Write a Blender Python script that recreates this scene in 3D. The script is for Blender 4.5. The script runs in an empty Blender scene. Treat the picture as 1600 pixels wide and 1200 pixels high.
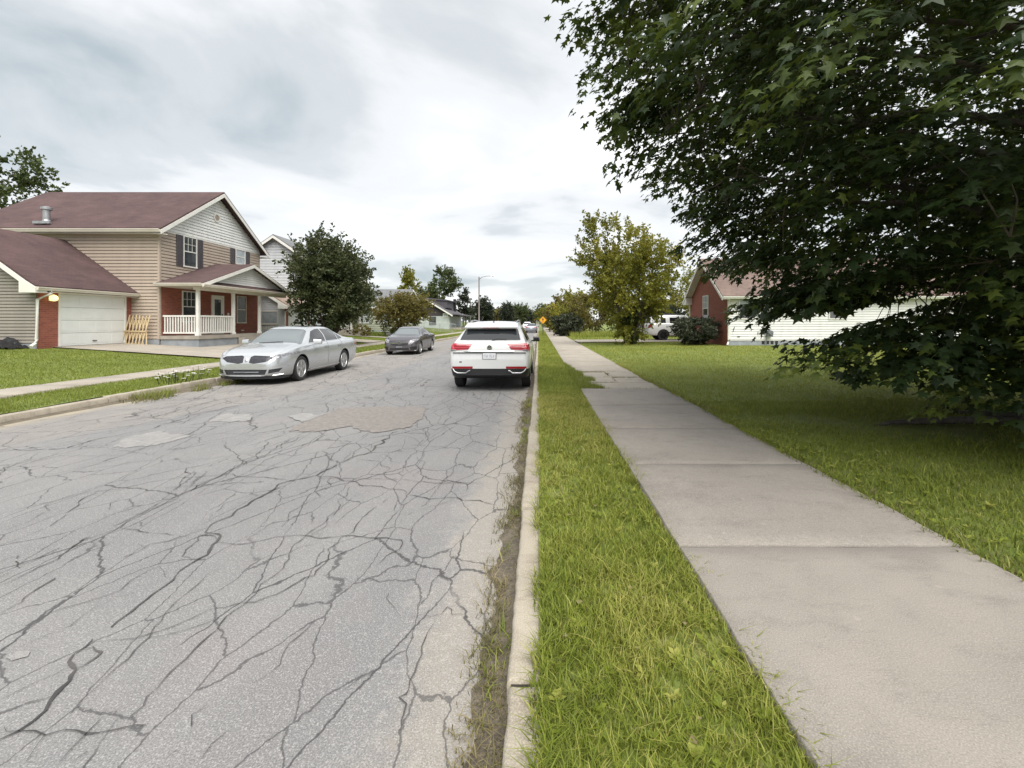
import bpy, bmesh, math, random
import numpy as np
from mathutils import Vector, Matrix

D = bpy.data
SC = bpy.context.scene
COL = SC.collection
R = math.radians

# ------------------------------------------------------------------ camera
cam = D.cameras.new('camera')
cam.sensor_width = 36.0
cam.lens = 15.75
cam.shift_x = -42 / 1600
cam.shift_y = -97 / 1600
cam.clip_start = 0.05
cam.clip_end = 5000
co = D.objects.new('camera', cam)
COL.objects.link(co)
co.location = (0, 0, 1.68)
co.rotation_euler = (R(90), 0, 0)
SC.camera = co
SC.render.resolution_x, SC.render.resolution_y = 1024, 768

# ------------------------------------------------------------------ light
SC.view_settings.view_transform = 'Standard'
SC.view_settings.look = 'None'
SC.view_settings.gamma = 1
SC.view_settings.use_curve_mapping = False
SC.view_settings.exposure = 1.98
SUN_EL, SUN_AZ = 57.0, 158.0           # azimuth from +Y towards +X
sd = D.lights.new('sun', 'SUN')
sd.energy = 1.25
sd.angle = R(55)
sd.color = (1.0, 0.965, 0.91)
so = D.objects.new('sun', sd)
COL.objects.link(so)
_d = Vector((math.cos(R(SUN_EL)) * math.sin(R(SUN_AZ)), math.cos(R(SUN_EL)) * math.cos(R(SUN_AZ)), math.sin(R(SUN_EL))))
so.rotation_euler = _d.to_track_quat('Z', 'Y').to_euler()
so.location = _d * 60

world = D.worlds.new('World')
SC.world = world
world.use_nodes = True
wn, wl = world.node_tree.nodes, world.node_tree.links
wn.clear()
w_out = wn.new('ShaderNodeOutputWorld')
w_mix = wn.new('ShaderNodeMixShader')
w_sky = wn.new('ShaderNodeTexSky')
w_sky.sky_type = 'NISHITA'
w_sky.sun_disc = False
w_sky.sun_elevation = R(SUN_EL)
w_sky.sun_rotation = R(SUN_AZ)
w_bg1 = wn.new('ShaderNodeBackground')
w_bg1.inputs['Strength'].default_value = 0.06
wl.new(w_sky.outputs[0], w_bg1.inputs['Color'])
w_bg2 = wn.new('ShaderNodeBackground')
w_bg2.inputs['Strength'].default_value = 1.0
SKY_OFF = (3.1, 7.7, 0.0)
tc = wn.new('ShaderNodeTexCoord')
sx = wn.new('ShaderNodeSeparateXYZ'); wl.new(tc.outputs['Generated'], sx.inputs[0])


def wmath(op, a, b=None):
    n = wn.new('ShaderNodeMath'); n.operation = op
    for i, v in enumerate((a, b)):
        if v is None:
            continue
        if isinstance(v, (int, float)):
            n.inputs[i].default_value = v
        else:
            wl.new(v, n.inputs[i])
    return n.outputs[0]


zz = wmath('ADD', wmath('MAXIMUM', sx.outputs[2], 0.0), 0.16)
cb = wn.new('ShaderNodeCombineXYZ')
wl.new(wmath('ADD', wmath('DIVIDE', sx.outputs[0], zz), SKY_OFF[0]), cb.inputs[0])
wl.new(wmath('ADD', wmath('DIVIDE', sx.outputs[1], zz), SKY_OFF[1]), cb.inputs[1])


def wnoise(scale, detail, rough, dist):
    n = wn.new('ShaderNodeTexNoise')
    n.inputs['Scale'].default_value = scale
    n.inputs['Detail'].default_value = detail
    n.inputs['Roughness'].default_value = rough
    n.inputs['Distortion'].default_value = dist
    wl.new(cb.outputs[0], n.inputs['Vector'])
    return n.outputs[0]


n_big = wnoise(0.42, 2, 0.4, 0.25)
n_mid = wnoise(1.15, 6, 0.52, 0.35)
w_sum = wmath('ADD', wmath('MULTIPLY', n_big, 0.52), wmath('MULTIPLY', n_mid, 0.48))
rp = wn.new('ShaderNodeValToRGB')
wl.new(w_sum, rp.inputs[0])
cr = rp.color_ramp
cr.interpolation = 'EASE'
cr.elements[0].position = 0.36; cr.elements[0].color = (0.130, 0.148, 0.157, 1)
cr.elements[1].position = 0.61; cr.elements[1].color = (0.325, 0.325, 0.322, 1)
e = cr.elements.new(0.435); e.color = (0.190, 0.200, 0.205, 1)
e = cr.elements.new(0.495); e.color = (0.246, 0.250, 0.253, 1)
wl.new(rp.outputs[0], w_bg2.inputs['Color'])
w_mix.inputs[0].default_value = 0.93
wl.new(w_bg1.outputs[0], w_mix.inputs[1])
wl.new(w_bg2.outputs[0], w_mix.inputs[2])
wl.new(w_mix.outputs[0], w_out.inputs[0])

SC.cycles.max_bounces = 8
SC.cycles.use_denoising = True

# ------------------------------------------------------------------ helpers


class MB:
    """collects vertices and faces of one mesh"""
    def __init__(s):
        s.v, s.f = [], []

    def add(s, vs, fs):
        b = len(s.v)
        s.v += [tuple(p) for p in vs]
        s.f += [tuple(i + b for i in f) for f in fs]

    def box(s, x0, x1, y0, y1, z0, z1):
        s.add([(x0, y0, z0), (x1, y0, z0), (x1, y1, z0), (x0, y1, z0), (x0, y0, z1), (x1, y0, z1), (x1, y1, z1), (x0, y1, z1)],
              [(3, 2, 1, 0), (4, 5, 6, 7), (0, 1, 5, 4), (1, 2, 6, 5), (2, 3, 7, 6), (3, 0, 4, 7)])

    def poly(s, pts):
        s.add(pts, [tuple(range(len(pts)))])

    def prism(s, pts, vec):
        n = len(pts)
        v = Vector(vec)
        top = [tuple(Vector(p) + v) for p in pts]
        fs = [tuple(range(n))[::-1], tuple(range(n, 2 * n))]
        fs += [(i, (i + 1) % n, n + (i + 1) % n, n + i) for i in range(n)]
        s.add(list(pts) + top, fs)

    def tube(s, path, rad, n=8, cap=True):
        P = [Vector(p) for p in path]
        if not hasattr(rad, '__len__'):
            rad = [rad] * len(P)
        rings = []
        ref = Vector((0.13, 0.21, 0.97))
        for i, p in enumerate(P):
            t = (P[min(i + 1, len(P) - 1)] - P[max(i - 1, 0)]).normalized()
            a = t.cross(ref)
            if a.length < 0.05:
                a = t.cross(Vector((1, 0, 0)))
            a.normalize()
            b = t.cross(a)
            rings.append([tuple(p + (a * math.cos(k * 2 * math.pi / n) + b * math.sin(k * 2 * math.pi / n)) * rad[i]) for k in range(n)])
        vs = [q for r_ in rings for q in r_]
        fs = []
        for i in range(len(P) - 1):
            for k in range(n):
                fs.append((i * n + k, i * n + (k + 1) % n, (i + 1) * n + (k + 1) % n, (i + 1) * n + k))
        if cap:
            fs.append(tuple(range(n))[::-1])
            fs.append(tuple((len(P) - 1) * n + k for k in range(n)))
        s.add(vs, fs)

    def lathe(s, prof, n, c=(0, 0, 0), axis='x'):
        """prof: (offset along the axis, radius)"""
        vs, fs = [], []
        for (a, r_) in prof:
            for k in range(n):
                t = k * 2 * math.pi / n
                q = (a, r_ * math.cos(t), r_ * math.sin(t))
                if axis == 'y':
                    q = (q[1], q[0], q[2])
                if axis == 'z':
                    q = (q[1], q[2], q[0])
                vs.append((q[0] + c[0], q[1] + c[1], q[2] + c[2]))
        for i in range(len(prof) - 1):
            for k in range(n):
                fs.append((i * n + k, i * n + (k + 1) % n, (i + 1) * n + (k + 1) % n, (i + 1) * n + k))
        fs.append(tuple(range(n)))
        fs.append(tuple((len(prof) - 1) * n + k for k in range(n))[::-1])
        s.add(vs, fs)

    def build(s, name, mat, parent=None, smooth=None, bevel=0, world=True, recalc=True):
        m = D.meshes.new(name)
        off = Vector((0, 0, 0))
        if parent is not None and world:
            r_ = parent
            while r_.parent:
                r_ = r_.parent
            off = r_.location
        m.from_pydata([(p[0] - off[0], p[1] - off[1], p[2] - off[2]) for p in s.v], [], s.f)
        bm = bmesh.new(); bm.from_mesh(m)
        if recalc:
            bmesh.ops.recalc_face_normals(bm, faces=bm.faces[:])
        if bevel:
            bmesh.ops.bevel(bm, geom=bm.edges[:], offset=bevel, segments=2, affect='EDGES', clamp_overlap=True)
        bm.to_mesh(m); bm.free()
        if smooth is not None:
            m.polygons.foreach_set('use_smooth', [True] * len(m.polygons))
            m.set_sharp_from_angle(angle=R(smooth))
        m.materials.append(mat)
        o = D.objects.new(name, m)
        COL.objects.link(o)
        if parent is not None:
            o.parent = parent
        return o


def fast_mesh(name, V, F, mat, attrs=None, parent=None, smooth=False):
    """V (n,3); F list of index arrays (m,k); attrs: name -> per-point floats"""
    m = D.meshes.new(name)
    V = np.asarray(V, np.float32)
    if not isinstance(F, (list, tuple)):
        F = [F]
    m.vertices.add(len(V))
    m.vertices.foreach_set('co', V.ravel())
    loops = np.concatenate([f.ravel() for f in F]).astype(np.int32)
    tot = np.concatenate([np.full(len(f), f.shape[1], np.int32) for f in F])
    start = np.concatenate([[0], np.cumsum(tot)[:-1]]).astype(np.int32)
    m.loops.add(len(loops))
    m.loops.foreach_set('vertex_index', loops)
    m.polygons.add(len(tot))
    m.polygons.foreach_set('loop_start', start)
    m.polygons.foreach_set('loop_total', tot)
    if smooth:
        m.polygons.foreach_set('use_smooth', np.ones(len(tot), bool))
    m.update(calc_edges=True)
    for k, a in (attrs or {}).items():
        at = m.attributes.new(k, 'FLOAT', 'POINT')
        at.data.foreach_set('value', np.asarray(a, np.float32))
    m.materials.append(mat)
    o = D.objects.new(name, m)
    COL.objects.link(o)
    if parent is not None:
        o.parent = parent
    return o


def thing(name, label, cat, loc=(0, 0, 0), rotz=0, group=None):
    o = D.objects.new(name, None)
    o.empty_display_size = 0.2
    COL.objects.link(o)
    o.location = loc
    o.rotation_euler = (0, 0, rotz)
    o['label'] = label; o['category'] = cat
    if group:
        o['group'] = group
    return o


def tag(o, label, cat=None, group=None, kind=None):
    if label: o['label'] = label
    if cat: o['category'] = cat
    if group: o['group'] = group
    if kind: o['kind'] = kind
    return o


def structure(o, label=None):
    o['kind'] = 'structure'
    if label: o['label'] = label
    return o


def vnoise(x, y, seed=0):
    """smooth value noise 0..1"""
    x = np.asarray(x, float); y = np.asarray(y, float)
    xi = np.floor(x).astype(np.int64); yi = np.floor(y).astype(np.int64)
    fx = x - xi; fy = y - yi
    fx = fx * fx * (3 - 2 * fx); fy = fy * fy * (3 - 2 * fy)

    def h(a, b):
        n = (a * 374761393 + b * 668265263 + seed * 974711) & 0x7fffffff
        n = (n ^ (n >> 13)) * 1274126177 & 0x7fffffff
        n = (n ^ (n >> 16)) & 0xffff
        return n / 65535.0
    return (h(xi, yi) * (1 - fx) + h(xi + 1, yi) * fx) * (1 - fy) + (h(xi, yi + 1) * (1 - fx) + h(xi + 1, yi + 1) * fx) * fy


def ground_z(x, y):
    """height of the lawns"""
    x = np.asarray(x, float)
    z = np.where(x > 2.8, 0.19 + np.clip(x - 2.8, 0, 12) * 0.008, 0.175)
    z = np.where(x < -11.9, 0.19 + np.clip(-11.9 - x, 0, 10.5) * 0.064, z)
    return z


# ------------------------------------------------------------------ materials
class Nodes:
    def __init__(s, name):
        s.m = D.materials.new(name)
        s.m.use_nodes = True
        s.t = s.m.node_tree
        s.n = s.t.nodes
        s.l = s.t.links
        s.p = s.n['Principled BSDF']
        s.out = s.n['Material Output']

    def node(s, typ, **kw):
        n = s.n.new(typ)
        for k, v in kw.items():
            setattr(n, k, v)
        return n

    def put(s, sock, v):
        if isinstance(v, bpy.types.NodeSocket):
            s.l.new(v, sock)
        elif isinstance(v, (tuple, list)) and len(v) == 3 and sock.type == 'RGBA':
            sock.default_value = (*v, 1)
        else:
            sock.default_value = v

    def math(s, op, a, b=0.0, clamp=False):
        n = s.node('ShaderNodeMath', operation=op, use_clamp=clamp)
        s.put(n.inputs[0], a); s.put(n.inputs[1], b)
        return n.outputs[0]

    def pos(s):
        if not hasattr(s, '_pos'):
            s._pos = s.node('ShaderNodeNewGeometry').outputs['Position']
        return s._pos

    def xyz(s):
        if not hasattr(s, '_xyz'):
            n = s.node('ShaderNodeSeparateXYZ'); s.l.new(s.pos(), n.inputs[0])
            s._xyz = n.outputs
        return s._xyz

    def vec(s, x, y, z):
        n = s.node('ShaderNodeCombineXYZ')
        for i, v in enumerate((x, y, z)):
            s.put(n.inputs[i], v)
        return n.outputs[0]

    def noise(s, scale, detail=3, rough=0.55, dist=0.0, vec=None):
        n = s.node('ShaderNodeTexNoise')
        s.put(n.inputs['Vector'], vec if vec is not None else s.pos())
        n.inputs['Scale'].default_value = scale
        n.inputs['Detail'].default_value = detail
        n.inputs['Roughness'].default_value = rough
        n.inputs['Distortion'].default_value = dist
        return n.outputs[0]

    def ramp(s, fac, stops, interp='LINEAR'):
        n = s.node('ShaderNodeValToRGB')
        s.put(n.inputs[0], fac)
        c = n.color_ramp
        c.interpolation = interp
        while len(c.elements) < len(stops):
            c.elements.new(0.5)
        for el, (p, col) in zip(c.elements, stops):
            el.position = p
            el.color = (*col, 1) if len(col) == 3 else col
        return n.outputs[0]

    def step(s, v, a, b):
        n = s.node('ShaderNodeMapRange', interpolation_type='SMOOTHSTEP')
        s.put(n.inputs[0], v)
        s.put(n.inputs[1], a); s.put(n.inputs[2], b)
        return n.outputs[0]

    def mix(s, f, a, b, mode='MIX'):
        n = s.node('ShaderNodeMix', data_type='RGBA', blend_type=mode)
        s.put(n.inputs[0], f)
        s.put(n.inputs[6], a); s.put(n.inputs[7], b)
        return n.outputs[2]

    def bump(s, h, strength=0.3, dist=0.01):
        n = s.node('ShaderNodeBump')
        s.put(n.inputs['Height'], h)
        n.inputs['Strength'].default_value = strength
        n.inputs['Distance'].default_value = dist
        s.l.new(n.outputs[0], s.p.inputs['Normal'])

    def done(s, col=None, rough=None, **kw):
        if col is not None: s.put(s.p.inputs['Base Color'], col)
        if rough is not None: s.put(s.p.inputs['Roughness'], rough)
        for k, v in kw.items():
            s.put(s.p.inputs[k.replace('_', ' ')], v)
        return s.m


def siding_mat(name, c):
    """boards of slightly different tone, rain streaks and grime towards the ground"""
    g = Nodes(name)
    x, y, z = g.xyz()
    st = g.noise(1.0, 4, 0.6, vec=g.vec(g.math('MULTIPLY', g.math('ADD', x, y), 3.5), 0.0, g.math('MULTIPLY', z, 0.22)))
    bd = g.node('ShaderNodeTexWhiteNoise', noise_dimensions='2D')
    g.put(bd.inputs['Vector'], g.vec(g.math('FLOOR', g.math('DIVIDE', z, 0.155)), g.math('FLOOR', g.math('DIVIDE', g.math('ADD', x, y), 3.66)), 0.0))
    col = g.mix(g.math('MULTIPLY', g.step(st, 0.42, 0.72), 0.42), c, tuple(v * 0.74 for v in c))
    col = g.mix(g.math('MULTIPLY', bd.outputs[0], 0.28), col, tuple(v * 0.80 for v in c))
    col = g.mix(g.math('MULTIPLY', g.step(g.noise(0.5, 4, 0.6), 0.45, 0.7), 0.35), col, tuple(min(.85, v * 1.10) for v in c))
    return g.done(col, 0.6)


def speckled(name, c1, c2, scale=3.0, rough=0.75, bump=0.0, bscale=60, bdist=0.004, fine=None, **kw):
    """two tones mixed by noise, with fine relief"""
    g = Nodes(name)
    tcn = g.node('ShaderNodeTexCoord').outputs['Object']
    a = g.noise(scale, 5, 0.6, vec=tcn)
    col = g.mix(g.step(a, 0.3, 0.7), c1, c2)
    if fine:
        f = g.noise(fine[0], 2, 0.6, vec=tcn)
        col = g.mix(g.step(f, 0.35, 0.65), col, fine[1], 'MIX') if len(fine) == 2 else g.mix(g.math('MULTIPLY', g.step(f, 0.4, 0.65), fine[2]), col, fine[1])
    if bump:
        g.bump(g.noise(bscale, 4, 0.6, vec=tcn), bump, bdist)
    return g.done(col, rough, **kw)


def plain(name, c, rough=0.5, **kw):
    return Nodes(name).done(c, rough, **kw)


M = {}
M['white_trim'] = speckled('white_trim', (0.74, 0.73, 0.69), (0.66, 0.65, 0.60), 2.0, 0.5)
M['cream_trim'] = speckled('cream_trim', (0.66, 0.62, 0.54), (0.58, 0.54, 0.46), 2.0, 0.55)
M['tan_siding'] = siding_mat('tan_siding', (0.43, 0.355, 0.288))
M['drab_siding'] = siding_mat('drab_siding', (0.285, 0.258, 0.222))
M['white_siding'] = siding_mat('white_siding', (0.80, 0.80, 0.78))
M['grey_siding'] = siding_mat('grey_siding', (0.60, 0.62, 0.64))
M['green_siding'] = siding_mat('green_siding', (0.50, 0.53, 0.42))
M['pale_block'] = speckled('pale_block', (0.46, 0.50, 0.48), (0.38, 0.42, 0.41), 1.5, 0.8)
M['dark_shake'] = speckled('dark_shake', (0.035, 0.03, 0.034), (0.06, 0.052, 0.056), 4, 0.8)
M['shutter'] = plain('shutter', (0.075, 0.066, 0.072), 0.5)
M['foundation'] = speckled('foundation', (0.30, 0.32, 0.34), (0.22, 0.24, 0.26), 2.5, 0.9, 0.3, 30)
M['porch_concrete'] = speckled('porch_concrete', (0.36, 0.32, 0.27), (0.27, 0.245, 0.21), 2.5, 0.9, 0.3, 40)
M['galvanised'] = speckled('galvanised', (0.42, 0.43, 0.44), (0.32, 0.33, 0.34), 6, 0.4, Metallic=0.7)
M['grey_metal'] = speckled('grey_metal', (0.22, 0.23, 0.24), (0.16, 0.17, 0.18), 6, 0.5, Metallic=0.4)
M['pole_metal'] = speckled('pole_metal', (0.20, 0.165, 0.15), (0.15, 0.125, 0.115), 1.5, 0.6)
M['raw_wood'] = speckled('raw_wood', (0.58, 0.46, 0.28), (0.50, 0.38, 0.21), 9, 0.7)
M['black_plastic'] = plain('black_plastic', (0.012, 0.012, 0.014), 0.35)
M['window_glass'] = speckled('window_glass', (0.035, 0.042, 0.048), (0.09, 0.10, 0.105), 1.6, 0.04, IOR=1.55)
M['curtained_glass'] = speckled('curtained_glass', (0.40, 0.44, 0.46), (0.30, 0.34, 0.36), 3.0, 0.06, IOR=1.55)
M['screen_glass'] = speckled('screen_glass', (0.10, 0.10, 0.115), (0.14, 0.14, 0.15), 8.0, 0.25)
M['bark'] = speckled('bark', (0.085, 0.066, 0.05), (0.042, 0.034, 0.027), 7, 0.9, 0.8, 25, 0.02)
M['grey_bark'] = speckled('grey_bark', (0.13, 0.115, 0.10), (0.07, 0.06, 0.052), 7, 0.9, 0.8, 25, 0.02)
M['rubber'] = speckled('rubber', (0.018, 0.018, 0.019), (0.026, 0.025, 0.024), 12, 0.8)
M['alloy'] = plain('alloy', (0.62, 0.63, 0.64), 0.28, Metallic=0.85)
M['dark_alloy'] = plain('dark_alloy', (0.10, 0.10, 0.105), 0.35, Metallic=0.8)
M['chrome'] = plain('chrome', (0.75, 0.76, 0.77), 0.12, Metallic=1.0)
M['black_trim'] = plain('black_trim', (0.016, 0.016, 0.018), 0.45)
M['red_lens'] = plain('red_lens', (0.42, 0.006, 0.024), 0.12, Coat_Weight=0.8)
M['dark_red_lens'] = plain('dark_red_lens', (0.26, 0.012, 0.02), 0.18)
M['clear_lens'] = speckled('clear_lens', (0.36, 0.36, 0.38), (0.09, 0.09, 0.10), 16, 0.08, Coat_Weight=0.8)
M['plate_white'] = plain('plate_white', (0.72, 0.73, 0.76), 0.4)
M['plate_ink'] = plain('plate_ink', (0.30, 0.31, 0.36), 0.5)
M['sign_yellow'] = speckled('sign_yellow', (0.85, 0.40, 0.02), (0.75, 0.34, 0.02), 3, 0.4)
M['sign_black'] = plain('sign_black', (0.02, 0.018, 0.015), 0.5)
M['dark_grille'] = speckled('dark_grille', (0.03, 0.03, 0.035), (0.07, 0.07, 0.08), 40, 0.35, Metallic=0.4)


def car_paint(name, c, metallic=0.0, rough=0.3, fl=None):
    g = Nodes(name)
    tcn = g.node('ShaderNodeTexCoord').outputs['Object']
    n = g.noise(2.2, 5, 0.65, vec=tcn)
    z = g.node('ShaderNodeSeparateXYZ'); g.l.new(tcn, z.inputs[0])
    dirt = g.math('MULTIPLY', g.step(z.outputs[2], 0.62, 0.18), g.math('ADD', 0.15, g.math('MULTIPLY', n, 0.6)), True)
    col = g.mix(dirt, c, (0.16, 0.14, 0.12))
    rr = g.math('ADD', rough, g.math('MULTIPLY', dirt, 0.5))
    return g.done(col, rr, Metallic=metallic, Coat_Weight=0.7, Coat_Roughness=0.06)


M['white_paint'] = car_paint('white_paint', (0.64, 0.65, 0.65), 0, 0.3)
M['silver_paint'] = car_paint('silver_paint', (0.56, 0.58, 0.60), 0.6, 0.22)
M['black_paint'] = car_paint('black_paint', (0.085, 0.080, 0.090), 0.35, 0.25)
M['grey_paint'] = car_paint('grey_paint', (0.30, 0.32, 0.36), 0.4, 0.3)
M['car_glass'] = plain('car_glass', (0.10, 0.12, 0.125), 0.02, IOR=2.6)
M['tinted_glass'] = plain('tinted_glass', (0.022, 0.025, 0.028), 0.03, IOR=1.75)
M['dark_car_glass'] = plain('dark_car_glass', (0.012, 0.013, 0.015), 0.04, IOR=1.5)


def brick_mat():
    g = Nodes('red_brick')
    x, y, z = g.xyz()
    v = g.vec(g.math('ADD', x, y), z, 0.0)
    b = g.node('ShaderNodeTexBrick')
    g.put(b.inputs['Vector'], v)
    b.inputs['Scale'].default_value = 1.0
    b.inputs['Brick Width'].default_value = 0.215
    b.inputs['Row Height'].default_value = 0.076
    b.inputs['Mortar Size'].default_value = 0.006
    b.inputs['Color1'].default_value = (0.275, 0.085, 0.052, 1)
    b.inputs['Color2'].default_value = (0.175, 0.05, 0.036, 1)
    b.inputs['Mortar'].default_value = (0.26, 0.15, 0.12, 1)
    col = g.mix(g.math('MULTIPLY', g.noise(1.3, 5), 0.5), b.outputs[0], (0.30, 0.088, 0.055))
    g.bump(b.outputs[1], -0.5, 0.006)
    return g.done(col, 0.85)


def shingle_mat(name, c1, c2, c3):
    g = Nodes(name)
    x, y, z = g.xyz()
    v = g.vec(g.math('ADD', x, y), g.math('MULTIPLY', z, 1.85), 0.0)
    b = g.node('ShaderNodeTexBrick')
    g.put(b.inputs['Vector'], v)
    b.inputs['Scale'].default_value = 1.0
    b.inputs['Brick Width'].default_value = 0.33
    b.inputs['Row Height'].default_value = 0.145
    b.inputs['Mortar Size'].default_value = 0.009
    b.inputs['Color1'].default_value = (*c1, 1)
    b.inputs['Color2'].default_value = (*c2, 1)
    b.inputs['Mortar'].default_value = (*c3, 1)
    n = g.noise(5.0, 6, 0.7)
    n2 = g.noise(0.7, 5, 0.7)
    col = g.mix(g.math('MULTIPLY', g.step(n, 0.35, 0.7), 0.4), b.outputs[0], c1)
    col = g.mix(g.math('MULTIPLY', g.step(n2, 0.42, 0.7), 0.6), col, tuple(v * 1.35 for v in c1))
    col = g.mix(g.math('MULTIPLY', g.step(n2, 0.45, 0.25), 0.5), col, c3)
    g.bump(b.outputs[1], -0.6, 0.008)
    return g.done(col, 0.95)


M['brick'] = brick_mat()
M['red_shingle'] = shingle_mat('red_shingle', (0.084, 0.050, 0.049), (0.060, 0.036, 0.036), (0.055, 0.028, 0.028))
M['tan_shingle'] = shingle_mat('tan_shingle', (0.30, 0.225, 0.18), (0.23, 0.17, 0.14), (0.12, 0.09, 0.075))
M['brown_shingle'] = shingle_mat('brown_shingle', (0.165, 0.118, 0.10), (0.13, 0.094, 0.082), (0.11, 0.07, 0.06))
M['grey_shingle'] = shingle_mat('grey_shingle', (0.17, 0.175, 0.18), (0.13, 0.135, 0.14), (0.07, 0.07, 0.075))
M['slate_shingle'] = shingle_mat('slate_shingle', (0.10, 0.095, 0.105), (0.075, 0.07, 0.08), (0.04, 0.04, 0.045))


def foliage(name, dark, mid, light, trans=0.32, rough=0.55):
    g = Nodes(name)
    a = g.node('ShaderNodeAttribute', attribute_name='tint').outputs['Fac']
    col = g.ramp(a, [(0.0, dark), (0.5, mid), (1.0, light)])
    g.done(col, rough)
    g.p.inputs['Specular IOR Level'].default_value = 0.35
    tr = g.node('ShaderNodeBsdfTranslucent')
    g.l.new(g.mix(0.5, col, light), tr.inputs[0])
    mx = g.node('ShaderNodeMixShader')
    mx.inputs[0].default_value = trans
    g.l.new(g.p.outputs[0], mx.inputs[1]); g.l.new(tr.outputs[0], mx.inputs[2])
    g.l.new(mx.outputs[0], g.out.inputs[0])
    return g.m


M['maple'] = foliage('maple_leaf', (0.011, 0.021, 0.008), (0.029, 0.053, 0.016), (0.15, 0.19, 0.034), 0.26, 0.5)
M['dark_leaf'] = foliage('dark_leaf', (0.024, 0.035, 0.014), (0.052, 0.072, 0.025), (0.125, 0.115, 0.048), 0.26)
M['yellow_leaf'] = foliage('yellow_leaf', (0.085, 0.100, 0.018), (0.185, 0.195, 0.028), (0.34, 0.29, 0.04), 0.40)
M['olive_leaf'] = foliage('olive_leaf', (0.065, 0.058, 0.020), (0.14, 0.115, 0.028), (0.21, 0.19, 0.035), 0.3)
M['mid_leaf'] = foliage('mid_leaf', (0.030, 0.042, 0.016), (0.060, 0.080, 0.026), (0.12, 0.15, 0.04), 0.28)
M['deep_leaf'] = foliage('deep_leaf', (0.016, 0.022, 0.014), (0.030, 0.040, 0.022), (0.06, 0.07, 0.035), 0.22)
M['juniper'] = foliage('juniper_leaf', (0.026, 0.034, 0.020), (0.048, 0.058, 0.034), (0.085, 0.095, 0.05), 0.15)
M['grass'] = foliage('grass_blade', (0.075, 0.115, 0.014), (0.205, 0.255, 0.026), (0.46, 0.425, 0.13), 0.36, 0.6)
M['dry_grass'] = foliage('dry_grass_blade', (0.075, 0.085, 0.022), (0.20, 0.17, 0.075), (0.36, 0.30, 0.17), 0.3, 0.7)
M['flower'] = plain('flower_white', (0.75, 0.74, 0.70), 0.6)
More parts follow.
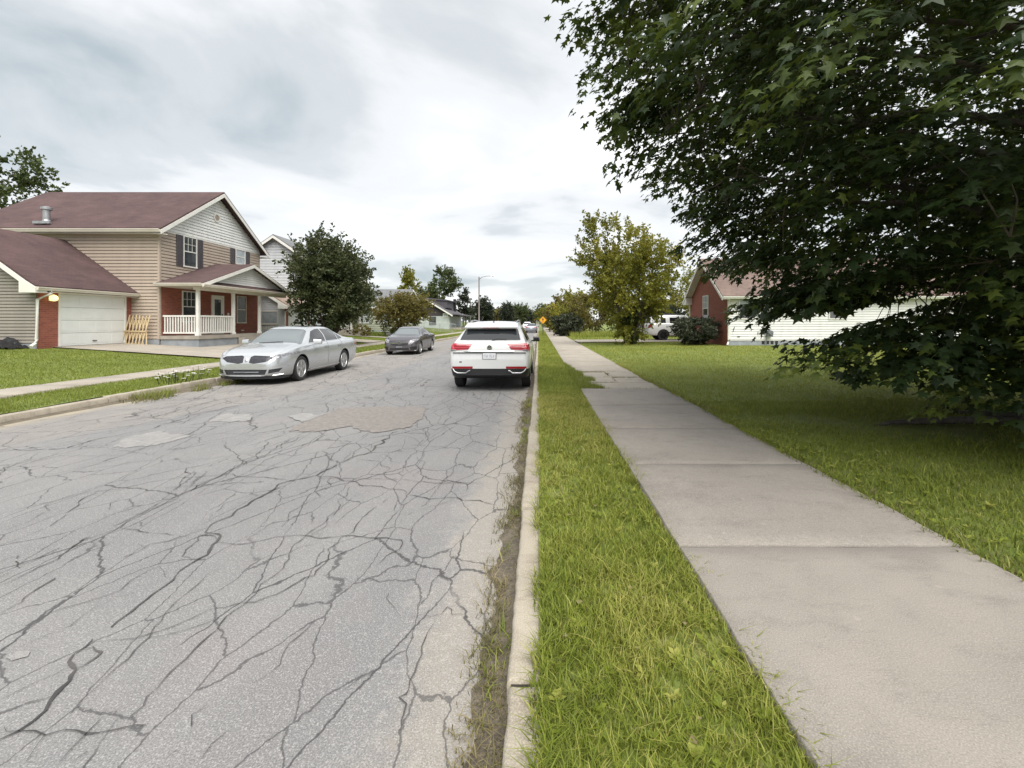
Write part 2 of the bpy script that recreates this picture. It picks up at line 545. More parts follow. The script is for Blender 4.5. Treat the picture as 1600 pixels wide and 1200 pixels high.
CRACKS = [
    (0.026, [(-2.16,1.79),(-2.13,1.83),(-2.13,1.93),(-2.19,2.09),(-2.23,2.16),(-2.31,2.21),(-2.34,2.31),(-2.33,2.41),(-2.35,2.6),(-2.37,2.79),(-2.4,2.96),(-2.41,3.11),(-2.44,3.33),(-2.45,3.41),(-2.71,3.71),(-2.65,3.87),(-2.67,4.1),(-2.69,4.63),(-2.61,4.73),(-2.43,4.89),(-2.37,5.19),(-2.29,5.6),(-2.16,5.82),(-2.22,6.34),(-2.12,7.08),(-1.88,7.45)]),
    (0.014, [(-2.45,3.41),(-2.58,3.52),(-2.66,3.52),(-2.6,3.3),(-2.45,3.16)]),
    (0.018, [(-2.23,2.16),(-2.21,2.2),(-2.22,2.27),(-2.3,2.31),(-2.32,2.28)]),
    (0.014, [(-3.42,2.84),(-3.42,3.02),(-3.46,3.3),(-3.49,3.61),(-3.48,3.74),(-3.48,3.98),(-3.48,4.3),(-3.49,4.58),(-3.46,4.95),(-3.52,5.38),(-3.54,6.07),(-3.45,6.64)]),
    (0.01, [(-3.56,2.96),(-3.55,3.21),(-3.49,3.47),(-3.41,3.64),(-3.45,4.1),(-3.53,4.63),(-3.47,5.07),(-3.48,5.82),(-3.48,6.5)]),
    (0.013, [(-3.09,2.57),(-3.09,2.68),(-3.15,2.86),(-3.12,2.98),(-2.96,3.14),(-2.93,3.38),(-2.77,3.52),(-2.69,3.67)]),
    (0.011, [(-4.7,3.91),(-4.53,4.18),(-4.49,4.35),(-4.23,4.48),(-4.08,4.68),(-3.69,4.84),(-3.39,4.95),(-2.79,4.78),(-2.61,4.73)]),
    (0.011, [(-2.39,1.99),(-2.34,2.08),(-2.29,2.19)]),
    (0.013, [(-2.22,1.85),(-2.13,1.84),(-2.0,1.82),(-1.84,1.82),(-1.73,1.85),(-1.63,1.86)]),
    (0.009, [(-1.78,1.7),(-1.74,1.85),(-1.75,2.0),(-1.76,2.23),(-1.75,2.44),(-1.75,2.65),(-1.78,2.86),(-1.77,3.16),(-1.83,3.47),(-1.81,3.64),(-1.89,4.22),(-1.91,4.58)]),
    (0.007, [(-1.95,1.7),(-2.0,1.82),(-2.03,2.0),(-2.03,2.1),(-2.04,2.23),(-2.07,2.38),(-2.13,2.55),(-2.18,2.86),(-2.15,3.07)]),
    (0.01, [(-1.82,1.7),(-1.84,1.82),(-1.85,1.9)]),
    (0.009, [(-2.32,2.34),(-2.2,2.37),(-2.09,2.4),(-1.98,2.5),(-1.93,2.6),(-1.76,2.67),(-1.65,2.72),(-1.57,2.84),(-1.49,2.96),(-1.48,3.11),(-1.55,3.3),(-1.54,3.49),(-1.47,3.58),(-1.51,3.84),(-1.47,4.06),(-1.42,4.3)]),
    (0.01, [(-2.45,3.41),(-2.24,3.38),(-2.06,3.49),(-1.83,3.52),(-1.46,3.51),(-1.18,3.48),(-1.06,3.44),(-1.03,3.3),(-1.09,3.21),(-1.11,3.09)]),
    (0.013, [(-2.43,4.89),(-2.05,4.73),(-1.7,4.58),(-1.38,4.48),(-1.29,4.35),(-1.04,4.24),(-0.78,4.28),(-0.48,4.14),(-0.39,4.1)]),
    (0.014, [(-0.73,2.54),(-0.61,2.54),(-0.54,2.63),(-0.5,2.57),(-0.4,2.54)]),
    (0.012, [(-0.58,2.51),(-0.6,2.31),(-0.59,2.14),(-0.59,2.04),(-0.62,2.0),(-0.58,1.91),(-0.57,1.85),(-0.57,1.82)]),
    (0.006, [(-0.92,1.94),(-0.88,2.04),(-0.82,2.17)]),
    (0.008, [(-1.43,1.72),(-1.42,1.79),(-1.48,1.91),(-1.45,1.96)]),
    (0.006, [(-1.51,2.52),(-1.42,2.59),(-1.42,2.73),(-1.39,2.81)]),
    (0.006, [(-1.22,2.72),(-1.17,2.9),(-1.21,3.07)]),
    (0.007, [(-1.32,2.08),(-1.27,2.19),(-1.3,2.33),(-1.25,2.52)]),
    (0.008, [(-1.3,1.72),(-1.28,1.83),(-1.18,1.95)]),
    (0.006, [(-1.0,2.94),(-0.92,2.72),(-0.79,2.55)]),
    (0.008, [(-1.97,5.67),(-1.78,5.38),(-1.55,5.19),(-1.43,4.84)]),
    (0.008, [(-1.52,5.6),(-1.35,5.19),(-1.32,4.78)]),
    (0.013, [(-3.77,6.74),(-3.85,6.44),(-3.62,5.82),(-3.87,5.52),(-4.03,5.13),(-3.85,4.95),(-3.75,4.68),(-3.62,4.35)]),
    (0.009, [(-3.22,6.44),(-2.57,6.16),(-2.08,5.99),(-1.58,6.07),(-1.09,5.99),(-0.59,5.67)]),
    (0.009, [(-1.79,9.41),(-1.48,7.2),(-1.59,6.96),(-1.9,7.08)]),
    (0.011, [(-3.77,3.14),(-3.73,3.21),(-3.53,3.05),(-3.54,2.94)]),
    (0.008, [(-4.04,3.36),(-4.0,3.58),(-4.16,3.98),(-4.32,4.44),(-4.32,4.58)]),
    (0.007, [(-4.31,3.58),(-4.32,3.84),(-4.54,4.22)]),
    (0.007, [(-3.99,4.3),(-3.65,3.77)]),
    (0.009, [(-3.41,3.64),(-3.1,3.55),(-2.72,3.49)]),
    (0.006, [(-2.9,2.41),(-2.83,2.5),(-2.75,2.65),(-2.61,2.79),(-2.65,2.9),(-2.61,3.07),(-2.45,2.94)]),
    (0.006, [(-2.67,2.31),(-2.58,2.47),(-2.56,2.72),(-2.47,2.82)]),
    (0.008, [(-3.87,5.52),(-3.43,5.25),(-2.99,5.13),(-2.81,5.25)]),
    (0.008, [(-2.43,4.89),(-2.33,5.38),(-2.43,5.82)]),
    (0.007, [(-2.97,4.78),(-2.8,4.39),(-2.9,4.14),(-2.76,3.77)]),
    (0.007, [(-2.26,5.52),(-1.91,5.38),(-1.41,4.58)]),
    (0.007, [(-2.25,4.84),(-2.1,4.3),(-2.17,4.06),(-2.09,3.64)]),
    (0.006, [(-1.58,6.07),(-1.91,6.54),(-2.25,6.64)]),
    (0.02, [(-7.06,5.87),(-6.27,5.95),(-6.33,6.34),(-6.09,6.85),(-6.22,8.16),(-5.92,9.41)]),
    (0.007, [(-1.8,3.52),(-1.79,3.98),(-1.73,4.39)]),
    (0.007, [(-1.32,4.3),(-1.29,3.98),(-1.39,3.91)]),
    (0.006, [(-2.07,2.38),(-1.88,2.47),(-1.81,2.59)]),
]
PATCH_GRAVEL = [(-3.92,7.15),(-3.94,7.54),(-3.95,7.97),(-3.85,8.77),(-3.18,8.87),(-2.45,8.81),(-2.18,8.77),(-2.07,8.22),(-2.01,7.67),(-2.06,7.25),(-2.18,7.03),(-2.46,6.87),(-2.7,6.91),(-3.04,7.15),(-3.3,7.0),(-3.45,6.87),(-3.76,6.94)]
PATCH_PALE = [(-4.45,7.97),(-4.36,8.15),(-3.99,8.09),(-3.85,8.41),(-3.83,8.72),(-3.84,8.28),(-3.93,7.97),(-3.96,7.54),(-4.23,7.67)]
PATCH_W1 = [(-5.73,6.07),(-5.91,6.34),(-6.0,6.64),(-5.82,6.85),(-5.39,6.78),(-5.1,6.58),(-5.19,6.34),(-5.26,6.02),(-5.48,5.95)]
PATCH_W2 = [(-5.69,7.86),(-5.71,8.16),(-5.27,8.22),(-4.93,7.66),(-5.13,7.5),(-5.47,7.58)]
PATCH_W3 = [(-2.66,2.25),(-2.65,2.28),(-2.58,2.27),(-2.55,2.23),(-2.6,2.21)]

# ------------------------------------------------------------------ ground, road, kerbs, pavements
def asphalt():
    g = Nodes('asphalt')
    x, y, z = g.xyz()
    big = g.noise(0.35, 4, 0.55)
    mid = g.noise(2.2, 5, 0.65)
    fine = g.noise(140, 2, 0.7)
    agg = g.node('ShaderNodeTexVoronoi'); agg.inputs['Scale'].default_value = 190
    g.l.new(g.pos(), agg.inputs['Vector'])
    base = g.mix(g.step(big, 0.35, 0.65), (0.150, 0.148, 0.150), (0.188, 0.184, 0.180))
    base = g.mix(g.math('MULTIPLY', g.step(mid, 0.45, 0.75), 0.45), base, (0.135, 0.133, 0.138))
    # tyre-polished long streaks
    st = g.noise(1.0, 3, 0.5, vec=g.vec(g.math('MULTIPLY', x, 1.6), g.math('MULTIPLY', y, 0.07), 0.0))
    base = g.mix(g.math('MULTIPLY', g.step(st, 0.45, 0.7), 0.35), base, (0.225, 0.222, 0.218))
    # reddish old surface showing in places
    rd = g.noise(0.55, 3, 0.5, vec=g.vec(g.math('ADD', x, 31.0), y, 4.0))
    base = g.mix(g.math('MULTIPLY', g.step(rd, 0.58, 0.72), 0.35), base, (0.225, 0.178, 0.172))
    # parking strip along the far kerb: tan
    edge = g.math('ADD', g.math('SUBTRACT', x, g.math('MULTIPLY', g.math('MINIMUM', y, 12.0), 0.33)), g.math('MULTIPLY', g.math('SUBTRACT', mid, 0.5), 0.5))
    park = g.step(edge, -8.95, -9.25)
    tan = g.mix(g.step(g.noise(1.2, 5, 0.7), 0.35, 0.65), (0.235, 0.215, 0.19), (0.175, 0.162, 0.15))
    base = g.mix(g.math('MULTIPLY', park, 0.85), base, tan)
    # sandy silt beside the far kerb
    e2 = g.math('ADD', x, g.math('MULTIPLY', g.noise(0.9, 4, 0.6), 1.1))
    base = g.mix(g.math('MULTIPLY', g.step(e2, -7.72, -8.25), 0.85), base, (0.36, 0.30, 0.19))
    # worn pale edge beside the near kerb
    e3 = g.math('ADD', x, g.math('MULTIPLY', g.math('SUBTRACT', g.noise(2.4, 5, 0.7), 0.5), 0.75))
    base = g.mix(g.math('MULTIPLY', g.step(e3, -0.78, -0.45), 0.75), base, (0.285, 0.255, 0.215))
    lump = g.math('MULTIPLY', g.step(g.noise(16, 4, 0.75), 0.52, 0.66), g.step(e3, -1.0, -0.55))
    base = g.mix(g.math('MULTIPLY', lump, 0.5), base, (0.37, 0.34, 0.30))
    # aggregate
    base = g.mix(g.math('MULTIPLY', g.step(fine, 0.42, 0.72), 0.55), base, (0.34, 0.335, 0.33))
    base = g.mix(g.math('MULTIPLY', g.step(fine, 0.5, 0.28), 0.55), base, (0.075, 0.075, 0.08))
    sp = g.node('ShaderNodeSeparateColor'); g.l.new(agg.outputs['Color'], sp.inputs[0])
    base = g.mix(g.math('MULTIPLY', g.step(sp.outputs[0], 0.84, 0.90), 0.4), base, (0.44, 0.43, 0.42))
    # hairline net of cracks
    wv = g.node('ShaderNodeTexNoise'); wv.inputs['Scale'].default_value = 3.0; wv.inputs['Detail'].default_value = 6; wv.inputs['Roughness'].default_value = 0.65
    g.l.new(g.pos(), wv.inputs['Vector'])
    wob = g.node('ShaderNodeVectorMath', operation='SCALE'); g.l.new(wv.outputs['Color'], wob.inputs[0]); wob.inputs['Scale'].default_value = 0.16
    ad = g.node('ShaderNodeVectorMath', operation='ADD')
    g.l.new(g.vec(g.math('MULTIPLY', x, 1.35), g.math('MULTIPLY', y, 0.6), 0.0), ad.inputs[0]); g.l.new(wob.outputs[0], ad.inputs[1])
    for sc_, wd, am in ((0.85, 0.0085, 0.85), (1.9, 0.015, 0.7)):
        vo = g.node('ShaderNodeTexVoronoi', feature='DISTANCE_TO_EDGE'); vo.inputs['Scale'].default_value = sc_
        g.l.new(ad.outputs[0], vo.inputs['Vector'])
        k = g.math('MULTIPLY', g.step(vo.outputs['Distance'], wd, wd * 0.25), g.step(g.noise(0.8, 3, 0.6, vec=g.vec(g.math('ADD', x, sc_ * 9), y, 2.0)), 0.36, 0.47))
        base = g.mix(g.math('MULTIPLY', k, am), base, (0.045, 0.043, 0.045))
    g.bump(g.math('ADD', g.math('MULTIPLY', fine, 0.7), g.math('MULTIPLY', mid, 0.5)), 0.5, 0.006)
    return g.done(base, 0.9)


def concrete(name, c1, c2, stain):
    g = Nodes(name)
    x, y, z = g.xyz()
    a = g.noise(0.9, 5, 0.6)
    b = g.noise(7, 5, 0.7)
    f = g.noise(140, 2, 0.7)
    brush = g.noise(1.0, 2, 0.5, vec=g.vec(g.math('MULTIPLY', x, 3.0), g.math('MULTIPLY', y, 160.0), 0.0))
    col = g.mix(g.step(a, 0.35, 0.65), c1, c2)
    col = g.mix(g.math('MULTIPLY', g.step(b, 0.5, 0.75), 0.45), col, stain)
    s2 = g.noise(2.2, 6, 0.7, vec=g.vec(g.math('ADD', x, 7.0), g.math('MULTIPLY', y, 2.4), 0.0))
    col = g.mix(g.math('MULTIPLY', g.step(s2, 0.50, 0.68), 0.6), col, stain)
    s3 = g.noise(0.55, 6, 0.72, vec=g.vec(g.math('ADD', x, 3.0), y, 8.0))
    col = g.mix(g.math('MULTIPLY', g.step(s3, 0.50, 0.66), 0.5), col, tuple(v * 0.85 for v in stain))
    col = g.mix(g.math('MULTIPLY', g.step(f, 0.48, 0.68), 0.55), col, tuple(min(0.6, v * 1.45) for v in c1))
    col = g.mix(g.math('MULTIPLY', g.step(f, 0.45, 0.28), 0.6), col, tuple(v * 0.5 for v in c1))
    pop = g.node('ShaderNodeTexVoronoi'); pop.inputs['Scale'].default_value = 17
    g.l.new(g.pos(), pop.inputs['Vector'])
    spc = g.node('ShaderNodeSeparateColor'); g.l.new(pop.outputs['Color'], spc.inputs[0])
    pm = g.math('MULTIPLY', g.step(spc.outputs[0], 0.955, 0.97), g.step(pop.outputs['Distance'], 0.34, 0.2))
    col = g.mix(g.math('MULTIPLY', pm, 0.22), col, tuple(min(0.6, v * 1.5) for v in c1))
    g.bump(g.math('ADD', g.math('MULTIPLY', brush, 0.5), g.math('ADD', f, g.math('MULTIPLY', b, 0.6))), 0.35, 0.004)
    return g.done(col, 0.9)


def soil(name, c1, c2, c3, scale):
    g = Nodes(name)
    a = g.noise(scale, 6, 0.7)
    b = g.noise(scale * 9, 4, 0.7)
    col = g.mix(g.step(a, 0.35, 0.65), c1, c2)
    col = g.mix(g.math('MULTIPLY', g.step(b, 0.45, 0.7), 0.6), col, c3)
    g.bump(b, 0.8, 0.02)
    return g.done(col, 0.95)


M['asphalt'] = asphalt()
M['concrete'] = concrete('sidewalk_concrete', (0.270, 0.245, 0.215), (0.232, 0.210, 0.186), (0.178, 0.159, 0.142))
M['pale_concrete'] = concrete('pale_concrete', (0.335, 0.300, 0.25), (0.285, 0.255, 0.215), (0.23, 0.20, 0.165))
M['kerb'] = concrete('kerb_concrete', (0.37, 0.33, 0.265), (0.30, 0.265, 0.212), (0.20, 0.165, 0.13))
M['lawn'] = soil('lawn_soil', (0.105, 0.145, 0.024), (0.155, 0.195, 0.034), (0.20, 0.19, 0.075), 0.8)
M['far_ground'] = soil('far_ground', (0.07, 0.095, 0.018), (0.10, 0.115, 0.028), (0.12, 0.11, 0.045), 0.05)
M['dirt'] = soil('gutter_dirt', (0.155, 0.13, 0.095), (0.085, 0.072, 0.055), (0.25, 0.21, 0.145), 6)
M['joint'] = plain('joint_dirt', (0.035, 0.03, 0.024), 0.95)
M['crack'] = speckled('crack_fill', (0.042, 0.040, 0.041), (0.095, 0.090, 0.086), 3, 0.95)
M['gravel'] = soil('exposed_aggregate', (0.215, 0.198, 0.182), (0.29, 0.265, 0.245), (0.14, 0.128, 0.122), 12)
M['pale_patch'] = soil('pale_patch', (0.255, 0.250, 0.243), (0.315, 0.308, 0.30), (0.20, 0.195, 0.19), 5)
M['bare'] = soil('bare_earth', (0.13, 0.105, 0.07), (0.095, 0.085, 0.05), (0.17, 0.14, 0.09), 5)

sk = MB(); sk.poly([(-2500, -600, -0.35), (2500, -600, -0.35), (2500, 3500, -0.35), (-2500, 3500, -0.35)])
structure(sk.build('ground', M['far_ground']))
sk = MB(); sk.poly([(-8.85, -6, 0), (-0.12, -6, 0), (-0.12, 420, 0), (-8.85, 420, 0)])
road = structure(sk.build('road', M['asphalt']))


def grid_sheet(name, mat, x0, x1, nx, y0, y1, ny, zf, ypow=1.0):
    xs = np.linspace(x0, x1, nx + 1)
    ys = y0 + (y1 - y0) * np.linspace(0, 1, ny + 1) ** ypow
    X, Y = np.meshgrid(xs, ys)
    Z = zf(X, Y)
    V = np.stack([X.ravel(), Y.ravel(), Z.ravel()], 1)
    i = np.arange(ny)[:, None] * (nx + 1) + np.arange(nx)[None, :]
    F = np.stack([i, i + 1, i + nx + 2, i + nx + 1], -1).reshape(-1, 4)
    return fast_mesh(name, V, F, mat, smooth=True)


def lumpy(X, Y):
    return ground_z(X, Y) + 0.022 * (vnoise(X * 1.1, Y * 1.1, 3) - 0.5) + 0.05 * (vnoise(X * 0.27, Y * 0.27, 5) - 0.5) * np.clip(np.minimum(np.abs(X - 2.8), np.abs(X + 11.9)) / 2.0, 0, 1)


structure(grid_sheet('lawn_right', M['lawn'], 2.79, 90, 220, -6, 420, 320, lambda X, Y: lumpy(X, Y) - 0.03, 2.0))
structure(grid_sheet('lawn_left', M['lawn'], -90, -11.89, 200, -6, 420, 320, lambda X, Y: lumpy(X, Y) - 0.03, 2.0))
structure(grid_sheet('verge_right', M['lawn'], 0.0, 0.96, 8, -6, 420, 300, lambda X, Y: 0.135 + 0.02 * vnoise(X * 2, Y * 2, 2), 2.0))
structure(grid_sheet('verge_left', M['lawn'], -10.72, -8.96, 8, -6, 420, 300, lambda X, Y: 0.13 + 0.03 * vnoise(X * 2, Y * 2, 2), 2.0))


def slab_mesh(x0, x1, y0, y1, z0, z1, bev=0.012, nx=6, ny=8, rag=0.0, seed=0, tilt=0.0):
    """a slab with softened rim, slightly uneven rim if rag"""
    mb = MB()
    xs = np.linspace(x0, x1, nx + 1); ys = np.linspace(y0, y1, ny + 1)
    rnd = random.Random(seed)
    top = {}
    for j, y in enumerate(ys):
        for i, x in enumerate(xs):
            bx = (x0 + bev if i == 0 else x1 - bev if i == nx else x)
            by = (y0 + bev if j == 0 else y1 - bev if j == ny else y)
            q = 0.5 * (vnoise([x * 4.1], [y * 4.1], seed)[0] - 0.5) + 0.9 * (vnoise([x * 15], [y * 15], seed)[0] - 0.5)
            if i in (0, nx):
                bx += q * rag
            if j in (0, ny):
                by += q * rag
            top[i, j] = len(mb.v)
            mb.v.append((bx, by, z1 + (rnd.random() - 0.5) * rag * 0.15 + tilt * (x - x0)))
    for j in range(ny):
        for i in range(nx):
            mb.f.append((top[i, j], top[i + 1, j], top[i + 1, j + 1], top[i, j + 1]))
    ring = [(i, 0) for i in range(nx)] + [(nx, j) for j in range(ny)] + [(i, ny) for i in range(nx, 0, -1)] + [(0, j) for j in range(ny, 0, -1)]
    b = len(mb.v)
    for (i, j) in ring:
        p = mb.v[top[i, j]]
        ox = -1 if i == 0 else 1 if i == nx else 0
        oy = -1 if j == 0 else 1 if j == ny else 0
        mb.v.append((p[0] + ox * bev, p[1] + oy * bev, z1 - bev))
    n = len(ring)
    for k, (i, j) in enumerate(ring):
        p = mb.v[b + k]
        mb.v.append((p[0], p[1], z0))
    for k in range(n):
        k2 = (k + 1) % n
        mb.f.append((b + k, b + k2, top[ring[k2]], top[ring[k]]))
        mb.f.append((b + n + k, b + n + k2, b + k2, b + k))
    return mb


def setting(name):
    o = D.objects.new(name, None)
    COL.objects.link(o)
    o['kind'] = 'structure'
    return o


# near kerb: cast lengths with open joints, worn corners
kr = setting('kerb_right')
ys = [-4.6, -1.5, 1.92, 3.72, 6.6, 9.75]
while ys[-1] < 120:
    ys.append(ys[-1] + 3.05)
for i in range(len(ys) - 1):
    near = ys[i] < 12
    z1 = 0.142 + 0.010 * math.sin(i * 2.3 + 1)
    sx_ = 0.010 * math.sin(i * 1.7)
    slab_mesh(-0.135 + sx_, 0.02 + sx_, ys[i] + 0.013, ys[i + 1] - 0.013, -0.05, z1, 0.016, 3, 60 if near else 8, 0.010 if near else 0.02, i).build('kerb_stone', M['kerb'], kr, smooth=50)
kl = setting('kerb_left')
y = -3.0
i = 0
while y < 130:
    L = 3.05
    if 17.6 < y < 21.0 or 33 < y < 35:      # dropped kerb at the drives
        z1 = 0.05
    else:
        z1 = 0.14
    slab_mesh(-8.99, -8.83, y + 0.007, y + L - 0.007, -0.05, z1 + 0.012 * math.sin(i * 1.9), 0.018, 2, 24 if y < 20 else 6, 0.03, 50 + i).build('kerb_stone', M['kerb'], kl, smooth=50)
    y += L; i += 1

# dirt packed in the open kerb joints
sb = MB(); sb.box(-0.120, 0.005, -4, 60, -0.04, 0.118); structure(sb.build('kerb_bed', M['joint']))
# pavements
sb = MB(); sb.box(0.94, 2.78, -6, 9.96, -0.1, 0.188); sb.box(0.97, 2.72, 9.961, 200, -0.1, 0.163); sb.box(-11.89, -10.71, -6, 200, -0.1, 0.176)
structure(sb.build('pavement_bed', M['joint']))
sr = setting('sidewalk_right')
js = [-4.3, -2.45, -0.62, 1.16, 2.96, 4.68, 6.28, 7.97, 9.95]
for i in range(len(js) - 1):
    slab_mesh(0.93, 2.79, js[i] + 0.011, js[i + 1] - 0.011, -0.05, 0.2 + 0.004 * math.sin(i * 2.1), 0.006, 10, 10, 0.014, 90 + i).build('slab', M['concrete'], sr, smooth=50)
# broken stretch beyond: pieces of uneven level, grass in the joints
brk = [(1.02, 2.76, 9.98, 11.0), (1.00, 1.95, 11.03, 12.3), (1.98, 2.74, 11.05, 12.1), (1.97, 2.75, 12.14, 13.4), (0.98, 1.94, 12.34, 13.4), (0.94, 2.76, 13.44, 15.1)]
for i, (a, b, c, d) in enumerate(brk):
    slab_mesh(a, b, c, d, -0.05, 0.186 + 0.012 * math.sin(i * 2.7), 0.012, 8, 8, 0.07, 120 + i).build('slab', M['pale_concrete'], sr, smooth=50)
y = 15.14
i = 0
while y < 120:
    slab_mesh(0.93, 2.76, y + 0.007, y + 1.80, -0.05, 0.19 + 0.006 * math.sin(i * 1.3), 0.012, 3, 3, 0.03, 140 + i).build('slab', M['pale_concrete'], sr, smooth=50)
    y += 1.82; i += 1
sl = setting('sidewalk_left')
y = -3.0
i = 0
while y < 120:
    slab_mesh(-11.9, -10.7, y + 0.007, y + 1.50, -0.05, 0.19 + 0.005 * math.sin(i * 1.7), 0.012, 3, 3, 0.02, 240 + i).build('slab', M['pale_concrete'], sl, smooth=50)
    y += 1.52; i += 1


def draped(name, mat, x0, x1, nx, y0, y1, ny, dz=0.03):
    return structure(grid_sheet(name, mat, x0, x1, nx, y0, y1, ny, lambda X, Y: lumpy(X, Y) * 0 + ground_z(X, Y) + dz))


draped('driveway', M['pale_concrete'], -19.4, -11.93, 20, 17.75, 21.1, 6)
draped('porch_path', M['pale_concrete'], -17.9, -11.93, 20, 21.16, 25.6, 6, 0.026)
draped('driveway', M['pale_concrete'], -18.1, -11.93, 20, 31.6, 34.6, 6)
draped('driveway', M['pale_concrete'], -18.5, -11.93, 20, 38.8, 40.2, 4)
draped('driveway', M['pale_concrete'], 2.82, 17, 20, 32.2, 36.6, 4, 0.035)
ap = MB()
for (y0, y1) in ((17.9, 21.0), (31.6, 34.6)):
    ap.box(-10.69, -8.80, y0, y1, -0.05, 0.182)
structure(ap.build('driveway_apron', M['pale_concrete']))


def ragged(pts, z, n=16, amp=0.06, seed=1):
    """outline -> finer irregular outline"""
    out = []
    m = len(pts)
    for i in range(m):
        a, b = Vector(pts[i]), Vector(pts[(i + 1) % m])
        for k in range(n):
            p = a.lerp(b, k / n)
            h1 = vnoise([p.x * 4], [p.y * 4], seed)[0] - 0.5 + 0.6 * (vnoise([p.x * 13], [p.y * 13], seed)[0] - 0.5)
            h2 = vnoise([p.x * 4 + 9], [p.y * 4], seed)[0] - 0.5 + 0.6 * (vnoise([p.x * 13 + 5], [p.y * 13], seed)[0] - 0.5)
            out.append((p.x + amp * h1, p.y + 2 * amp * h2, z))
    return out


def sheet(name, pts, z, mat, seed, amp=0.1):
    mb = MB(); mb.poly(ragged(pts, z, 16, amp, seed))
    o = mb.build(name, mat, road, recalc=True)
    bm = bmesh.new(); bm.from_mesh(o.data)
    bmesh.ops.triangulate(bm, faces=bm.faces[:])
    for f in bm.faces:
        if f.normal.z < 0: f.normal_flip()
    bm.to_mesh(o.data); bm.free()
    return o


sheet('patch', PATCH_GRAVEL, 0.0085, M['gravel'], 1, 0.09)['label'] = 'pinkish patch of exposed aggregate'
sheet('patch', PATCH_PALE, 0.0115, M['pale_patch'], 2)
sheet('patch', PATCH_W1, 0.005, M['pale_patch'], 3)['label'] = 'pale oval repair patch'
sheet('patch', PATCH_W2, 0.005, M['pale_patch'], 4)
sheet('patch', PATCH_W3, 0.005, M['pale_patch'], 5, 0.03)


def crack_strip(V, F, pts, w, seed):
    rnd = random.Random(seed)
    fine = []
    for i in range(len(pts) - 1):
        a, b = Vector(pts[i]), Vector(pts[i + 1])
        L = (b - a).length
        n = max(2, min(40, int(L / 0.045)))
        nrm = Vector((-(b - a).y, (b - a).x)).normalized() if L else Vector((1, 0))
        kn = [0.0] + [rnd.uniform(-1, 1) * min(0.07, L * 0.16) for _ in range(max(1, int(L / 0.16)))] + [0.0]
        for k in range(n):
            t = k / n
            p = a.lerp(b, t)
            q = t * (len(kn) - 1); iq = int(q)
            dvt = kn[iq] + (kn[iq + 1] - kn[iq]) * (q - iq) + (rnd.random() - 0.5) * 0.017
            fine.append(p + nrm * dvt)
    fine.append(Vector(pts[-1]))
    b0 = len(V)
    m = len(fine)
    for i, p in enumerate(fine):
        t = fine[min(i + 1, m - 1)] - fine[max(i - 1, 0)]
        if t.length < 1e-6: t = Vector((0, 1))
        nr = Vector((-t.y, t.x)).normalized()
        ww = w * 0.70 * (0.35 + 0.9 * vnoise([p.x * 3 + seed], [p.y * 3], 11)[0]) * (0.45 + 1.1 * rnd.random()) * 0.5
        ww *= min(1.0, 0.3 + min(i, m - 1 - i) / 6)
        V.append((p.x - nr.x * ww, p.y - nr.y * ww, 0.0075)); V.append((p.x + nr.x * ww, p.y + nr.y * ww, 0.0075))
        if i and vnoise([p.x * 9 + seed * 3.1], [p.y * 9], 13)[0] > 0.16:
            F.append((b0 + 2 * i - 2, b0 + 2 * i - 1, b0 + 2 * i + 1, b0 + 2 * i))
    return fine


V, F = [], []
for i, (w, pts) in enumerate(CRACKS):
    crack_strip(V, F, pts, w, i)
rnd = random.Random(5)


def walk(x, y, ang, length, w, depth):
    pts = [(x, y)]
    a = ang
    while length > 0:
        st = rnd.uniform(0.15, 0.4)
        a += (rnd.uniform(-0.8, 0.8) if rnd.random() < 0.3 else rnd.uniform(-0.12, 0.12)) + (ang - a) * 0.35
        x += math.sin(a) * st * 0.8; y += math.cos(a) * st
        length -= st
        if x < -8.6 or x > -0.55: break
        pts.append((x, y))
        if depth and rnd.random() < 0.16:
            walk(x, y, a + rnd.choice((-1, 1)) * rnd.uniform(0.6, 1.5), rnd.uniform(0.3, 1.6), w * 0.7, depth - 1)
    if len(pts) > 1:
        crack_strip(V, F, pts, w, rnd.randint(0, 9999))


for k in range(34):
    walk(rnd.uniform(-8.2, -1.0), rnd.uniform(3.5, 13) , rnd.gauss(0.0, 0.45), rnd.uniform(0.8, 4.5), rnd.uniform(0.005, 0.012), 2)
for k in range(46):
    walk(rnd.uniform(-6.5, -0.8), rnd.uniform(9, 30), rnd.gauss(0.0, 0.35), rnd.uniform(1.5, 7), rnd.uniform(0.008, 0.018), 2)
for k in range(40):
    walk(rnd.uniform(-8.0, -1.5), rnd.uniform(3, 28), rnd.choice((-1, 1)) * rnd.uniform(1.2, 1.8), rnd.uniform(0.6, 3), rnd.uniform(0.006, 0.013), 1)
Va = np.array(V)
Fa = np.array(F)
up = np.cross(Va[Fa[:, 1]] - Va[Fa[:, 0]], Va[Fa[:, 2]] - Va[Fa[:, 0]])[:, 2] < 0
Fa[up] = Fa[up][:, ::-1]
o = fast_mesh('crack', Va, Fa, M['crack'], parent=road)
o['kind'] = 'stuff'

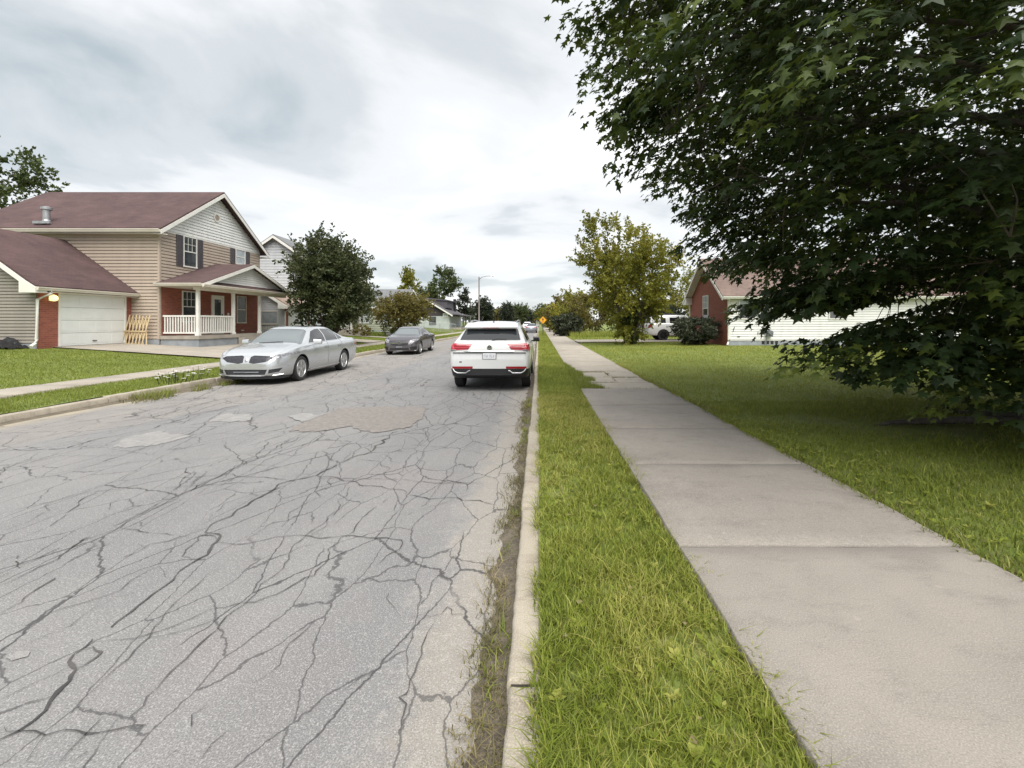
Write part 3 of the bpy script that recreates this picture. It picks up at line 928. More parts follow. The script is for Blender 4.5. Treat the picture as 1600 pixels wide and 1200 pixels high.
# dirt lying in the near gutter, ragged towards the road
yy = np.concatenate([np.arange(0.6, 12, 0.03), np.arange(12, 60, 0.3)])
wv_ = 0.05 + 0.13 * vnoise(yy * 1.3, yy * 0, 4) + 0.10 * vnoise(yy * 6, yy * 0, 5) + 0.05 * vnoise(yy * 19, yy * 0, 6)
wv_ *= np.interp(yy, [0.6, 1.8, 3.0, 5, 9, 14], [0.95, 0.95, 0.8, 0.7, 0.7, 0.8])
V = []; F = []
for i, (a, b) in enumerate(zip(yy, wv_)):
    V += [(-0.125, a, 0.035 + 0.015 * math.sin(a * 3)), (-0.13 - b * 0.45, a, 0.02), (-0.13 - b, a, 0.002)]
    if i:
        k = 3 * i
        F += [(k - 3, k, k + 1, k - 2), (k - 2, k + 1, k + 2, k - 1)]
structure(fast_mesh('gutter_dirt', V, np.array(F), M['dirt'], smooth=True))
# the same along the far kerb, narrow
V = []; F = []
yy = np.arange(5.0, 60, 0.1)
for i, a in enumerate(yy):
    b = 0.05 + 0.13 * vnoise([a * 1.7], [3.0], 8)[0] + (0.35 * max(0, 1 - abs(a - 11.2) / 2.0))
    V += [(-8.835, a, 0.03), (-8.83 + b, a, 0.002)]
    if i:
        F.append((2 * i - 2, 2 * i - 1, 2 * i + 1, 2 * i))
structure(fast_mesh('gutter_dirt', V, np.array(F), M['dirt'], smooth=True))


# ------------------------------------------------------------------ grass (real blades)
def blades(name, n, region, zf, h, w, mat, seed, seg2=True, keep=None, tint=None, lean=0.5, parent=None, ypow=1.0):
    r = np.random.default_rng(seed)
    x0, x1, y0, y1 = region
    X = r.uniform(x0, x1, n); Y = y0 + (y1 - y0) * r.uniform(0, 1, n) ** ypow
    if keep is not None:
        k = r.uniform(0, 1, n) < keep(X, Y)
        X, Y = X[k], Y[k]
    n = len(X)
    Z = zf(X, Y)
    patchy = vnoise(X * 1.7, Y * 1.7, 21) * 0.6 + vnoise(X * 5, Y * 5, 22) * 0.4
    H = h * r.uniform(0.45, 1.25, n) * (0.65 + 0.7 * patchy)
    W = w * r.uniform(0.6, 1.3, n)
    A = r.uniform(0, 2 * np.pi, n)
    B = A + r.uniform(-0.8, 0.8, n) + np.pi / 2
    Ln = H * lean * r.uniform(0.2, 1.8, n)
    sx_, sy_ = np.cos(A) * W / 2, np.sin(A) * W / 2
    dx, dy = np.cos(B) * Ln, np.sin(B) * Ln
    T = tint(X, Y) if tint is not None else np.full(n, 0.45)
    T = np.clip(T + r.normal(0, 0.19, n), 0, 1)
    if seg2:
        P = np.empty((n, 5, 3), np.float32)
        P[:, 0] = np.stack([X - sx_, Y - sy_, Z - 0.01], 1)
        P[:, 1] = np.stack([X + sx_, Y + sy_, Z - 0.01], 1)
        P[:, 2] = np.stack([X + sx_ * .8 + dx * .35, Y + sy_ * .8 + dy * .35, Z + H * .6], 1)
        P[:, 3] = np.stack([X - sx_ * .8 + dx * .35, Y - sy_ * .8 + dy * .35, Z + H * .6], 1)
        P[:, 4] = np.stack([X + dx, Y + dy, Z + H * 0.95], 1)
        b = np.arange(n)[:, None] * 5
        Fq = b + np.array([[0, 1, 2, 3]]); Ft = b + np.array([[3, 2, 4]])
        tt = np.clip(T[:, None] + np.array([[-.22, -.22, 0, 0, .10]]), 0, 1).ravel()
        return tag(fast_mesh(name, P.reshape(-1, 3), [Fq, Ft], mat, {'tint': tt}, parent), None, None, None, 'stuff')
    P = np.empty((n, 3, 3), np.float32)
    P[:, 0] = np.stack([X - sx_, Y - sy_, Z - 0.01], 1)
    P[:, 1] = np.stack([X + sx_, Y + sy_, Z - 0.01], 1)
    P[:, 2] = np.stack([X + dx, Y + dy, Z + H], 1)
    b = np.arange(n)[:, None] * 3
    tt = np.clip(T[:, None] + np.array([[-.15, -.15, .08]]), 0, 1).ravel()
    return tag(fast_mesh(name, P.reshape(-1, 3), [b + np.array([[0, 1, 2]])], mat, {'tint': tt}, parent), None, None, None, 'stuff')


def tint_verge(X, Y):
    yel = vnoise(X * 1.6, Y * 0.9, 31) * 0.5 + vnoise(X * 5, Y * 4, 32) * 0.35
    return 0.22 + 0.66 * yel + 0.22 * np.exp(-((Y - 7.8) / 1.8) ** 2) - 0.14 * np.exp(-((Y - 12) / 2.0) ** 2)


def tint_right(X, Y):
    return 0.20 + 0.40 * (vnoise(X * 0.5, Y * 0.5, 41) * 0.6 + vnoise(X * 2.2, Y * 2.2, 42) * 0.4) + 0.16 * np.clip((Y - 7) / 4, 0, 1)


def tint_left(X, Y):
    return 0.18 + 0.30 * (vnoise(X * 0.5, Y * 0.5, 51) * 0.6 + vnoise(X * 2, Y * 2, 52) * 0.4)


def bare_right(X, Y):
    m = vnoise(X * 0.8, Y * 1.1, 61) * 0.6 + vnoise(X * 2.5, Y * 2.5, 62) * 0.4
    a = np.exp(-(((X - 5.6) / 1.8) ** 2 + ((Y - 6.3) / 0.9) ** 2))
    b = np.exp(-(((X - 7.0) / 2.2) ** 2 + ((Y - 15) / 1.6) ** 2))
    c = np.exp(-(((X - 3.9) / 0.9) ** 2 + ((Y - 6.9) / 0.4) ** 2))
    edge = np.exp(-((X - 2.86) / 0.10) ** 2)
    return np.clip(1.05 - 0.85 * (a + 0.7 * b + 0.7 * c + 0.8 * edge) * (0.5 + m), 0.06, 1)


vz = lambda X, Y: 0.145 + 0 * X
GR = M['grass']
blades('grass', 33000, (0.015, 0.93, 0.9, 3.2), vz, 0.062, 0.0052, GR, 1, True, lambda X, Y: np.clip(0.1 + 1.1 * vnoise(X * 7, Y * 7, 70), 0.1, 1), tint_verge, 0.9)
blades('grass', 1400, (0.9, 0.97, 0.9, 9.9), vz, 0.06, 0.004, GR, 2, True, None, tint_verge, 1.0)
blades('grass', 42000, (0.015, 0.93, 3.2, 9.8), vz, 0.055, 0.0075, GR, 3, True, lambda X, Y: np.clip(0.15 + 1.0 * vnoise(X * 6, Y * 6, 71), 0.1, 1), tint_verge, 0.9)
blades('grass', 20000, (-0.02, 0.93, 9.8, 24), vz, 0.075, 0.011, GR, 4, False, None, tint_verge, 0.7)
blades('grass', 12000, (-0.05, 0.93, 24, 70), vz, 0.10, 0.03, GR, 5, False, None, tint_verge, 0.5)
# lawn grass creeping over the broken pavement
blades('grass', 15000, (0.9, 1.75, 9.97, 16.5), lambda X, Y: 0.185 + 0 * X, 0.085, 0.011, GR, 6, False, lambda X, Y: (X - 0.9 < 0.62 * np.clip(1 - (Y - 9.9) / 6.6, 0, 1) * (0.45 + 0.9 * vnoise(X * 3, Y * 2.2, 80))).astype(float), lambda X, Y: 0.26 + 0 * X, 0.8)
for (x0, x1, yj) in ((1.02, 1.62, 9.96), (1.9, 2.4, 9.97), (2.5, 2.9, 9.96), (1.6, 2.6, 12.1), (1.0, 1.9, 11.02), (1.95, 1.97, 12.8), (1.2, 2.2, 13.42), (1.9, 2.7, 15.12)):
    blades('joint_grass', 160, (x0, x1, yj - 0.03, yj + 0.03), lambda X, Y: 0.17 + 0 * X, 0.05, 0.009, GR, int(yj * 31), False, None, lambda X, Y: 0.2 + 0 * X, 1.0)
lz = lambda X, Y: lumpy(X, Y) - 0.03
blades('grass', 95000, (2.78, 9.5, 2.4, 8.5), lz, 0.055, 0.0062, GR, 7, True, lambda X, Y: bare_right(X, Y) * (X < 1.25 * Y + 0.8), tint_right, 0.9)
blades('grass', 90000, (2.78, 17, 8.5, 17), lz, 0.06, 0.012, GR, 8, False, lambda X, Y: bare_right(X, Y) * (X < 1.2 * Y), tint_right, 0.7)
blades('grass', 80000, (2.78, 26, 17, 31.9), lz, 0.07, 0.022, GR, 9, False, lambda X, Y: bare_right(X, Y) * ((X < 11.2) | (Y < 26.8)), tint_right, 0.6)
blades('grass', 26000, (2.78, 30, 36.8, 62), lz, 0.14, 0.05, GR, 10, False, None, tint_right, 0.5)
blades('grass', 70000, (-22, -11.88, 8.0, 17.7), lz, 0.05, 0.018, GR, 11, False, lambda X, Y: ((X > -19.2) | (Y < 17)).astype(float), tint_left, 0.7)
blades('grass', 26000, (-10.72, -8.98, 5.5, 17.6), lambda X, Y: 0.14 + 0 * X, 0.07, 0.014, GR, 12, False, None, tint_left, 0.7)
blades('grass', 20000, (-10.72, -8.98, 21, 80), lambda X, Y: 0.14 + 0 * X, 0.08, 0.035, GR, 13, False, None, tint_left, 0.6, ypow=1.4)
blades('grass', 26000, (-18, -11.9, 25.7, 38.7), lz, 0.055, 0.025, GR, 14, False, lambda X, Y: ((Y < 31.5) | (Y > 34.7)).astype(float), tint_left, 0.6)
blades('grass', 30000, (-26, -11.9, 40.3, 95), lz, 0.10, 0.06, GR, 15, False, None, tint_left, 0.5, ypow=1.4)
# clippings, dry tufts and weeds in the gutters
DG = M['dry_grass']
blades('dry_grass', 9500, (-0.37, -0.12, 1.0, 9.6), lambda X, Y: 0.012 + 0 * X, 0.035, 0.005, DG, 16, True, lambda X, Y: np.clip((vnoise(X * 9, Y * 4, 90) - 0.22) * 2.2, 0, 1) * np.clip((X + 0.40) / 0.16, 0, 1), lambda X, Y: 0.25 + 0.5 * vnoise(X * 4, Y * 4, 91), 1.7, ypow=1.3)
blades('gutter_grass', 1300, (-0.26, -0.12, 1.1, 9.6), lambda X, Y: 0.012 + 0 * X, 0.085, 0.006, GR, 17, True, lambda X, Y: (vnoise(X * 3, Y * 3.1, 92) > 0.62).astype(float), lambda X, Y: 0.3 + 0.3 * vnoise(X * 4, Y * 4, 91), 1.2)
blades('gutter_weeds', 2600, (-8.84, -8.0, 8.6, 13.4), lambda X, Y: 0.01 + 0 * X, 0.13, 0.014, DG, 18, False, lambda X, Y: np.clip((vnoise(X * 2.2, Y * 2.0, 93) - 0.42) * 3, 0, 1) * np.clip((-8.0 - X) / 0.6, 0, 1), lambda X, Y: 0.15 + 0.4 * vnoise(X * 4, Y * 4, 94), 0.9)
blades('gutter_weeds', 1500, (-8.84, -8.2, 9.6, 13.0), lambda X, Y: 0.01 + 0 * X, 0.16, 0.014, GR, 19, False, lambda X, Y: (vnoise(X * 2.2, Y * 2.0, 93) > 0.5).astype(float), tint_left, 0.7)
blades('dry_grass', 1500, (2.79, 2.98, 2.4, 12), lambda X, Y: 0.175 + 0 * X, 0.04, 0.006, DG, 20, True, None, lambda X, Y: 0.3 + 0.4 * vnoise(X * 4, Y * 4, 95), 1.7)
blades('dry_grass', 9000, (3.2, 9.5, 4.0, 8.6), lz, 0.035, 0.006, DG, 23, True, lambda X, Y: 1.1 - bare_right(X, Y), lambda X, Y: 0.15 + 0.4 * vnoise(X * 4, Y * 4, 96), 1.6)
blades('dry_grass', 2600, (0.02, 0.93, 1.0, 9.5), vz, 0.045, 0.004, DG, 25, True, lambda X, Y: vnoise(X * 4, Y * 4, 97), lambda X, Y: 0.3 + 0.5 * vnoise(X * 4, Y * 4, 98), 1.5, ypow=1.3)
# fringes that hang over the kerb and the pavement edge, and taller tufts
blades('grass', 5200, (-0.03, 0.035, 0.9, 24), lambda X, Y: 0.14 + 0 * X, 0.07, 0.006, GR, 26, True, lambda X, Y: np.clip(1.8 * vnoise(X * 2, Y * 3.5, 99) - 0.35, 0, 1), tint_verge, 1.3, ypow=1.6)
blades('grass', 3600, (0.88, 0.985, 1.0, 9.9), lambda X, Y: 0.15 + 0 * X, 0.075, 0.006, GR, 27, True, lambda X, Y: np.clip(1.8 * vnoise(X * 2, Y * 3, 100) - 0.4, 0, 1), tint_verge, 1.1)
blades('grass', 3800, (0.02, 0.92, 1.0, 7), vz, 0.115, 0.006, GR, 28, True, lambda X, Y: (vnoise(X * 4.5, Y * 4.5, 101) > 0.66).astype(float), tint_verge, 0.8)
blades('grass', 6000, (2.72, 2.9, 2.4, 16), lambda X, Y: 0.18 + 0 * X, 0.075, 0.008, GR, 29, True, lambda X, Y: np.clip(1.8 * vnoise(X * 2, Y * 3, 102) - 0.4, 0, 1), tint_right, 1.1)
blades('grass', 9000, (2.85, 9, 2.6, 9), lz, 0.12, 0.008, GR, 30, True, lambda X, Y: (vnoise(X * 2.6, Y * 2.6, 103) > 0.68) * bare_right(X, Y), tint_right, 0.8)
# tall unmown strip under the far shrubs
blades('tall_grass', 9000, (3.2, 22, 43, 50), lz, 0.55, 0.05, GR, 24, False, None, tint_right, 0.4)

# ------------------------------------------------------------------ houses
class Wall:
    """a vertical plane: s runs along e, d stands proud along n"""
    def __init__(s, o, e, n):
        s.o, s.e, s.n = o, e, n

    def p(s, a, z, d=0.0):
        return (s.o[0] + s.e[0] * a + s.n[0] * d, s.o[1] + s.e[1] * a + s.n[1] * d, z)

    def box(s, mb, a0, a1, z0, z1, d0, d1):
        vs = [s.p(a, z, d) for z in (z0, z1) for (a, d) in ((a0, d0), (a1, d0), (a1, d1), (a0, d1))]
        mb.add(vs, [(3, 2, 1, 0), (4, 5, 6, 7), (0, 1, 5, 4), (1, 2, 6, 5), (2, 3, 7, 6), (3, 0, 4, 7)])


def east(x): return Wall((x, 0), (0, 1), (1, 0))
def west(x): return Wall((x, 0), (0, 1), (-1, 0))
def south(y): return Wall((0, y), (1, 0), (0, -1))
def north(y): return Wall((0, y), (1, 0), (0, 1))


def extent(poly, z):
    xs = []
    n = len(poly)
    for i in range(n):
        (a0, z0), (a1, z1) = poly[i], poly[(i + 1) % n]
        if (z0 - z) * (z1 - z) <= 0 and z0 != z1:
            t = (z - z0) / (z1 - z0)
            xs.append(a0 + t * (a1 - a0))
        elif z0 == z and z1 == z:
            xs += [a0, a1]
    return (min(xs), max(xs)) if xs else None


def siding(root, w, poly, mat, lap=0.115, name='siding', label=None):
    """overlapping boards, every course its own wedge"""
    mb = MB()
    z0 = min(p[1] for p in poly); z1 = max(p[1] for p in poly)
    z = z0
    while z < z1 - 0.01:
        zt = min(z + lap, z1 - 0.002)
        e0, e1 = extent(poly, z + 0.001), extent(poly, zt)
        if e0 and e1:
            zk = z + lap * 0.26
            a, b = w.p(e0[0], zk, 0.038), w.p(e0[1], zk, 0.038)
            c, d = w.p(e1[1], zt, 0.026), w.p(e1[0], zt, 0.026)
            e, f = w.p(e0[0], z, 0.0), w.p(e0[1], z, 0.0)
            g, h = w.p(e0[0], zk, 0.0), w.p(e0[1], zk, 0.0)
            mb.add([a, b, c, d], [(0, 1, 2, 3)])
            mb.add([g, h, b, a], [(0, 1, 2, 3)])
            mb.add([e, f, h, g], [(0, 1, 2, 3)])
        z += lap
    o = mb.build(name, mat, root, recalc=False)
    bm = bmesh.new(); bm.from_mesh(o.data)
    for f in bm.faces:
        if f.normal.dot(Vector((w.n[0], w.n[1], 0))) < -0.01: f.normal_flip()
    bm.to_mesh(o.data); bm.free()
    o['kind'] = 'stuff'
    if label: o['label'] = label
    return o


def window(root, w, a0, a1, z0, z1, mat='window_glass', muntin=(3, 2), trim='white_trim', upper=True, t=0.055, lower=None, label=None, mid=0.5):
    """double-hung sash: casing, two panes, meeting rail, glazing bars"""
    mb = MB()
    w.box(mb, a0 - t, a0, z0 - t, z1 + t, 0.0, 0.072)
    w.box(mb, a1, a1 + t, z0 - t, z1 + t, 0.0, 0.072)
    w.box(mb, a0, a1, z1, z1 + t, 0.0, 0.07)
    w.box(mb, a0 - t * 1.3, a1 + t * 1.3, z0 - t * 1.2, z0, 0.0, 0.085)
    fr = mb.build('window', M[trim], root)
    if label: fr['label'] = label
    zm = z0 + (z1 - z0) * mid
    for (q0, q1, mm) in ((z0, zm - 0.025, lower or mat), (zm + 0.025, z1, mat)):
        g = MB(); w.box(g, a0, a1, q0, q1, 0.0, 0.042)
        g.build('pane', M[mm], fr)
    r = MB(); w.box(r, a0, a1, zm - 0.025, zm + 0.025, 0.0, 0.06); r.build('meeting_rail', M[trim], fr)
    if muntin:
        for i in range(1, muntin[0]):
            a = a0 + (a1 - a0) * i / muntin[0]
            b = MB(); w.box(b, a - 0.011, a + 0.011, zm + 0.025, z1, 0.042, 0.054); b.build('glazing_bar', M[trim], fr)
        for i in range(1, muntin[1]):
            z = zm + (z1 - zm) * i / muntin[1]
            b = MB(); w.box(b, a0, a1, z - 0.011, z + 0.011, 0.042, 0.053); b.build('glazing_bar', M[trim], fr)
    return fr


def shutter(root, w, a0, a1, z0, z1):
    mb = MB()
    w.box(mb, a0, a1, z0, z1, 0.02, 0.05)
    o = mb.build('shutter', M['shutter'], root)
    st = MB()
    k = (a1 - a0) * 0.16
    for (b0, b1, c0, c1) in ((a0, a0 + k, z0, z1), (a1 - k, a1, z0, z1), (a0 + k, a1 - k, z0, z0 + k), (a0 + k, a1 - k, z1 - k, z1)):
        w.box(st, b0, b1, c0, c1, 0.05, 0.064)
    n = int((z1 - z0 - 2 * k) / 0.075)
    for i in range(n):
        z = z0 + k + (z1 - z0 - 2 * k) * (i + 0.3) / n
        w.box(st, a0 + k, a1 - k, z, z + 0.035, 0.05, 0.06)
    st.build('louvre', M['shutter'], o)


def roof_plane(mb, pts, t=0.09):
    """a slab under the four (or three) corner points"""
    n = (Vector(pts[1]) - Vector(pts[0])).cross(Vector(pts[2]) - Vector(pts[0])).normalized()
    if n.z < 0: n = -n
    mb.prism([tuple(p) for p in pts], -n * t)


def strip(mb, a, b, h, out):
    """board hanging from the line a-b, h deep, thick along out"""
    a, b = Vector(a), Vector(b)
    dn = Vector((0, 0, -h))
    mb.prism([tuple(a), tuple(b), tuple(b + dn), tuple(a + dn)], Vector(out))


def gutter(root, a, b, out, mat='cream_trim', size=0.11):
    mb = MB()
    a, b = Vector(a), Vector(b)
    o = Vector(out).normalized()
    prof = [(0, 0), (0.9 * size, 0), (size, 0.01), (size, -0.025), (0.8 * size, -0.5 * size), (0.62 * size, -size), (0, -size)]
    pts = [tuple(a + o * p + Vector((0, 0, q))) for p, q in prof]
    mb.prism(pts, b - a)
    return mb.build('gutter', M[mat], root)


def garage_door(root, w, a0, a1, z0, z1, sections=4):
    mb = MB()
    t = 0.07
    w.box(mb, a0 - t, a0, z0, z1 + t, 0.0, 0.07)
    w.box(mb, a1, a1 + t, z0, z1 + t, 0.0, 0.07)
    w.box(mb, a0, a1, z1, z1 + t, 0.0, 0.068)
    o = mb.build('garage_door', M['white_trim'], root)
    h = (z1 - z0) / sections
    for i in range(sections):
        p = MB()
        w.box(p, a0, a1, z0 + i * h + 0.006, z0 + (i + 1) * h - 0.006, 0.0, 0.03)
        nc = 4
        cw = (a1 - a0) / nc
        for c in range(nc):
            w.box(p, a0 + c * cw + 0.07, a0 + (c + 1) * cw - 0.07, z0 + i * h + 0.08, z0 + (i + 1) * h - 0.08, 0.03, 0.036)
        p.build('door_panel', M['door_white'], o)
    b = MB(); w.box(b, (a0 + a1) / 2 - 0.09, (a0 + a1) / 2 + 0.09, z0 + 0.16, z0 + 0.19, 0.03, 0.065); b.build('handle', M['black_trim'], o)
    return o


M['door_white'] = speckled('door_white', (0.72, 0.74, 0.72), (0.66, 0.68, 0.66), 1.2, 0.45)

# ---- the two-storey house beside the drive
H1 = thing('two_storey_house', 'tan sided two storey house with red shingle roof, brick garage and white railed porch', 'house', (-21, 23, 0.6))
FX, SY, NY, WX = -17.96, 21.2, 28.75, -27.0
EV, RZ, RY = 6.22, 8.80, 24.98
fe, fs, fn = east(FX), south(SY), north(NY)
wb = MB()
wb.box(WX, FX - 0.001, SY + 0.001, NY - 0.001, 0.2, EV)
wb.prism([(WX, SY + 0.001, EV), (WX, NY - 0.001, EV), (WX, RY, RZ - 0.1)], (FX - 0.001 - WX, 0, 0))
wb.build('wall', M['tan_siding'], H1)
siding(H1, fs, [(WX, 0.85), (FX, 0.85), (FX, EV - 0.02), (WX, EV - 0.02)], M['tan_siding'], 0.155)
siding(H1, fe, [(SY, 3.5), (NY, 3.5), (NY, 6.0), (SY, 6.0)], M['tan_siding'], 0.155)
siding(H1, fe, [(SY - 0.0, 6.06), (NY, 6.06), (NY, EV + 0.02), (RY, RZ - 0.12), (SY, EV + 0.02)], M['white_siding'], 0.155, label='white boards of the street gable')
bt = MB(); fe.box(bt, SY, NY, 6.0, 6.08, 0, 0.04); bt.build('band_board', M['white_trim'], H1)
bw = MB(); fe.box(bw, SY + 0.12, NY, 0.45, 3.5, 0.0, 0.03); bw.build('brick_facing', M['brick'], H1)
for (q0, q1, qz) in ((SY - 0.038, SY + 0.06, 0.85), (NY - 0.06, NY + 0.035, 0.5)):
    cp = MB(); cp.box(FX - 0.06, FX + 0.038, q0, q1, qz, 6.2); cp.build('corner_board', M['tan_siding'], H1)
fb = MB(); fs.box(fb, WX, FX + 0.01, 0.1, 0.85, 0.0, 0.018); fb.build('foundation', M['foundation'], H1)
# roof
rf = MB()
OX, OE = FX + 0.42, 0.42
sl = (RZ - EV) / (RY - SY)
ez = EV - OE * sl
roof_plane(rf, [(WX - .4, SY - OE, ez + .12), (OX, SY - OE, ez + .12), (OX, RY, RZ + .12), (WX - .4, RY, RZ + .12)])
roof_plane(rf, [(WX - .4, NY + OE, ez + .12), (OX, NY + OE, ez + .12), (OX, RY, RZ + .121), (WX - .4, RY, RZ + .121)])
roof1 = rf.build('roof', M['red_shingle'], H1)
tr = MB()
for yy_ in (SY - OE, NY + OE):
    strip(tr, (OX - 0.005, yy_, ez + .03), (OX - 0.005, RY, RZ + .03), 0.2, (0.028, 0, 0))
    tr.box(FX + 0.03, OX + 0.0, min(yy_, yy_ + (0.4 if yy_ < RY else -0.4)), max(yy_, yy_ + (0.4 if yy_ < RY else -0.4)), ez - 0.15, ez - 0.13)
tr.build('bargeboard', M['white_trim'], H1)
for (q0, q1) in ((SY - OE + 0.02, SY - 0.03), (NY + 0.03, NY + OE)):
    sf = MB(); sf.box(WX, OX - 0.03, q0, q1, ez - 0.12, ez - 0.10); sf.build('soffit', M['white_trim'], H1)
gutter(H1, (WX, SY - OE, ez + 0.05), (OX, SY - OE, ez + 0.05), (0, -1, 0), 'cream_trim', 0.13)
# flue on the south slope
fl = MB()
fl.lathe([(6.35, 0.17), (6.50, 0.15), (6.52, 0.13), (6.98, 0.13)], 16, (-23.35, 21.25, 0), 'z')
fl.box(-23.75, -22.95, 21.0, 21.1, 6.30, 6.42)
fv = fl.build('flue', M['galvanised'], roof1, smooth=40)
fc = MB(); fc.lathe([(6.98, 0.13), (7.0, 0.21), (7.10, 0.21), (7.16, 0.05)], 16, (-23.35, 21.25, 0), 'z'); fc.build('cap', M['galvanised'], roof1, smooth=40)
# windows
window(H1, fe, 22.62, 23.41, 4.53, 6.0, label='tall upper window with six light top sash')
shutter(H1, fe, 22.14, 22.55, 4.47, 6.02); shutter(H1, fe, 23.48, 23.89, 4.47, 6.02)
window(H1, fe, 26.5, 27.27, 5.17, 5.98, mat='curtained_glass', muntin=None, label='small upper window with pale blind')
shutter(H1, fe, 26.02, 26.43, 5.12, 6.0); shutter(H1, fe, 27.34, 27.75, 5.12, 6.0)
window(H1, fe, 22.55, 23.35, 1.72, 3.2)
window(H1, fe, 26.62, 27.36, 1.66, 3.18, muntin=None, trim='cream_trim', mat='screen_glass')
# round gable vent
vt = MB(); vt.lathe([(0.02, 0.25), (0.07, 0.25), (0.07, 0.17), (0.04, 0.17)], 20, (FX, RY - 0.05, 7.47), 'x')
gv = vt.build('gable_vent', M['white_trim'], H1)
vt = MB()
for i in range(-3, 4):
    hw = math.sqrt(0.165 ** 2 - (i * 0.042) ** 2)
    fe.box(vt, RY - 0.05 - hw, RY - 0.05 + hw, 7.47 + i * 0.042 - 0.012, 7.47 + i * 0.042 + 0.012, 0.03, 0.06)
vt.build('louvre', M['tan_siding'], gv)
# front door
db = MB()
for (a0, a1, z0, z1) in ((24.50, 24.60, 1.02, 3.15), (25.36, 25.46, 1.02, 3.15), (24.60, 25.36, 3.06, 3.15)):
    fe.box(db, a0, a1, z0, z1, 0.0, 0.08)
fd = db.build('door', M['white_trim'], H1)
dl = MB(); fe.box(dl, 24.60, 25.36, 1.02, 3.06, 0.0, 0.045)
for (a0, a1, z0, z1) in ((24.60, 24.72, 1.02, 3.06), (25.24, 25.36, 1.02, 3.06), (24.72, 25.24, 2.93, 3.06), (24.72, 25.24, 1.02, 1.25), (24.72, 25.24, 1.83, 1.90)):
    fe.box(dl, a0, a1, z0, z1, 0.045, 0.065)
dl.build('door_leaf', M['white_trim'], fd)
for (z0, z1) in ((1.25, 1.83), (1.90, 2.93)):
    g = MB(); fe.box(g, 24.72, 25.24, z0, z1, 0.045, 0.052); g.build('pane', M['window_glass'], fd)
hd = MB(); fe.box(hd, 25.27, 25.33, 1.98, 2.12, 0.06, 0.10); hd.build('handle', M['black_trim'], fd)
bx = MB(); fe.box(bx, 25.75, 25.87, 2.05, 2.2, 0.03, 0.08); bx.build('bell_box', M['white_trim'], H1)
bx = MB(); fe.box(bx, 26.95, 27.2, 1.13, 1.2, 0.03, 0.07); bx.build('vent_grille', M['cream_trim'], H1)
# porch
PX, PY0, PY1 = -16.25, 21.24, 27.2
pb = MB(); pb.box(FX + 0.03, PX + 0.12, PY0, PY1, 0.1, 0.84)
pf = pb.build('porch', M['foundation'], H1)
pb = MB(); pb.box(FX + 0.03, PX + 0.18, PY0 - 0.05, PY1 + 0.05, 0.845, 1.02); pb.build('porch_floor', M['porch_concrete'], pf, bevel=0.012)
for i in range(3):
    pb = MB(); pb.box(PX + 0.185 + i * 0.3, PX + 0.485 + i * 0.3, 23.95, 25.9, 0.1, 0.85 - 0.17 * i); pb.build('step', M['porch_concrete'], pf, bevel=0.01)
posts = [(PX, 21.36), (PX, 23.82), (PX, 26.05), (PX, 27.9)]
for (x, y) in posts[:3]:
    pb = MB()
    pb.box(x - 0.065, x + 0.065, y - 0.065, y + 0.065, 1.02, 3.36)
    pb.box(x - 0.09, x + 0.09, y - 0.09, y + 0.09, 1.021, 1.14); pb.box(x - 0.088, x + 0.088, y - 0.088, y + 0.088, 3.24, 3.355)
    pb.build('post', M['white_trim'], pf, bevel=0.006)


def railing(pf, a, b, z0, n):
    a, b = Vector(a), Vector(b)
    d = (b - a).normalized()
    s = Vector((-d.y, d.x))
    r_ = MB()
    for (q0, q1, h) in ((z0 + 0.10, z0 + 0.17, 0.03), (z0 + 0.90, z0 + 0.98, 0.045)):
        r_.prism([(a.x - s.x * h, a.y - s.y * h, q0), (a.x + s.x * h, a.y + s.y * h, q0), (b.x + s.x * h, b.y + s.y * h, q0), (b.x - s.x * h, b.y - s.y * h, q0)], (0, 0, q1 - q0))
    r_.build('rail', M['white_trim'], pf)
    for i in range(n):
        p = a.lerp(b, (i + 0.6) / (n + 0.2))
        m = MB(); m.box(p.x - 0.024, p.x + 0.024, p.y - 0.024, p.y + 0.024, z0 + 0.17, z0 + 0.90)
        m.build('baluster', M['white_trim'], pf)


railing(pf, (FX + 0.06, 21.36), (PX - 0.09, 21.36), 1.02, 12)
railing(pf, (PX, 21.45), (PX, 23.73), 1.02, 14)
# porch roof: low gable facing the street with a pent strip below it
pr = MB()
ez, rz, x0, x1 = 3.50, 4.86, FX, -15.72
ry = 24.75
roof_plane(pr, [(x0, 20.92, ez), (x1, 20.92, ez), (x1, ry, rz), (x0, ry, rz)], 0.07)
roof_plane(pr, [(x0, 28.6, ez), (x1, 28.6, ez), (x1, ry, rz + .001), (x0, ry, rz + .001)], 0.07)
roof_plane(pr, [(x1 - 0.02, 21.15, ez - 0.04), (x1 - 0.02, 28.35, ez - 0.04), (x1 - 0.42, 27.8, ez + 0.2), (x1 - 0.42, 21.7, ez + 0.2)], 0.04)
pr.build('porch_roof', M['red_shingle'], H1)
pg = Wall((x1 - 0.36, 0), (0, 1), (1, 0))
siding(H1, pg, [(21.4, ez + 0.13), (28.1, ez + 0.13), (ry, rz - 0.1)], M['white_siding'])
pt = MB()
strip(pt, (x1 - 0.01, 20.92, ez - 0.03), (x1 - 0.01, ry, rz - 0.03), 0.17, (0.03, 0, 0))
strip(pt, (x1 - 0.01, 28.6, ez - 0.03), (x1 - 0.01, ry, rz - 0.03), 0.17, (0.03, 0, 0))
pt.build('bargeboard', M['white_trim'], H1)
pt = MB(); pt.box(FX + 0.03, x1 - 0.06, 20.98, 28.5, ez - 0.16, ez - 0.10)
pt.box(x1 - 0.6, x1 - 0.3, 21.15, 28.4, ez - 0.30, ez - 0.161)
pt.build('porch_ceiling', M['cream_trim'], H1)
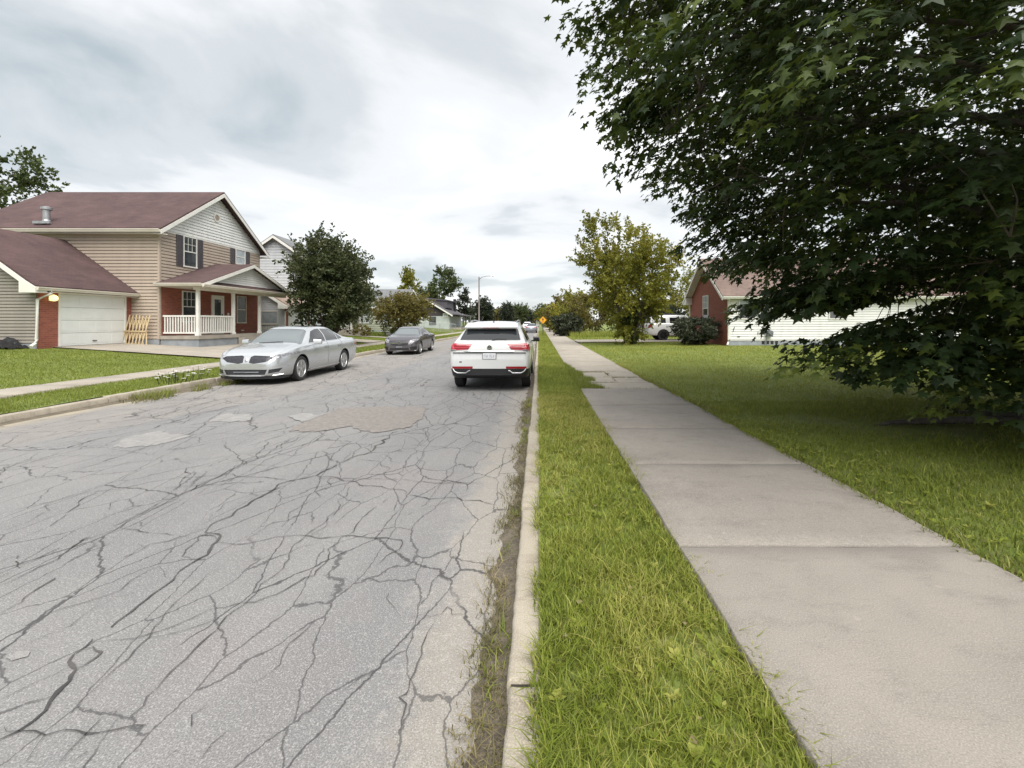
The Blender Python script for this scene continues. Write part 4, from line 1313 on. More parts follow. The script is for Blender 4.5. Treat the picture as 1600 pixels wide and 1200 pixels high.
gutter(H1, (FX + 0.03, 20.94, ez - 0.01), (x1 + 0.01, 20.94, ez - 0.01), (0, -1, 0), 'cream_trim', 0.12)
gutter(H1, (x1 + 0.02, 20.9, ez - 0.05), (x1 + 0.02, 28.6, ez - 0.05), (1, 0, 0), 'cream_trim', 0.11)


def garage(root, fx, y0, y1, d0, d1, dz, top, bx, rz, z_floor, side_mat, roof_mat, face_mat, lap=0.115, over=0.38, eave_over=0.36):
    """gabled garage; ridge runs along the street"""
    ge, gs = east(fx), south(y0)
    xr = (fx + bx) / 2
    m = MB(); m.box(bx, fx - 0.001, y0 + 0.001, y1, z_floor - 0.4, top)
    m.prism([(bx, y0 + 0.001, top), (fx - 0.001, y0 + 0.001, top), (xr, y0 + 0.001, rz - 0.1)], (0, y1 - y0, 0))
    m.build('garage_wall', side_mat, root)
    siding(root, gs, [(bx, z_floor + 0.14), (fx - 0.02, z_floor + 0.14), (fx - 0.02, top), (xr, rz - 0.12), (bx, top)], side_mat, lap)
    f = MB(); gs.box(f, bx, fx, z_floor - 0.4, z_floor + 0.14, 0.0, 0.02); f.build('foundation', M['foundation'], root)
    b = MB()
    ge.box(b, y0 - 0.03, d0 - 0.07, z_floor - 0.3, top - 0.02, 0.0, 0.035)
    ge.box(b, d1 + 0.07, y1, z_floor - 0.3, top - 0.02, 0.0, 0.035)
    ge.box(b, d0 - 0.07, d1 + 0.07, dz + 0.07, top - 0.02, 0.0, 0.035)
    b.build('brick_facing', face_mat, root)
    garage_door(root, ge, d0, d1, z_floor, dz)
    r_ = MB()
    s_ = (rz - top) / (fx - xr)
    e = top - eave_over * s_
    roof_plane(r_, [(fx + eave_over, y0 - over, e + .1), (fx + eave_over, y1, e + .1), (xr, y1, rz + .1), (xr, y0 - over, rz + .1)])
    roof_plane(r_, [(bx - eave_over, y0 - over, e + .1), (bx - eave_over, y1, e + .1), (xr, y1, rz + .101), (xr, y0 - over, rz + .101)])
    r_.build('garage_roof', roof_mat, root)
    t = MB()
    for x in (fx + eave_over, bx - eave_over):
        strip(t, (x, y0 - over - 0.002, e + .01), (xr, y0 - over - 0.002, rz + .01), 0.2, (0, -0.028, 0))
    t.box(fx + 0.0, fx + eave_over, y0 - over, y0 + 0.2, e - 0.16, e - 0.14)
    t.box(fx + 0.04, fx + eave_over - 0.01, y0 + 0.2, y1, e - 0.12, e - 0.10)
    t.build('bargeboard', M['white_trim'], root)
    bxm = MB(); bxm.prism([(fx - 0.25, y0 - over - 0.036, e - 0.17), (fx + eave_over + 0.02, y0 - over - 0.036, e - 0.17), (fx + eave_over + 0.02, y0 - over - 0.036, e + 0.03), (fx - 0.25, y0 - over - 0.036, e + 0.03 + (eave_over + 0.25) * s_ * 0.9)], (0, over + 0.03, 0))
    bxm.build('eave_return', M['white_trim'], root)
    gutter(root, (fx + eave_over, y0 - over, e + 0.04), (fx + eave_over, y1, e + 0.04), (1, 0, 0), 'cream_trim', 0.12)
    return e


e = garage(H1, -19.3, 17.25, 21.17, 18.02, 20.82, 2.80, 3.22, -25.5, 5.46, 0.70, M['drab_siding'], M['red_shingle'], M['brick'], 0.125)
dp = MB()
dp.tube([(-18.86, 17.35, e - 0.05), (-18.86, 17.35, e - 0.16), (-19.22, 17.17, e - 0.42), (-19.24, 17.16, 1.0), (-19.24, 17.12, 0.86), (-19.2, 16.92, 0.74)], [0.05, 0.05, 0.05, 0.05, 0.052, 0.06], 8)
dp.build('downspout', M['white_trim'], H1, smooth=50)
# lit lamp beside the garage door
lm = MB(); ge = east(-19.3); ge.box(lm, 17.58, 17.70, 2.50, 2.72, 0.035, 0.075)
lamp = lm.build('wall_lamp', M['cream_trim'], H1)
M['lamp_glow'] = plain('lamp_glow', (0.9, 0.75, 0.35), 0.4, Emission_Color=(1.0, 0.78, 0.30, 1), Emission_Strength=0.5)
lm = MB(); lm.lathe([(2.50, 0.04), (2.53, 0.10), (2.59, 0.13), (2.68, 0.115), (2.73, 0.06), (2.75, 0.02)], 14, (-19.10, 17.64, 0), 'z'); lm.build('bulb', M['lamp_glow'], lamp, smooth=60)

# ---- the grey house behind the first
H2 = thing('grey_house', 'pale grey sided house with tan roofed garage, next along behind the tan one', 'house', (-19.5, 34, 0.5))
gx = -17.0
e = garage(H2, gx, 30.0, 33.2, 30.35, 32.75, 2.55, 2.95, -22.4, 4.7, 0.52, M['grey_siding'], M['tan_shingle'], M['brick'])
m = MB(); m.box(-21.9, -17.1, 33.2, 37.3, 0.1, 6.4); m.prism([(-21.9, 33.2, 6.4), (-17.1, 33.2, 6.4), (-19.5, 33.2, 8.0)], (0, 4.1, 0)); m.build('wall', M['grey_siding'], H2)
siding(H2, south(33.2), [(-21.9, 2.9), (-17.1, 2.9), (-17.1, 6.4), (-19.5, 8.0), (-21.9, 6.4)], M['grey_siding'])
siding(H2, east(-17.1), [(33.2, 0.6), (37.3, 0.6), (37.3, 6.4), (33.2, 6.4)], M['grey_siding'])
r_ = MB()
roof_plane(r_, [(-16.75, 32.85, 6.25), (-16.75, 37.6, 6.25), (-19.5, 37.6, 8.12), (-19.5, 32.85, 8.12)])
roof_plane(r_, [(-22.25, 32.85, 6.25), (-22.25, 37.6, 6.25), (-19.5, 37.6, 8.121), (-19.5, 32.85, 8.121)])
r_.build('roof', M['grey_shingle'], H2)
t = MB()
for x in (-16.75, -22.25):
    strip(t, (x, 32.84, 6.17), (-19.5, 32.84, 8.04), 0.2, (0, -0.03, 0))
t.build('bargeboard', M['white_trim'], H2)
ws = south(30.0)
window(H2, ws, -19.1, -17.5, 1.55, 2.35, mat='curtained_glass', muntin=None, trim='cream_trim', mid=0.02)
dp = MB(); dp.tube([(-16.62, 30.05, e - 0.05), (-16.62, 30.05, e - 0.15), (-16.93, 29.9, e - 0.35), (-16.93, 29.9, 0.6)], 0.05, 8); dp.build('downspout', M['white_trim'], H2)
lf = thing('lattice_screen', 'white upright slat screen below the wide window of the grey house', 'screen', (-18.3, 29.6, 0.5))
for i in range(13):
    x = -19.25 + i * 0.165
    m = MB(); m.box(x, x + 0.085, 29.6, 29.63, 0.5, 1.42); m.build('slat', M['white_trim'], lf)
m = MB(); m.box(-19.3, -17.0, 29.635, 29.67, 0.62, 0.70); m.box(-19.3, -17.0, 29.635, 29.67, 1.22, 1.30); m.build('rail', M['white_trim'], lf)

# ---- house with the white porch behind the dark tree
H3 = thing('porch_house', 'brick fronted bungalow with white porch columns, behind the dark rounded tree', 'house', (-19, 42, 0.45))
hx = -18.6
m = MB(); m.box(-27, hx, 38.3, 47.2, 0.1, 3.45); m.prism([(hx, 38.3, 3.45), (hx, 47.2, 3.45), (hx, 42.75, 5.75)], (-8, 0, 0)); m.build('wall', M['green_siding'], H3)
h3 = east(hx)
b = MB(); h3.box(b, 38.3, 43.0, 0.3, 3.45, 0.0, 0.03); b.build('brick_facing', M['brick'], H3)
siding(H3, h3, [(43.0, 0.7), (47.2, 0.7), (47.2, 3.4), (43.0, 3.4)], M['green_siding'])
siding(H3, south(38.3), [(-27, 0.7), (hx, 0.7), (hx, 3.4), (-27, 3.4)], M['green_siding'])
r_ = MB()
roof_plane(r_, [(-27.3, 37.6, 3.15), (-16.7, 37.6, 3.15), (-16.7, 42.75, 5.9), (-27.3, 42.75, 5.9)])
roof_plane(r_, [(-27.3, 47.9, 3.15), (-16.7, 47.9, 3.15), (-16.7, 42.75, 5.901), (-27.3, 42.75, 5.901)])
r_.build('roof', M['grey_shingle'], H3)
t = MB()
for yy_ in (37.6, 47.9):
    strip(t, (-16.7, yy_, 3.08), (-16.7, 42.75, 5.83), 0.2, (0.03, 0, 0))
t.box(hx, -16.75, 37.8, 47.7, 2.98, 3.06)
t.build('bargeboard', M['white_trim'], H3)
siding(H3, east(-16.95), [(38.0, 3.1), (47.5, 3.1), (42.75, 5.6)], M['white_siding'])
m = MB(); m.box(hx + 0.03, -16.95, 38.2, 43.2, 0.1, 1.0); hp = m.build('porch', M['porch_concrete'], H3)
for y in (38.3, 40.0, 40.85, 42.85):
    m = MB(); m.box(-17.2, -17.02, y - 0.09, y + 0.09, 1.0, 2.98); m.box(-17.24, -16.98, y - 0.13, y + 0.13, 2.86, 2.975); m.build('post', M['white_trim'], hp)
railing(hp, (-17.1, 38.4), (-17.1, 39.9), 1.0, 10)
railing(hp, (hx + 0.05, 38.4), (-17.2, 38.4), 1.0, 9)
m = MB(); h3.box(m, 41.3, 42.3, 1.0, 3.05, 0.03, 0.07); d3 = m.build('door', M['dark_shake'], H3)
m = MB(); h3.box(m, 41.5, 42.1, 1.9, 2.8, 0.07, 0.078); m.build('pane', M['window_glass'], d3)
window(H3, h3, 38.9, 39.8, 1.7, 2.9, muntin=None)
window(H3, h3, 44.3, 45.6, 1.6, 2.8, muntin=None)
for i in range(4):
    m = MB(); m.box(-16.94 + 0.3 * i, -16.64 + 0.3 * i, 41.1, 42.6, 0.1, 0.84 - 0.17 * i); m.build('step', M['porch_concrete'], hp)

# ---- pale green bungalow with its side to us
H4 = thing('green_bungalow', 'pale green bungalow with grey roof, half hidden behind the bronze leaved tree', 'house', (-19, 53, 0.4))
m = MB(); m.box(-24.5, -15.5, 50, 58, 0.1, 3.55); m.prism([(-15.5, 50, 3.55), (-15.5, 58, 3.55), (-15.5, 54, 5.5)], (-9, 0, 0)); m.build('wall', M['green_siding'], H4)
siding(H4, south(50), [(-24.5, 0.75), (-15.5, 0.75), (-15.5, 3.5), (-24.5, 3.5)], M['green_siding'], 0.2)
siding(H4, east(-15.5), [(50, 0.75), (58, 0.75), (58, 3.5), (54, 5.4), (50, 3.5)], M['green_siding'], 0.2)
m = MB(); south(50).box(m, -24.5, -15.5, 0.0, 0.75, 0, 0.03); m.build('foundation', M['pale_block'], H4)
r_ = MB()
roof_plane(r_, [(-24.9, 49.5, 3.4), (-15.1, 49.5, 3.4), (-15.1, 54, 5.62), (-24.9, 54, 5.62)])
roof_plane(r_, [(-24.9, 58.5, 3.4), (-15.1, 58.5, 3.4), (-15.1, 54, 5.621), (-24.9, 54, 5.621)])
r_.build('roof', M['grey_shingle'], H4)
t = MB()
for yy_ in (49.5, 58.5):
    strip(t, (-15.1, yy_, 3.33), (-15.1, 54, 5.55), 0.2, (0.03, 0, 0))
t.build('bargeboard', M['white_trim'], H4)
gutter(H4, (-24.9, 49.5, 3.4), (-15.1, 49.5, 3.4), (0, -1, 0), 'white_trim', 0.14)
window(H4, south(50), -19.9, -18.8, 1.6, 2.9, mat='curtained_glass', muntin=None)
window(H4, south(50), -17.9, -16.9, 1.6, 2.9, mat='curtained_glass', muntin=None)

# ---- dark gabled house farther along
H5 = thing('dark_gabled_house', 'house with dark shingled gable over pale block lower wall, beside the street lamp', 'house', (-19, 80, 0.5))
m = MB(); m.box(-24.5, -15.6, 78, 90, 0.1, 2.75); m.build('wall', M['pale_block'], H5)
m = MB(); m.prism([(-24.5, 77.98, 2.7), (-15.55, 77.98, 2.7), (-15.55, 77.98, 3.05), (-20, 77.98, 5.75), (-24.5, 77.98, 3.05)], (0, 12, 0)); m.build('gable', M['dark_shake'], H5)
r_ = MB()
roof_plane(r_, [(-14.9, 77.3, 2.9), (-14.9, 90.5, 2.9), (-20, 90.5, 6.0), (-20, 77.3, 6.0)])
roof_plane(r_, [(-25.1, 77.3, 2.9), (-25.1, 90.5, 2.9), (-20, 90.5, 6.001), (-20, 77.3, 6.001)])
r5 = r_.build('roof', M['slate_shingle'], H5)
m = MB(); m.box(-19.6, -16.5, 80.5, 86.5, 4.2, 5.7); m.prism([(-19.9, 80.3, 5.7), (-16.2, 80.3, 5.45), (-16.2, 80.3, 5.6), (-19.9, 80.3, 6.02)], (0, 6.6, 0)); m.build('dormer', M['slate_shingle'], r5)
m = MB(); m.box(-16.6, -16.1, 86.8, 87.3, 3.6, 6.1); m.build('chimney', M['black_trim'], r5)
t = MB()
for x in (-14.9, -25.1):
    strip(t, (x, 77.29, 2.85), (-20, 77.29, 5.95), 0.26, (0, -0.04, 0))
t.build('bargeboard', M['white_trim'], H5)
window(H5, south(77.98), -21.4, -20.5, 3.2, 4.3, muntin=None, t=0.12)
window(H5, south(78), -19.0, -18.0, 1.3, 2.5, muntin=None, trim='shutter', t=0.1)
window(H5, south(77.98), -16.6, -15.9, 2.6, 3.1, muntin=None, mat='curtained_glass', t=0.1)
m = MB(); m.box(-15.55, -13.6, 78.6, 89, 0.1, 0.7); h5p = m.build('porch', M['porch_concrete'], H5)
for y in (78.8, 81.5, 84.5, 88.8):
    m = MB(); m.box(-13.9, -13.66, y - 0.12, y + 0.12, 0.7, 2.9); m.build('post', M['grey_metal'], h5p)
m = MB(); m.prism([(-15.0, 78.3, 3.05), (-13.3, 78.3, 2.75), (-13.3, 78.3, 2.9), (-15.0, 78.3, 3.2)], (0, 11, 0)); m.build('porch_roof', M['slate_shingle'], H5)

# ---- brick and white bungalow on the right
H6 = thing('brick_gabled_house', 'white sided house with red brick street gable and brown roof, behind the big maple', 'house', (17, 30, 0.25))
bx, y0, y1, top, rz = 11.4, 27.0, 33.5, 3.45, 5.85
yr = (y0 + y1) / 2
ww, wsd = west(bx), south(y0)
m = MB(); m.box(bx + 0.001, 30, y0 + 0.001, y1, 0.0, top); m.prism([(bx + 0.001, y0 + 0.001, top), (bx + 0.001, y1, top), (bx + 0.001, yr, rz - 0.1)], (18.5, 0, 0)); m.build('wall', M['white_siding'], H6)
m = MB(); m.prism([ww.p(y0 - 0.0, 0.1), ww.p(y1, 0.1), ww.p(y1, top), ww.p(yr, rz - 0.08), ww.p(y0, top)], (-0.04, 0, 0)); m.build('brick_facing', M['brick'], H6)
siding(H6, wsd, [(bx + 0.12, 0.62), (30, 0.62), (30, top), (bx + 0.12, top)], M['white_siding'], 0.15)
m = MB(); wsd.box(m, bx + 0.02, 30, 0.0, 0.62, 0.0, 0.018); m.build('foundation', M['foundation'], H6)
m = MB(); wsd.box(m, bx - 0.04, bx + 0.12, 0.62, top, 0.0, 0.05); wsd.box(m, bx + 0.12, 30, 0.56, 0.63, 0.018, 0.04); m.build('trim_board', M['white_trim'], H6)
s_ = (rz - top) / (yr - y0)
ov = 0.42
ez = top - ov * s_
xo = bx - 0.5
r_ = MB()
roof_plane(r_, [(xo, y0 - ov, ez + .1), (30.4, y0 - ov, ez + .1), (30.4, yr, rz + .1), (xo, yr, rz + .1)])
roof_plane(r_, [(xo, y1 + ov, ez + .1), (30.4, y1 + ov, ez + .1), (30.4, yr, rz + .101), (xo, yr, rz + .101)])
r_.build('roof', M['brown_shingle'], H6)
t = MB()
for yy_ in (y0 - ov, y1 + ov):
    strip(t, (xo - 0.002, yy_, ez + .02), (xo - 0.002, yr, rz + .02), 0.2, (-0.03, 0, 0))
    t.prism([(xo, yy_, ez - 0.13), (bx - 0.04, yy_, ez - 0.13), (bx - 0.04, yr, rz - 0.13), (xo, yr, rz - 0.13)], (0, 0, 0.02))
t.build('bargeboard', M['white_trim'], H6)
m = MB(); m.prism([(xo, y1 + ov + 0.01, ez - 0.18), (xo, y1 + ov + 0.01, ez + 0.04), (xo, y1 - 0.3, ez + 0.3), (xo, y1 - 0.3, ez - 0.18)], (0.46, 0, 0)); m.build('eave_return', M['white_trim'], H6)
gutter(H6, (xo, y0 - ov, ez + .05), (30.4, y0 - ov, ez + .05), (0, -1, 0), 'white_trim', 0.13)
window(H6, wsd, 12.08, 12.92, 1.90, 3.34, mat='curtained_glass', muntin=None, lower='screen_glass', t=0.06, mid=0.55)
window(H6, wsd, 17.5, 18.5, 1.90, 3.34, mat='curtained_glass', muntin=None, lower='screen_glass', t=0.06)
window(H6, Wall((bx - 0.04, 0), (0, 1), (-1, 0)), 30.0, 30.85, 1.78, 3.42, muntin=(3, 2), mat='curtained_glass', lower='window_glass', t=0.05)
for (x, y) in ((bx - 0.02, y0 - 0.09), (bx - 0.1, y1 + 0.05)):
    m = MB(); m.tube([(x, y - 0.28 if y < 30 else y, ez - 0.05), (x, y, ez - 0.35), (x, y, 0.62), (x - 0.03, y - 0.05, 0.46), (x - 0.14, y - 0.18, 0.30)], [0.05, 0.05, 0.05, 0.05, 0.06], 8); m.build('downspout', M['white_trim'], H6, smooth=50)
# meters and the pierced basement blocks
m = MB()
m.lathe([(-0.20, 0.13), (-0.05, 0.16), (0.05, 0.16), (0.20, 0.13)], 14, (13.82, y0 - 0.18, 1.04), 'y')
m.box(13.66, 13.98, y0 - 0.28, y0 - 0.06, 0.80, 0.96)
gm = m.build('gas_meter', M['grey_metal'], H6, smooth=40)
m = MB(); m.tube([(13.62, y0 - 0.16, 0.3), (13.62, y0 - 0.16, 1.02), (13.66, y0 - 0.16, 1.2), (13.8, y0 - 0.16, 1.24), (13.9, y0 - 0.16, 1.1)], 0.026, 7); m.tube([(13.2, y0 - 0.1, 0.98), (13.45, y0 - 0.1, 1.06), (13.7, y0 - 0.16, 1.22)], 0.014, 6)
m.build('pipe', M['grey_metal'], gm)
for i in range(4):
    m = MB(); a = 13.42 + i * 0.27; wsd.box(m, a, a + 0.17, 0.34, 0.53, 0.0, 0.024); m.build('vent_block', M['sign_black'], H6)
m = MB(); wsd.box(m, 11.95, 12.1, 0.78, 0.84, 0.02, 0.07); m.build('tap', M['grey_metal'], H6)

# ------------------------------------------------------------------ trees and shrubs
def leaf_cards(name, P, Nrm, size, tint, mat, parent, rng, long=1.5):
    """one folded leaf (two triangles) per point; Nrm is the direction in which it grows"""
    n = len(P)
    g = Nrm / (np.linalg.norm(Nrm, axis=1, keepdims=True) + 1e-6)
    rnd_ = rng.normal(size=(n, 3))
    s = np.cross(g, rnd_); s /= (np.linalg.norm(s, axis=1, keepdims=True) + 1e-6)
    u = np.cross(s, g)
    L = size * rng.uniform(0.6, 1.3, n)[:, None]
    Wd = L / long * 0.5
    V = np.empty((n, 4, 3), np.float32)
    V[:, 0] = P
    V[:, 1] = P + g * L * 0.45 + s * Wd + u * Wd * 0.3
    V[:, 2] = P + g * L
    V[:, 3] = P + g * L * 0.45 - s * Wd + u * Wd * 0.3
    b = np.arange(n)[:, None] * 4
    F = np.concatenate([b + np.array([[0, 1, 2]]), b + np.array([[0, 2, 3]])])
    return fast_mesh(name, V.reshape(-1, 3), [F], mat, {'tint': np.repeat(np.clip(tint, 0, 1), 4)}, parent)


def tree(name, label, cat, x, y, h, r, z0, n_leaf, size, leaf, bark, seed, ncl=70, trunk_r=0.14, shape='round', group=None, stems=1, ragged_=0.3, dens=0.16, limbs=True, zb=None):
    rng = np.random.default_rng(seed)
    gz = float(ground_z(x, y)) - 0.05 if zb is None else zb
    root = thing(name, label, cat, (x, y, gz), 0, group)
    hc = (h + z0) / 2
    hr = (h - z0) / 2
    # cluster centres inside an uneven envelope
    d = rng.normal(size=(ncl, 3)); d /= np.linalg.norm(d, axis=1, keepdims=True)
    lobes = rng.normal(size=(6, 3)); lobes /= np.linalg.norm(lobes, axis=1, keepdims=True)
    bump_ = (np.max(d @ lobes.T, axis=1) - 0.5) * ragged_
    f = (rng.uniform(0.15, 1, ncl) ** 0.42) * (0.86 + bump_)
    C = d * f[:, None] * np.array([r, r, hr])
    if shape == 'cone':
        k = np.clip((C[:, 2] / hr + 1) / 2, 0, 1)
        C[:, :2] *= (1.25 - 0.95 * k)[:, None]
    if shape == 'vase':
        k = np.clip((C[:, 2] / hr + 1) / 2, 0, 1)
        C[:, :2] *= (0.55 + 0.65 * k)[:, None]
    C[:, 2] += hc
    per = n_leaf // ncl
    cl = np.repeat(np.arange(ncl), per)
    sg = np.array([r * dens * 1.25, r * dens * 1.25, hr * dens])
    # every cluster is a handful of shoots; leaves sit along the shoots
    ntw = 7
    od_ = C - np.array([0, 0, hc * 0.8]); od_ /= np.linalg.norm(od_, axis=1, keepdims=True) + 1e-6
    tw = od_[:, None, :] * 0.55 + rng.normal(size=(ncl, ntw, 3)) * 0.62 + np.array([0, 0, 0.12])
    tw /= np.linalg.norm(tw, axis=2, keepdims=True)
    tl_ = rng.uniform(0.55, 1.3, (ncl, ntw, 1)) * dens * 3.0 * np.array([r, r, hr])
    ti = rng.integers(0, ntw, len(cl))
    qq = rng.uniform(0.0, 1, len(cl)) ** 0.8
    P = C[cl] - od_[cl] * dens * r * 0.8 + (tw * tl_)[cl, ti] * qq[:, None] + rng.normal(size=(len(cl), 3)) * (sg * 0.22) * (1.25 - qq * 0.75)[:, None]
    P[:, 2] = np.maximum(P[:, 2], 0.12)
    out = (P - np.array([0, 0, hc * 0.75])) / np.array([r, r, hr])
    out /= np.linalg.norm(out, axis=1, keepdims=True) + 1e-6
    grow = tw[cl, ti] * 0.6 + out * 0.3 + rng.normal(size=P.shape) * 0.75 + np.array([0, 0, -0.15])
    t = 0.46 + rng.normal(0, 0.13, ncl)[cl] + rng.normal(0, 0.12, len(cl))
    # trunk and limbs
    tk = MB()
    top = np.array([0.1 * r * rng.normal(), 0.1 * r * rng.normal(), h * 0.72])
    nodes = []
    for sstem in range(stems):
        a = rng.uniform(0, 6.28)
        off = np.array([math.cos(a), math.sin(a), 0]) * (0.0 if stems == 1 else trunk_r * 1.3)
        tp = top if stems == 1 else np.array([math.cos(a) * r * 0.45, math.sin(a) * r * 0.45, h * rng.uniform(0.55, 0.8)])
        path = []
        for i in range(8):
            q = i / 7
            path.append(off * (1 - q) + tp * q + np.array([rng.normal() * 0.03 * r, rng.normal() * 0.03 * r, 0]) * (q > 0.05))
        rr = [trunk_r * (1.35 if i == 0 else 1.0 - 0.82 * (i / 7)) / (1 if stems == 1 else 1.5) for i in range(8)]
        tk.tube(path, rr, 8)
        nodes += [(p, rr[i]) for i, p in enumerate(path) if p[2] > min(z0 * 0.8, h * 0.3)]
    tk.build('trunk', M[bark], root, smooth=60, world=False)
    if limbs:
        bk = MB()
        NP = np.array([n_[0] for n_ in nodes])
        for c in C[::1 if ncl <= 90 else 2]:
            dd = np.linalg.norm((NP - c) * np.array([1, 1, 1.0]) + np.array([0, 0, 0.25 * r]), axis=1)
            k = int(np.argmin(dd))
            p0 = NP[k]
            mid = (p0 + c) / 2 + np.array([0, 0, -0.06 * np.linalg.norm(c - p0)]) + rng.normal(size=3) * 0.04 * r
            r0 = max(0.012, nodes[k][1] * 0.42)
            bk.tube([p0, mid, c], [r0, r0 * 0.6, 0.008], 5, False)
        bk.build('branches', M[bark], root, smooth=60, world=False)
    leaf_cards('crown', P, grow, size, t, M[leaf], root, rng)
    return root


ORN = 'trees behind the houses'
tree('rounded_tree', 'dense dark green rounded tree on the lawn in front of the grey house', 'tree', -13.1, 28, 6.75, 2.6, 0.7, 40000, 0.16, 'dark_leaf', 'bark', 11, 150, 0.17, 'round', None, 3, 0.35, 0.14)
tree('bronze_tree', 'low spreading tree with bronze yellow leaves, above the black sedan', 'tree', -12.9, 42, 4.5, 2.55, 0.9, 13000, 0.17, 'olive_leaf', 'bark', 12, 80, 0.13, 'round', None, 2, 0.5)
tree('yellow_maple', 'tall loose yellow green tree on the right lawn beside the white truck', 'tree', 5.9, 29.4, 8.0, 3.25, 0.6, 34000, 0.165, 'yellow_leaf', 'bark', 13, 150, 0.15, 'vase', None, 3, 0.7, 0.10)
# shoots at its foot
tree('sucker_shrub', 'dark shoots growing around the foot of the tall yellow green tree', 'shrub', 6.1, 29.2, 2.5, 0.65, 0.1, 2600, 0.15, 'mid_leaf', 'bark', 14, 26, 0.04, 'vase', None, 3)
tree('tall_tree', 'tall airy tree rising behind the roof of the tan house, far left', 'tree', -57.5, 46, 18.8, 4.9, 7.5, 8000, 0.42, 'mid_leaf', 'grey_bark', 15, 70, 0.4, 'round', None, 1, 0.8, 0.10)
tree('tall_tree', 'airy tall tree behind the dark gabled house, taller of the two there', 'tree', -20.6, 97, 13.2, 3.6, 5.6, 4600, 0.42, 'mid_leaf', 'grey_bark', 16, 46, 0.3, 'round', ORN, 1, 0.8, 0.11)
tree('tall_tree', 'pale green pointed tree rising behind the grey roof of the green bungalow', 'tree', -25.6, 88, 11.6, 2.6, 3.0, 3200, 0.42, 'yellow_leaf', 'grey_bark', 17, 36, 0.25, 'cone', ORN, 1, 0.7, 0.14)
tree('tall_tree', 'mid green bushy tree between the bronze tree and the dark gabled house', 'tree', -22.2, 92, 8.8, 2.5, 3.0, 3200, 0.42, 'mid_leaf', 'grey_bark', 18, 36, 0.25, 'round', ORN, 1, 0.6, 0.15)
tree('tall_tree', 'small dark tree just behind the chimney of the dark gabled house', 'tree', -17.6, 105, 8.3, 2.0, 2.6, 2200, 0.42, 'deep_leaf', 'grey_bark', 19, 30, 0.2, 'round', ORN, 1, 0.7, 0.14)
tree('street_tree', 'dark dense street tree right beside the tall street lamp', 'tree', -12.2, 100, 7.4, 3.0, 0.8, 5200, 0.4, 'deep_leaf', 'bark', 20, 46, 0.25, 'cone', 'dark street trees down the road', 1, 0.4, 0.17)
tree('street_tree', 'smaller dark street tree farther on, past the one by the street lamp', 'tree', -8.6, 122, 6.9, 2.3, 0.8, 3600, 0.45, 'deep_leaf', 'bark', 21, 36, 0.22, 'cone', 'dark street trees down the road', 1, 0.4, 0.17)
tree('street_tree', 'olive street tree beside the second, shorter looking lamp post', 'tree', -6.4, 150, 7.6, 3.6, 0.8, 3600, 0.55, 'mid_leaf', 'bark', 22, 40, 0.25, 'round', 'dark street trees down the road', 1, 0.7, 0.15)
rs = random.Random(3)
FARL = ['rounded far tree closing the left side of the street end', 'far tree standing a little left of the far end of the road', 'pale far tree near the vanishing point of the road', 'low far tree at the very end of the road',
        'dull green far tree over the roof of the white crossover', 'darker far tree over the roof of the white crossover', 'far tree between the two lamp posts', 'far tree behind the olive street tree']
for i, (fx_, fy_, fh, fr) in enumerate(((-30, 330, 11, 8), (-8, 230, 9.5, 4.6), (-2.5, 300, 9, 6), (3, 380, 9, 8), (-38, 260, 10, 7), (-24, 240, 9, 6), (-16, 200, 7.5, 4.5), (-11, 260, 10, 5))):
    tree('far_tree', FARL[i], 'tree', fx_, fy_, fh, fr, 0.8, 2600, 0.9, ('mid_leaf', 'deep_leaf', 'olive_leaf', 'mid_leaf')[i % 4], 'bark', 40 + i, 34, 0.3, 'round', 'far trees at the end of the road', 1, 0.5, 0.18, False)
# overgrown shrubs along the right pavement
SH = [(2.9, 47.5, 2.3, 1.5, 'juniper', 'dark drooping shrub overhanging the end of the pavement'),
      (3.6, 53, 4.0, 2.0, 'yellow_leaf', 'yellow green shrub just behind the diamond sign'),
      (6.1, 52, 4.6, 2.5, 'olive_leaf', 'bronze tinged tall shrub between the sign and the yellow green tree'),
      (9.2, 51, 5.2, 2.7, 'yellow_leaf', 'yellow shrub behind the left side of the tall yellow green tree'),
      (11.6, 47, 3.6, 2.3, 'mid_leaf', 'green shrub behind the foot of the tall yellow green tree'),
      (14.0, 49, 4.4, 2.6, 'olive_leaf', 'olive shrub behind the rear of the white truck'),
      (16.2, 46, 6.6, 2.7, 'yellow_leaf', 'light green tree showing left of the brick gable'),
      (12.9, 44, 3.2, 1.7, 'deep_leaf', 'dark shrub behind the roof of the white truck'),
      (3.2, 66, 5.0, 2.2, 'olive_leaf', 'straggly shrub with bare tips, above the diamond sign'),
      (2.8, 82, 4.6, 2.4, 'yellow_leaf', 'far shrub left of the diamond sign'),
      (6.4, 74, 6.2, 3.0, 'yellow_leaf', 'tall pale shrub behind the row beside the sign'),
      (3.0, 110, 6.5, 3.4, 'mid_leaf', 'shrubby tree far down the right side of the road'),
      (19.5, 52, 7.5, 3.0, 'mid_leaf', 'green tree behind the brick gabled house')]
for i, (sx_, sy_, sh, sr_, lf_, lb) in enumerate(SH):
    tree('wild_shrub', lb, 'shrub', sx_, sy_, sh, sr_, 0.05, int(2600 + 900 * sr_), 0.24 if sy_ < 60 else 0.36, lf_, 'bark', 60 + i, 48, 0.07, 'round', 'overgrown shrubs along the right pavement', 3, 0.7, 0.15)
tree('juniper_bush', 'wide dark juniper bush in front of the brick gable wall', 'bush', 9.9, 28.2, 1.75, 1.62, 0.02, 15000, 0.11, 'juniper', 'bark', 90, 80, 0.05, 'vase', None, 4, 0.5, 0.14)
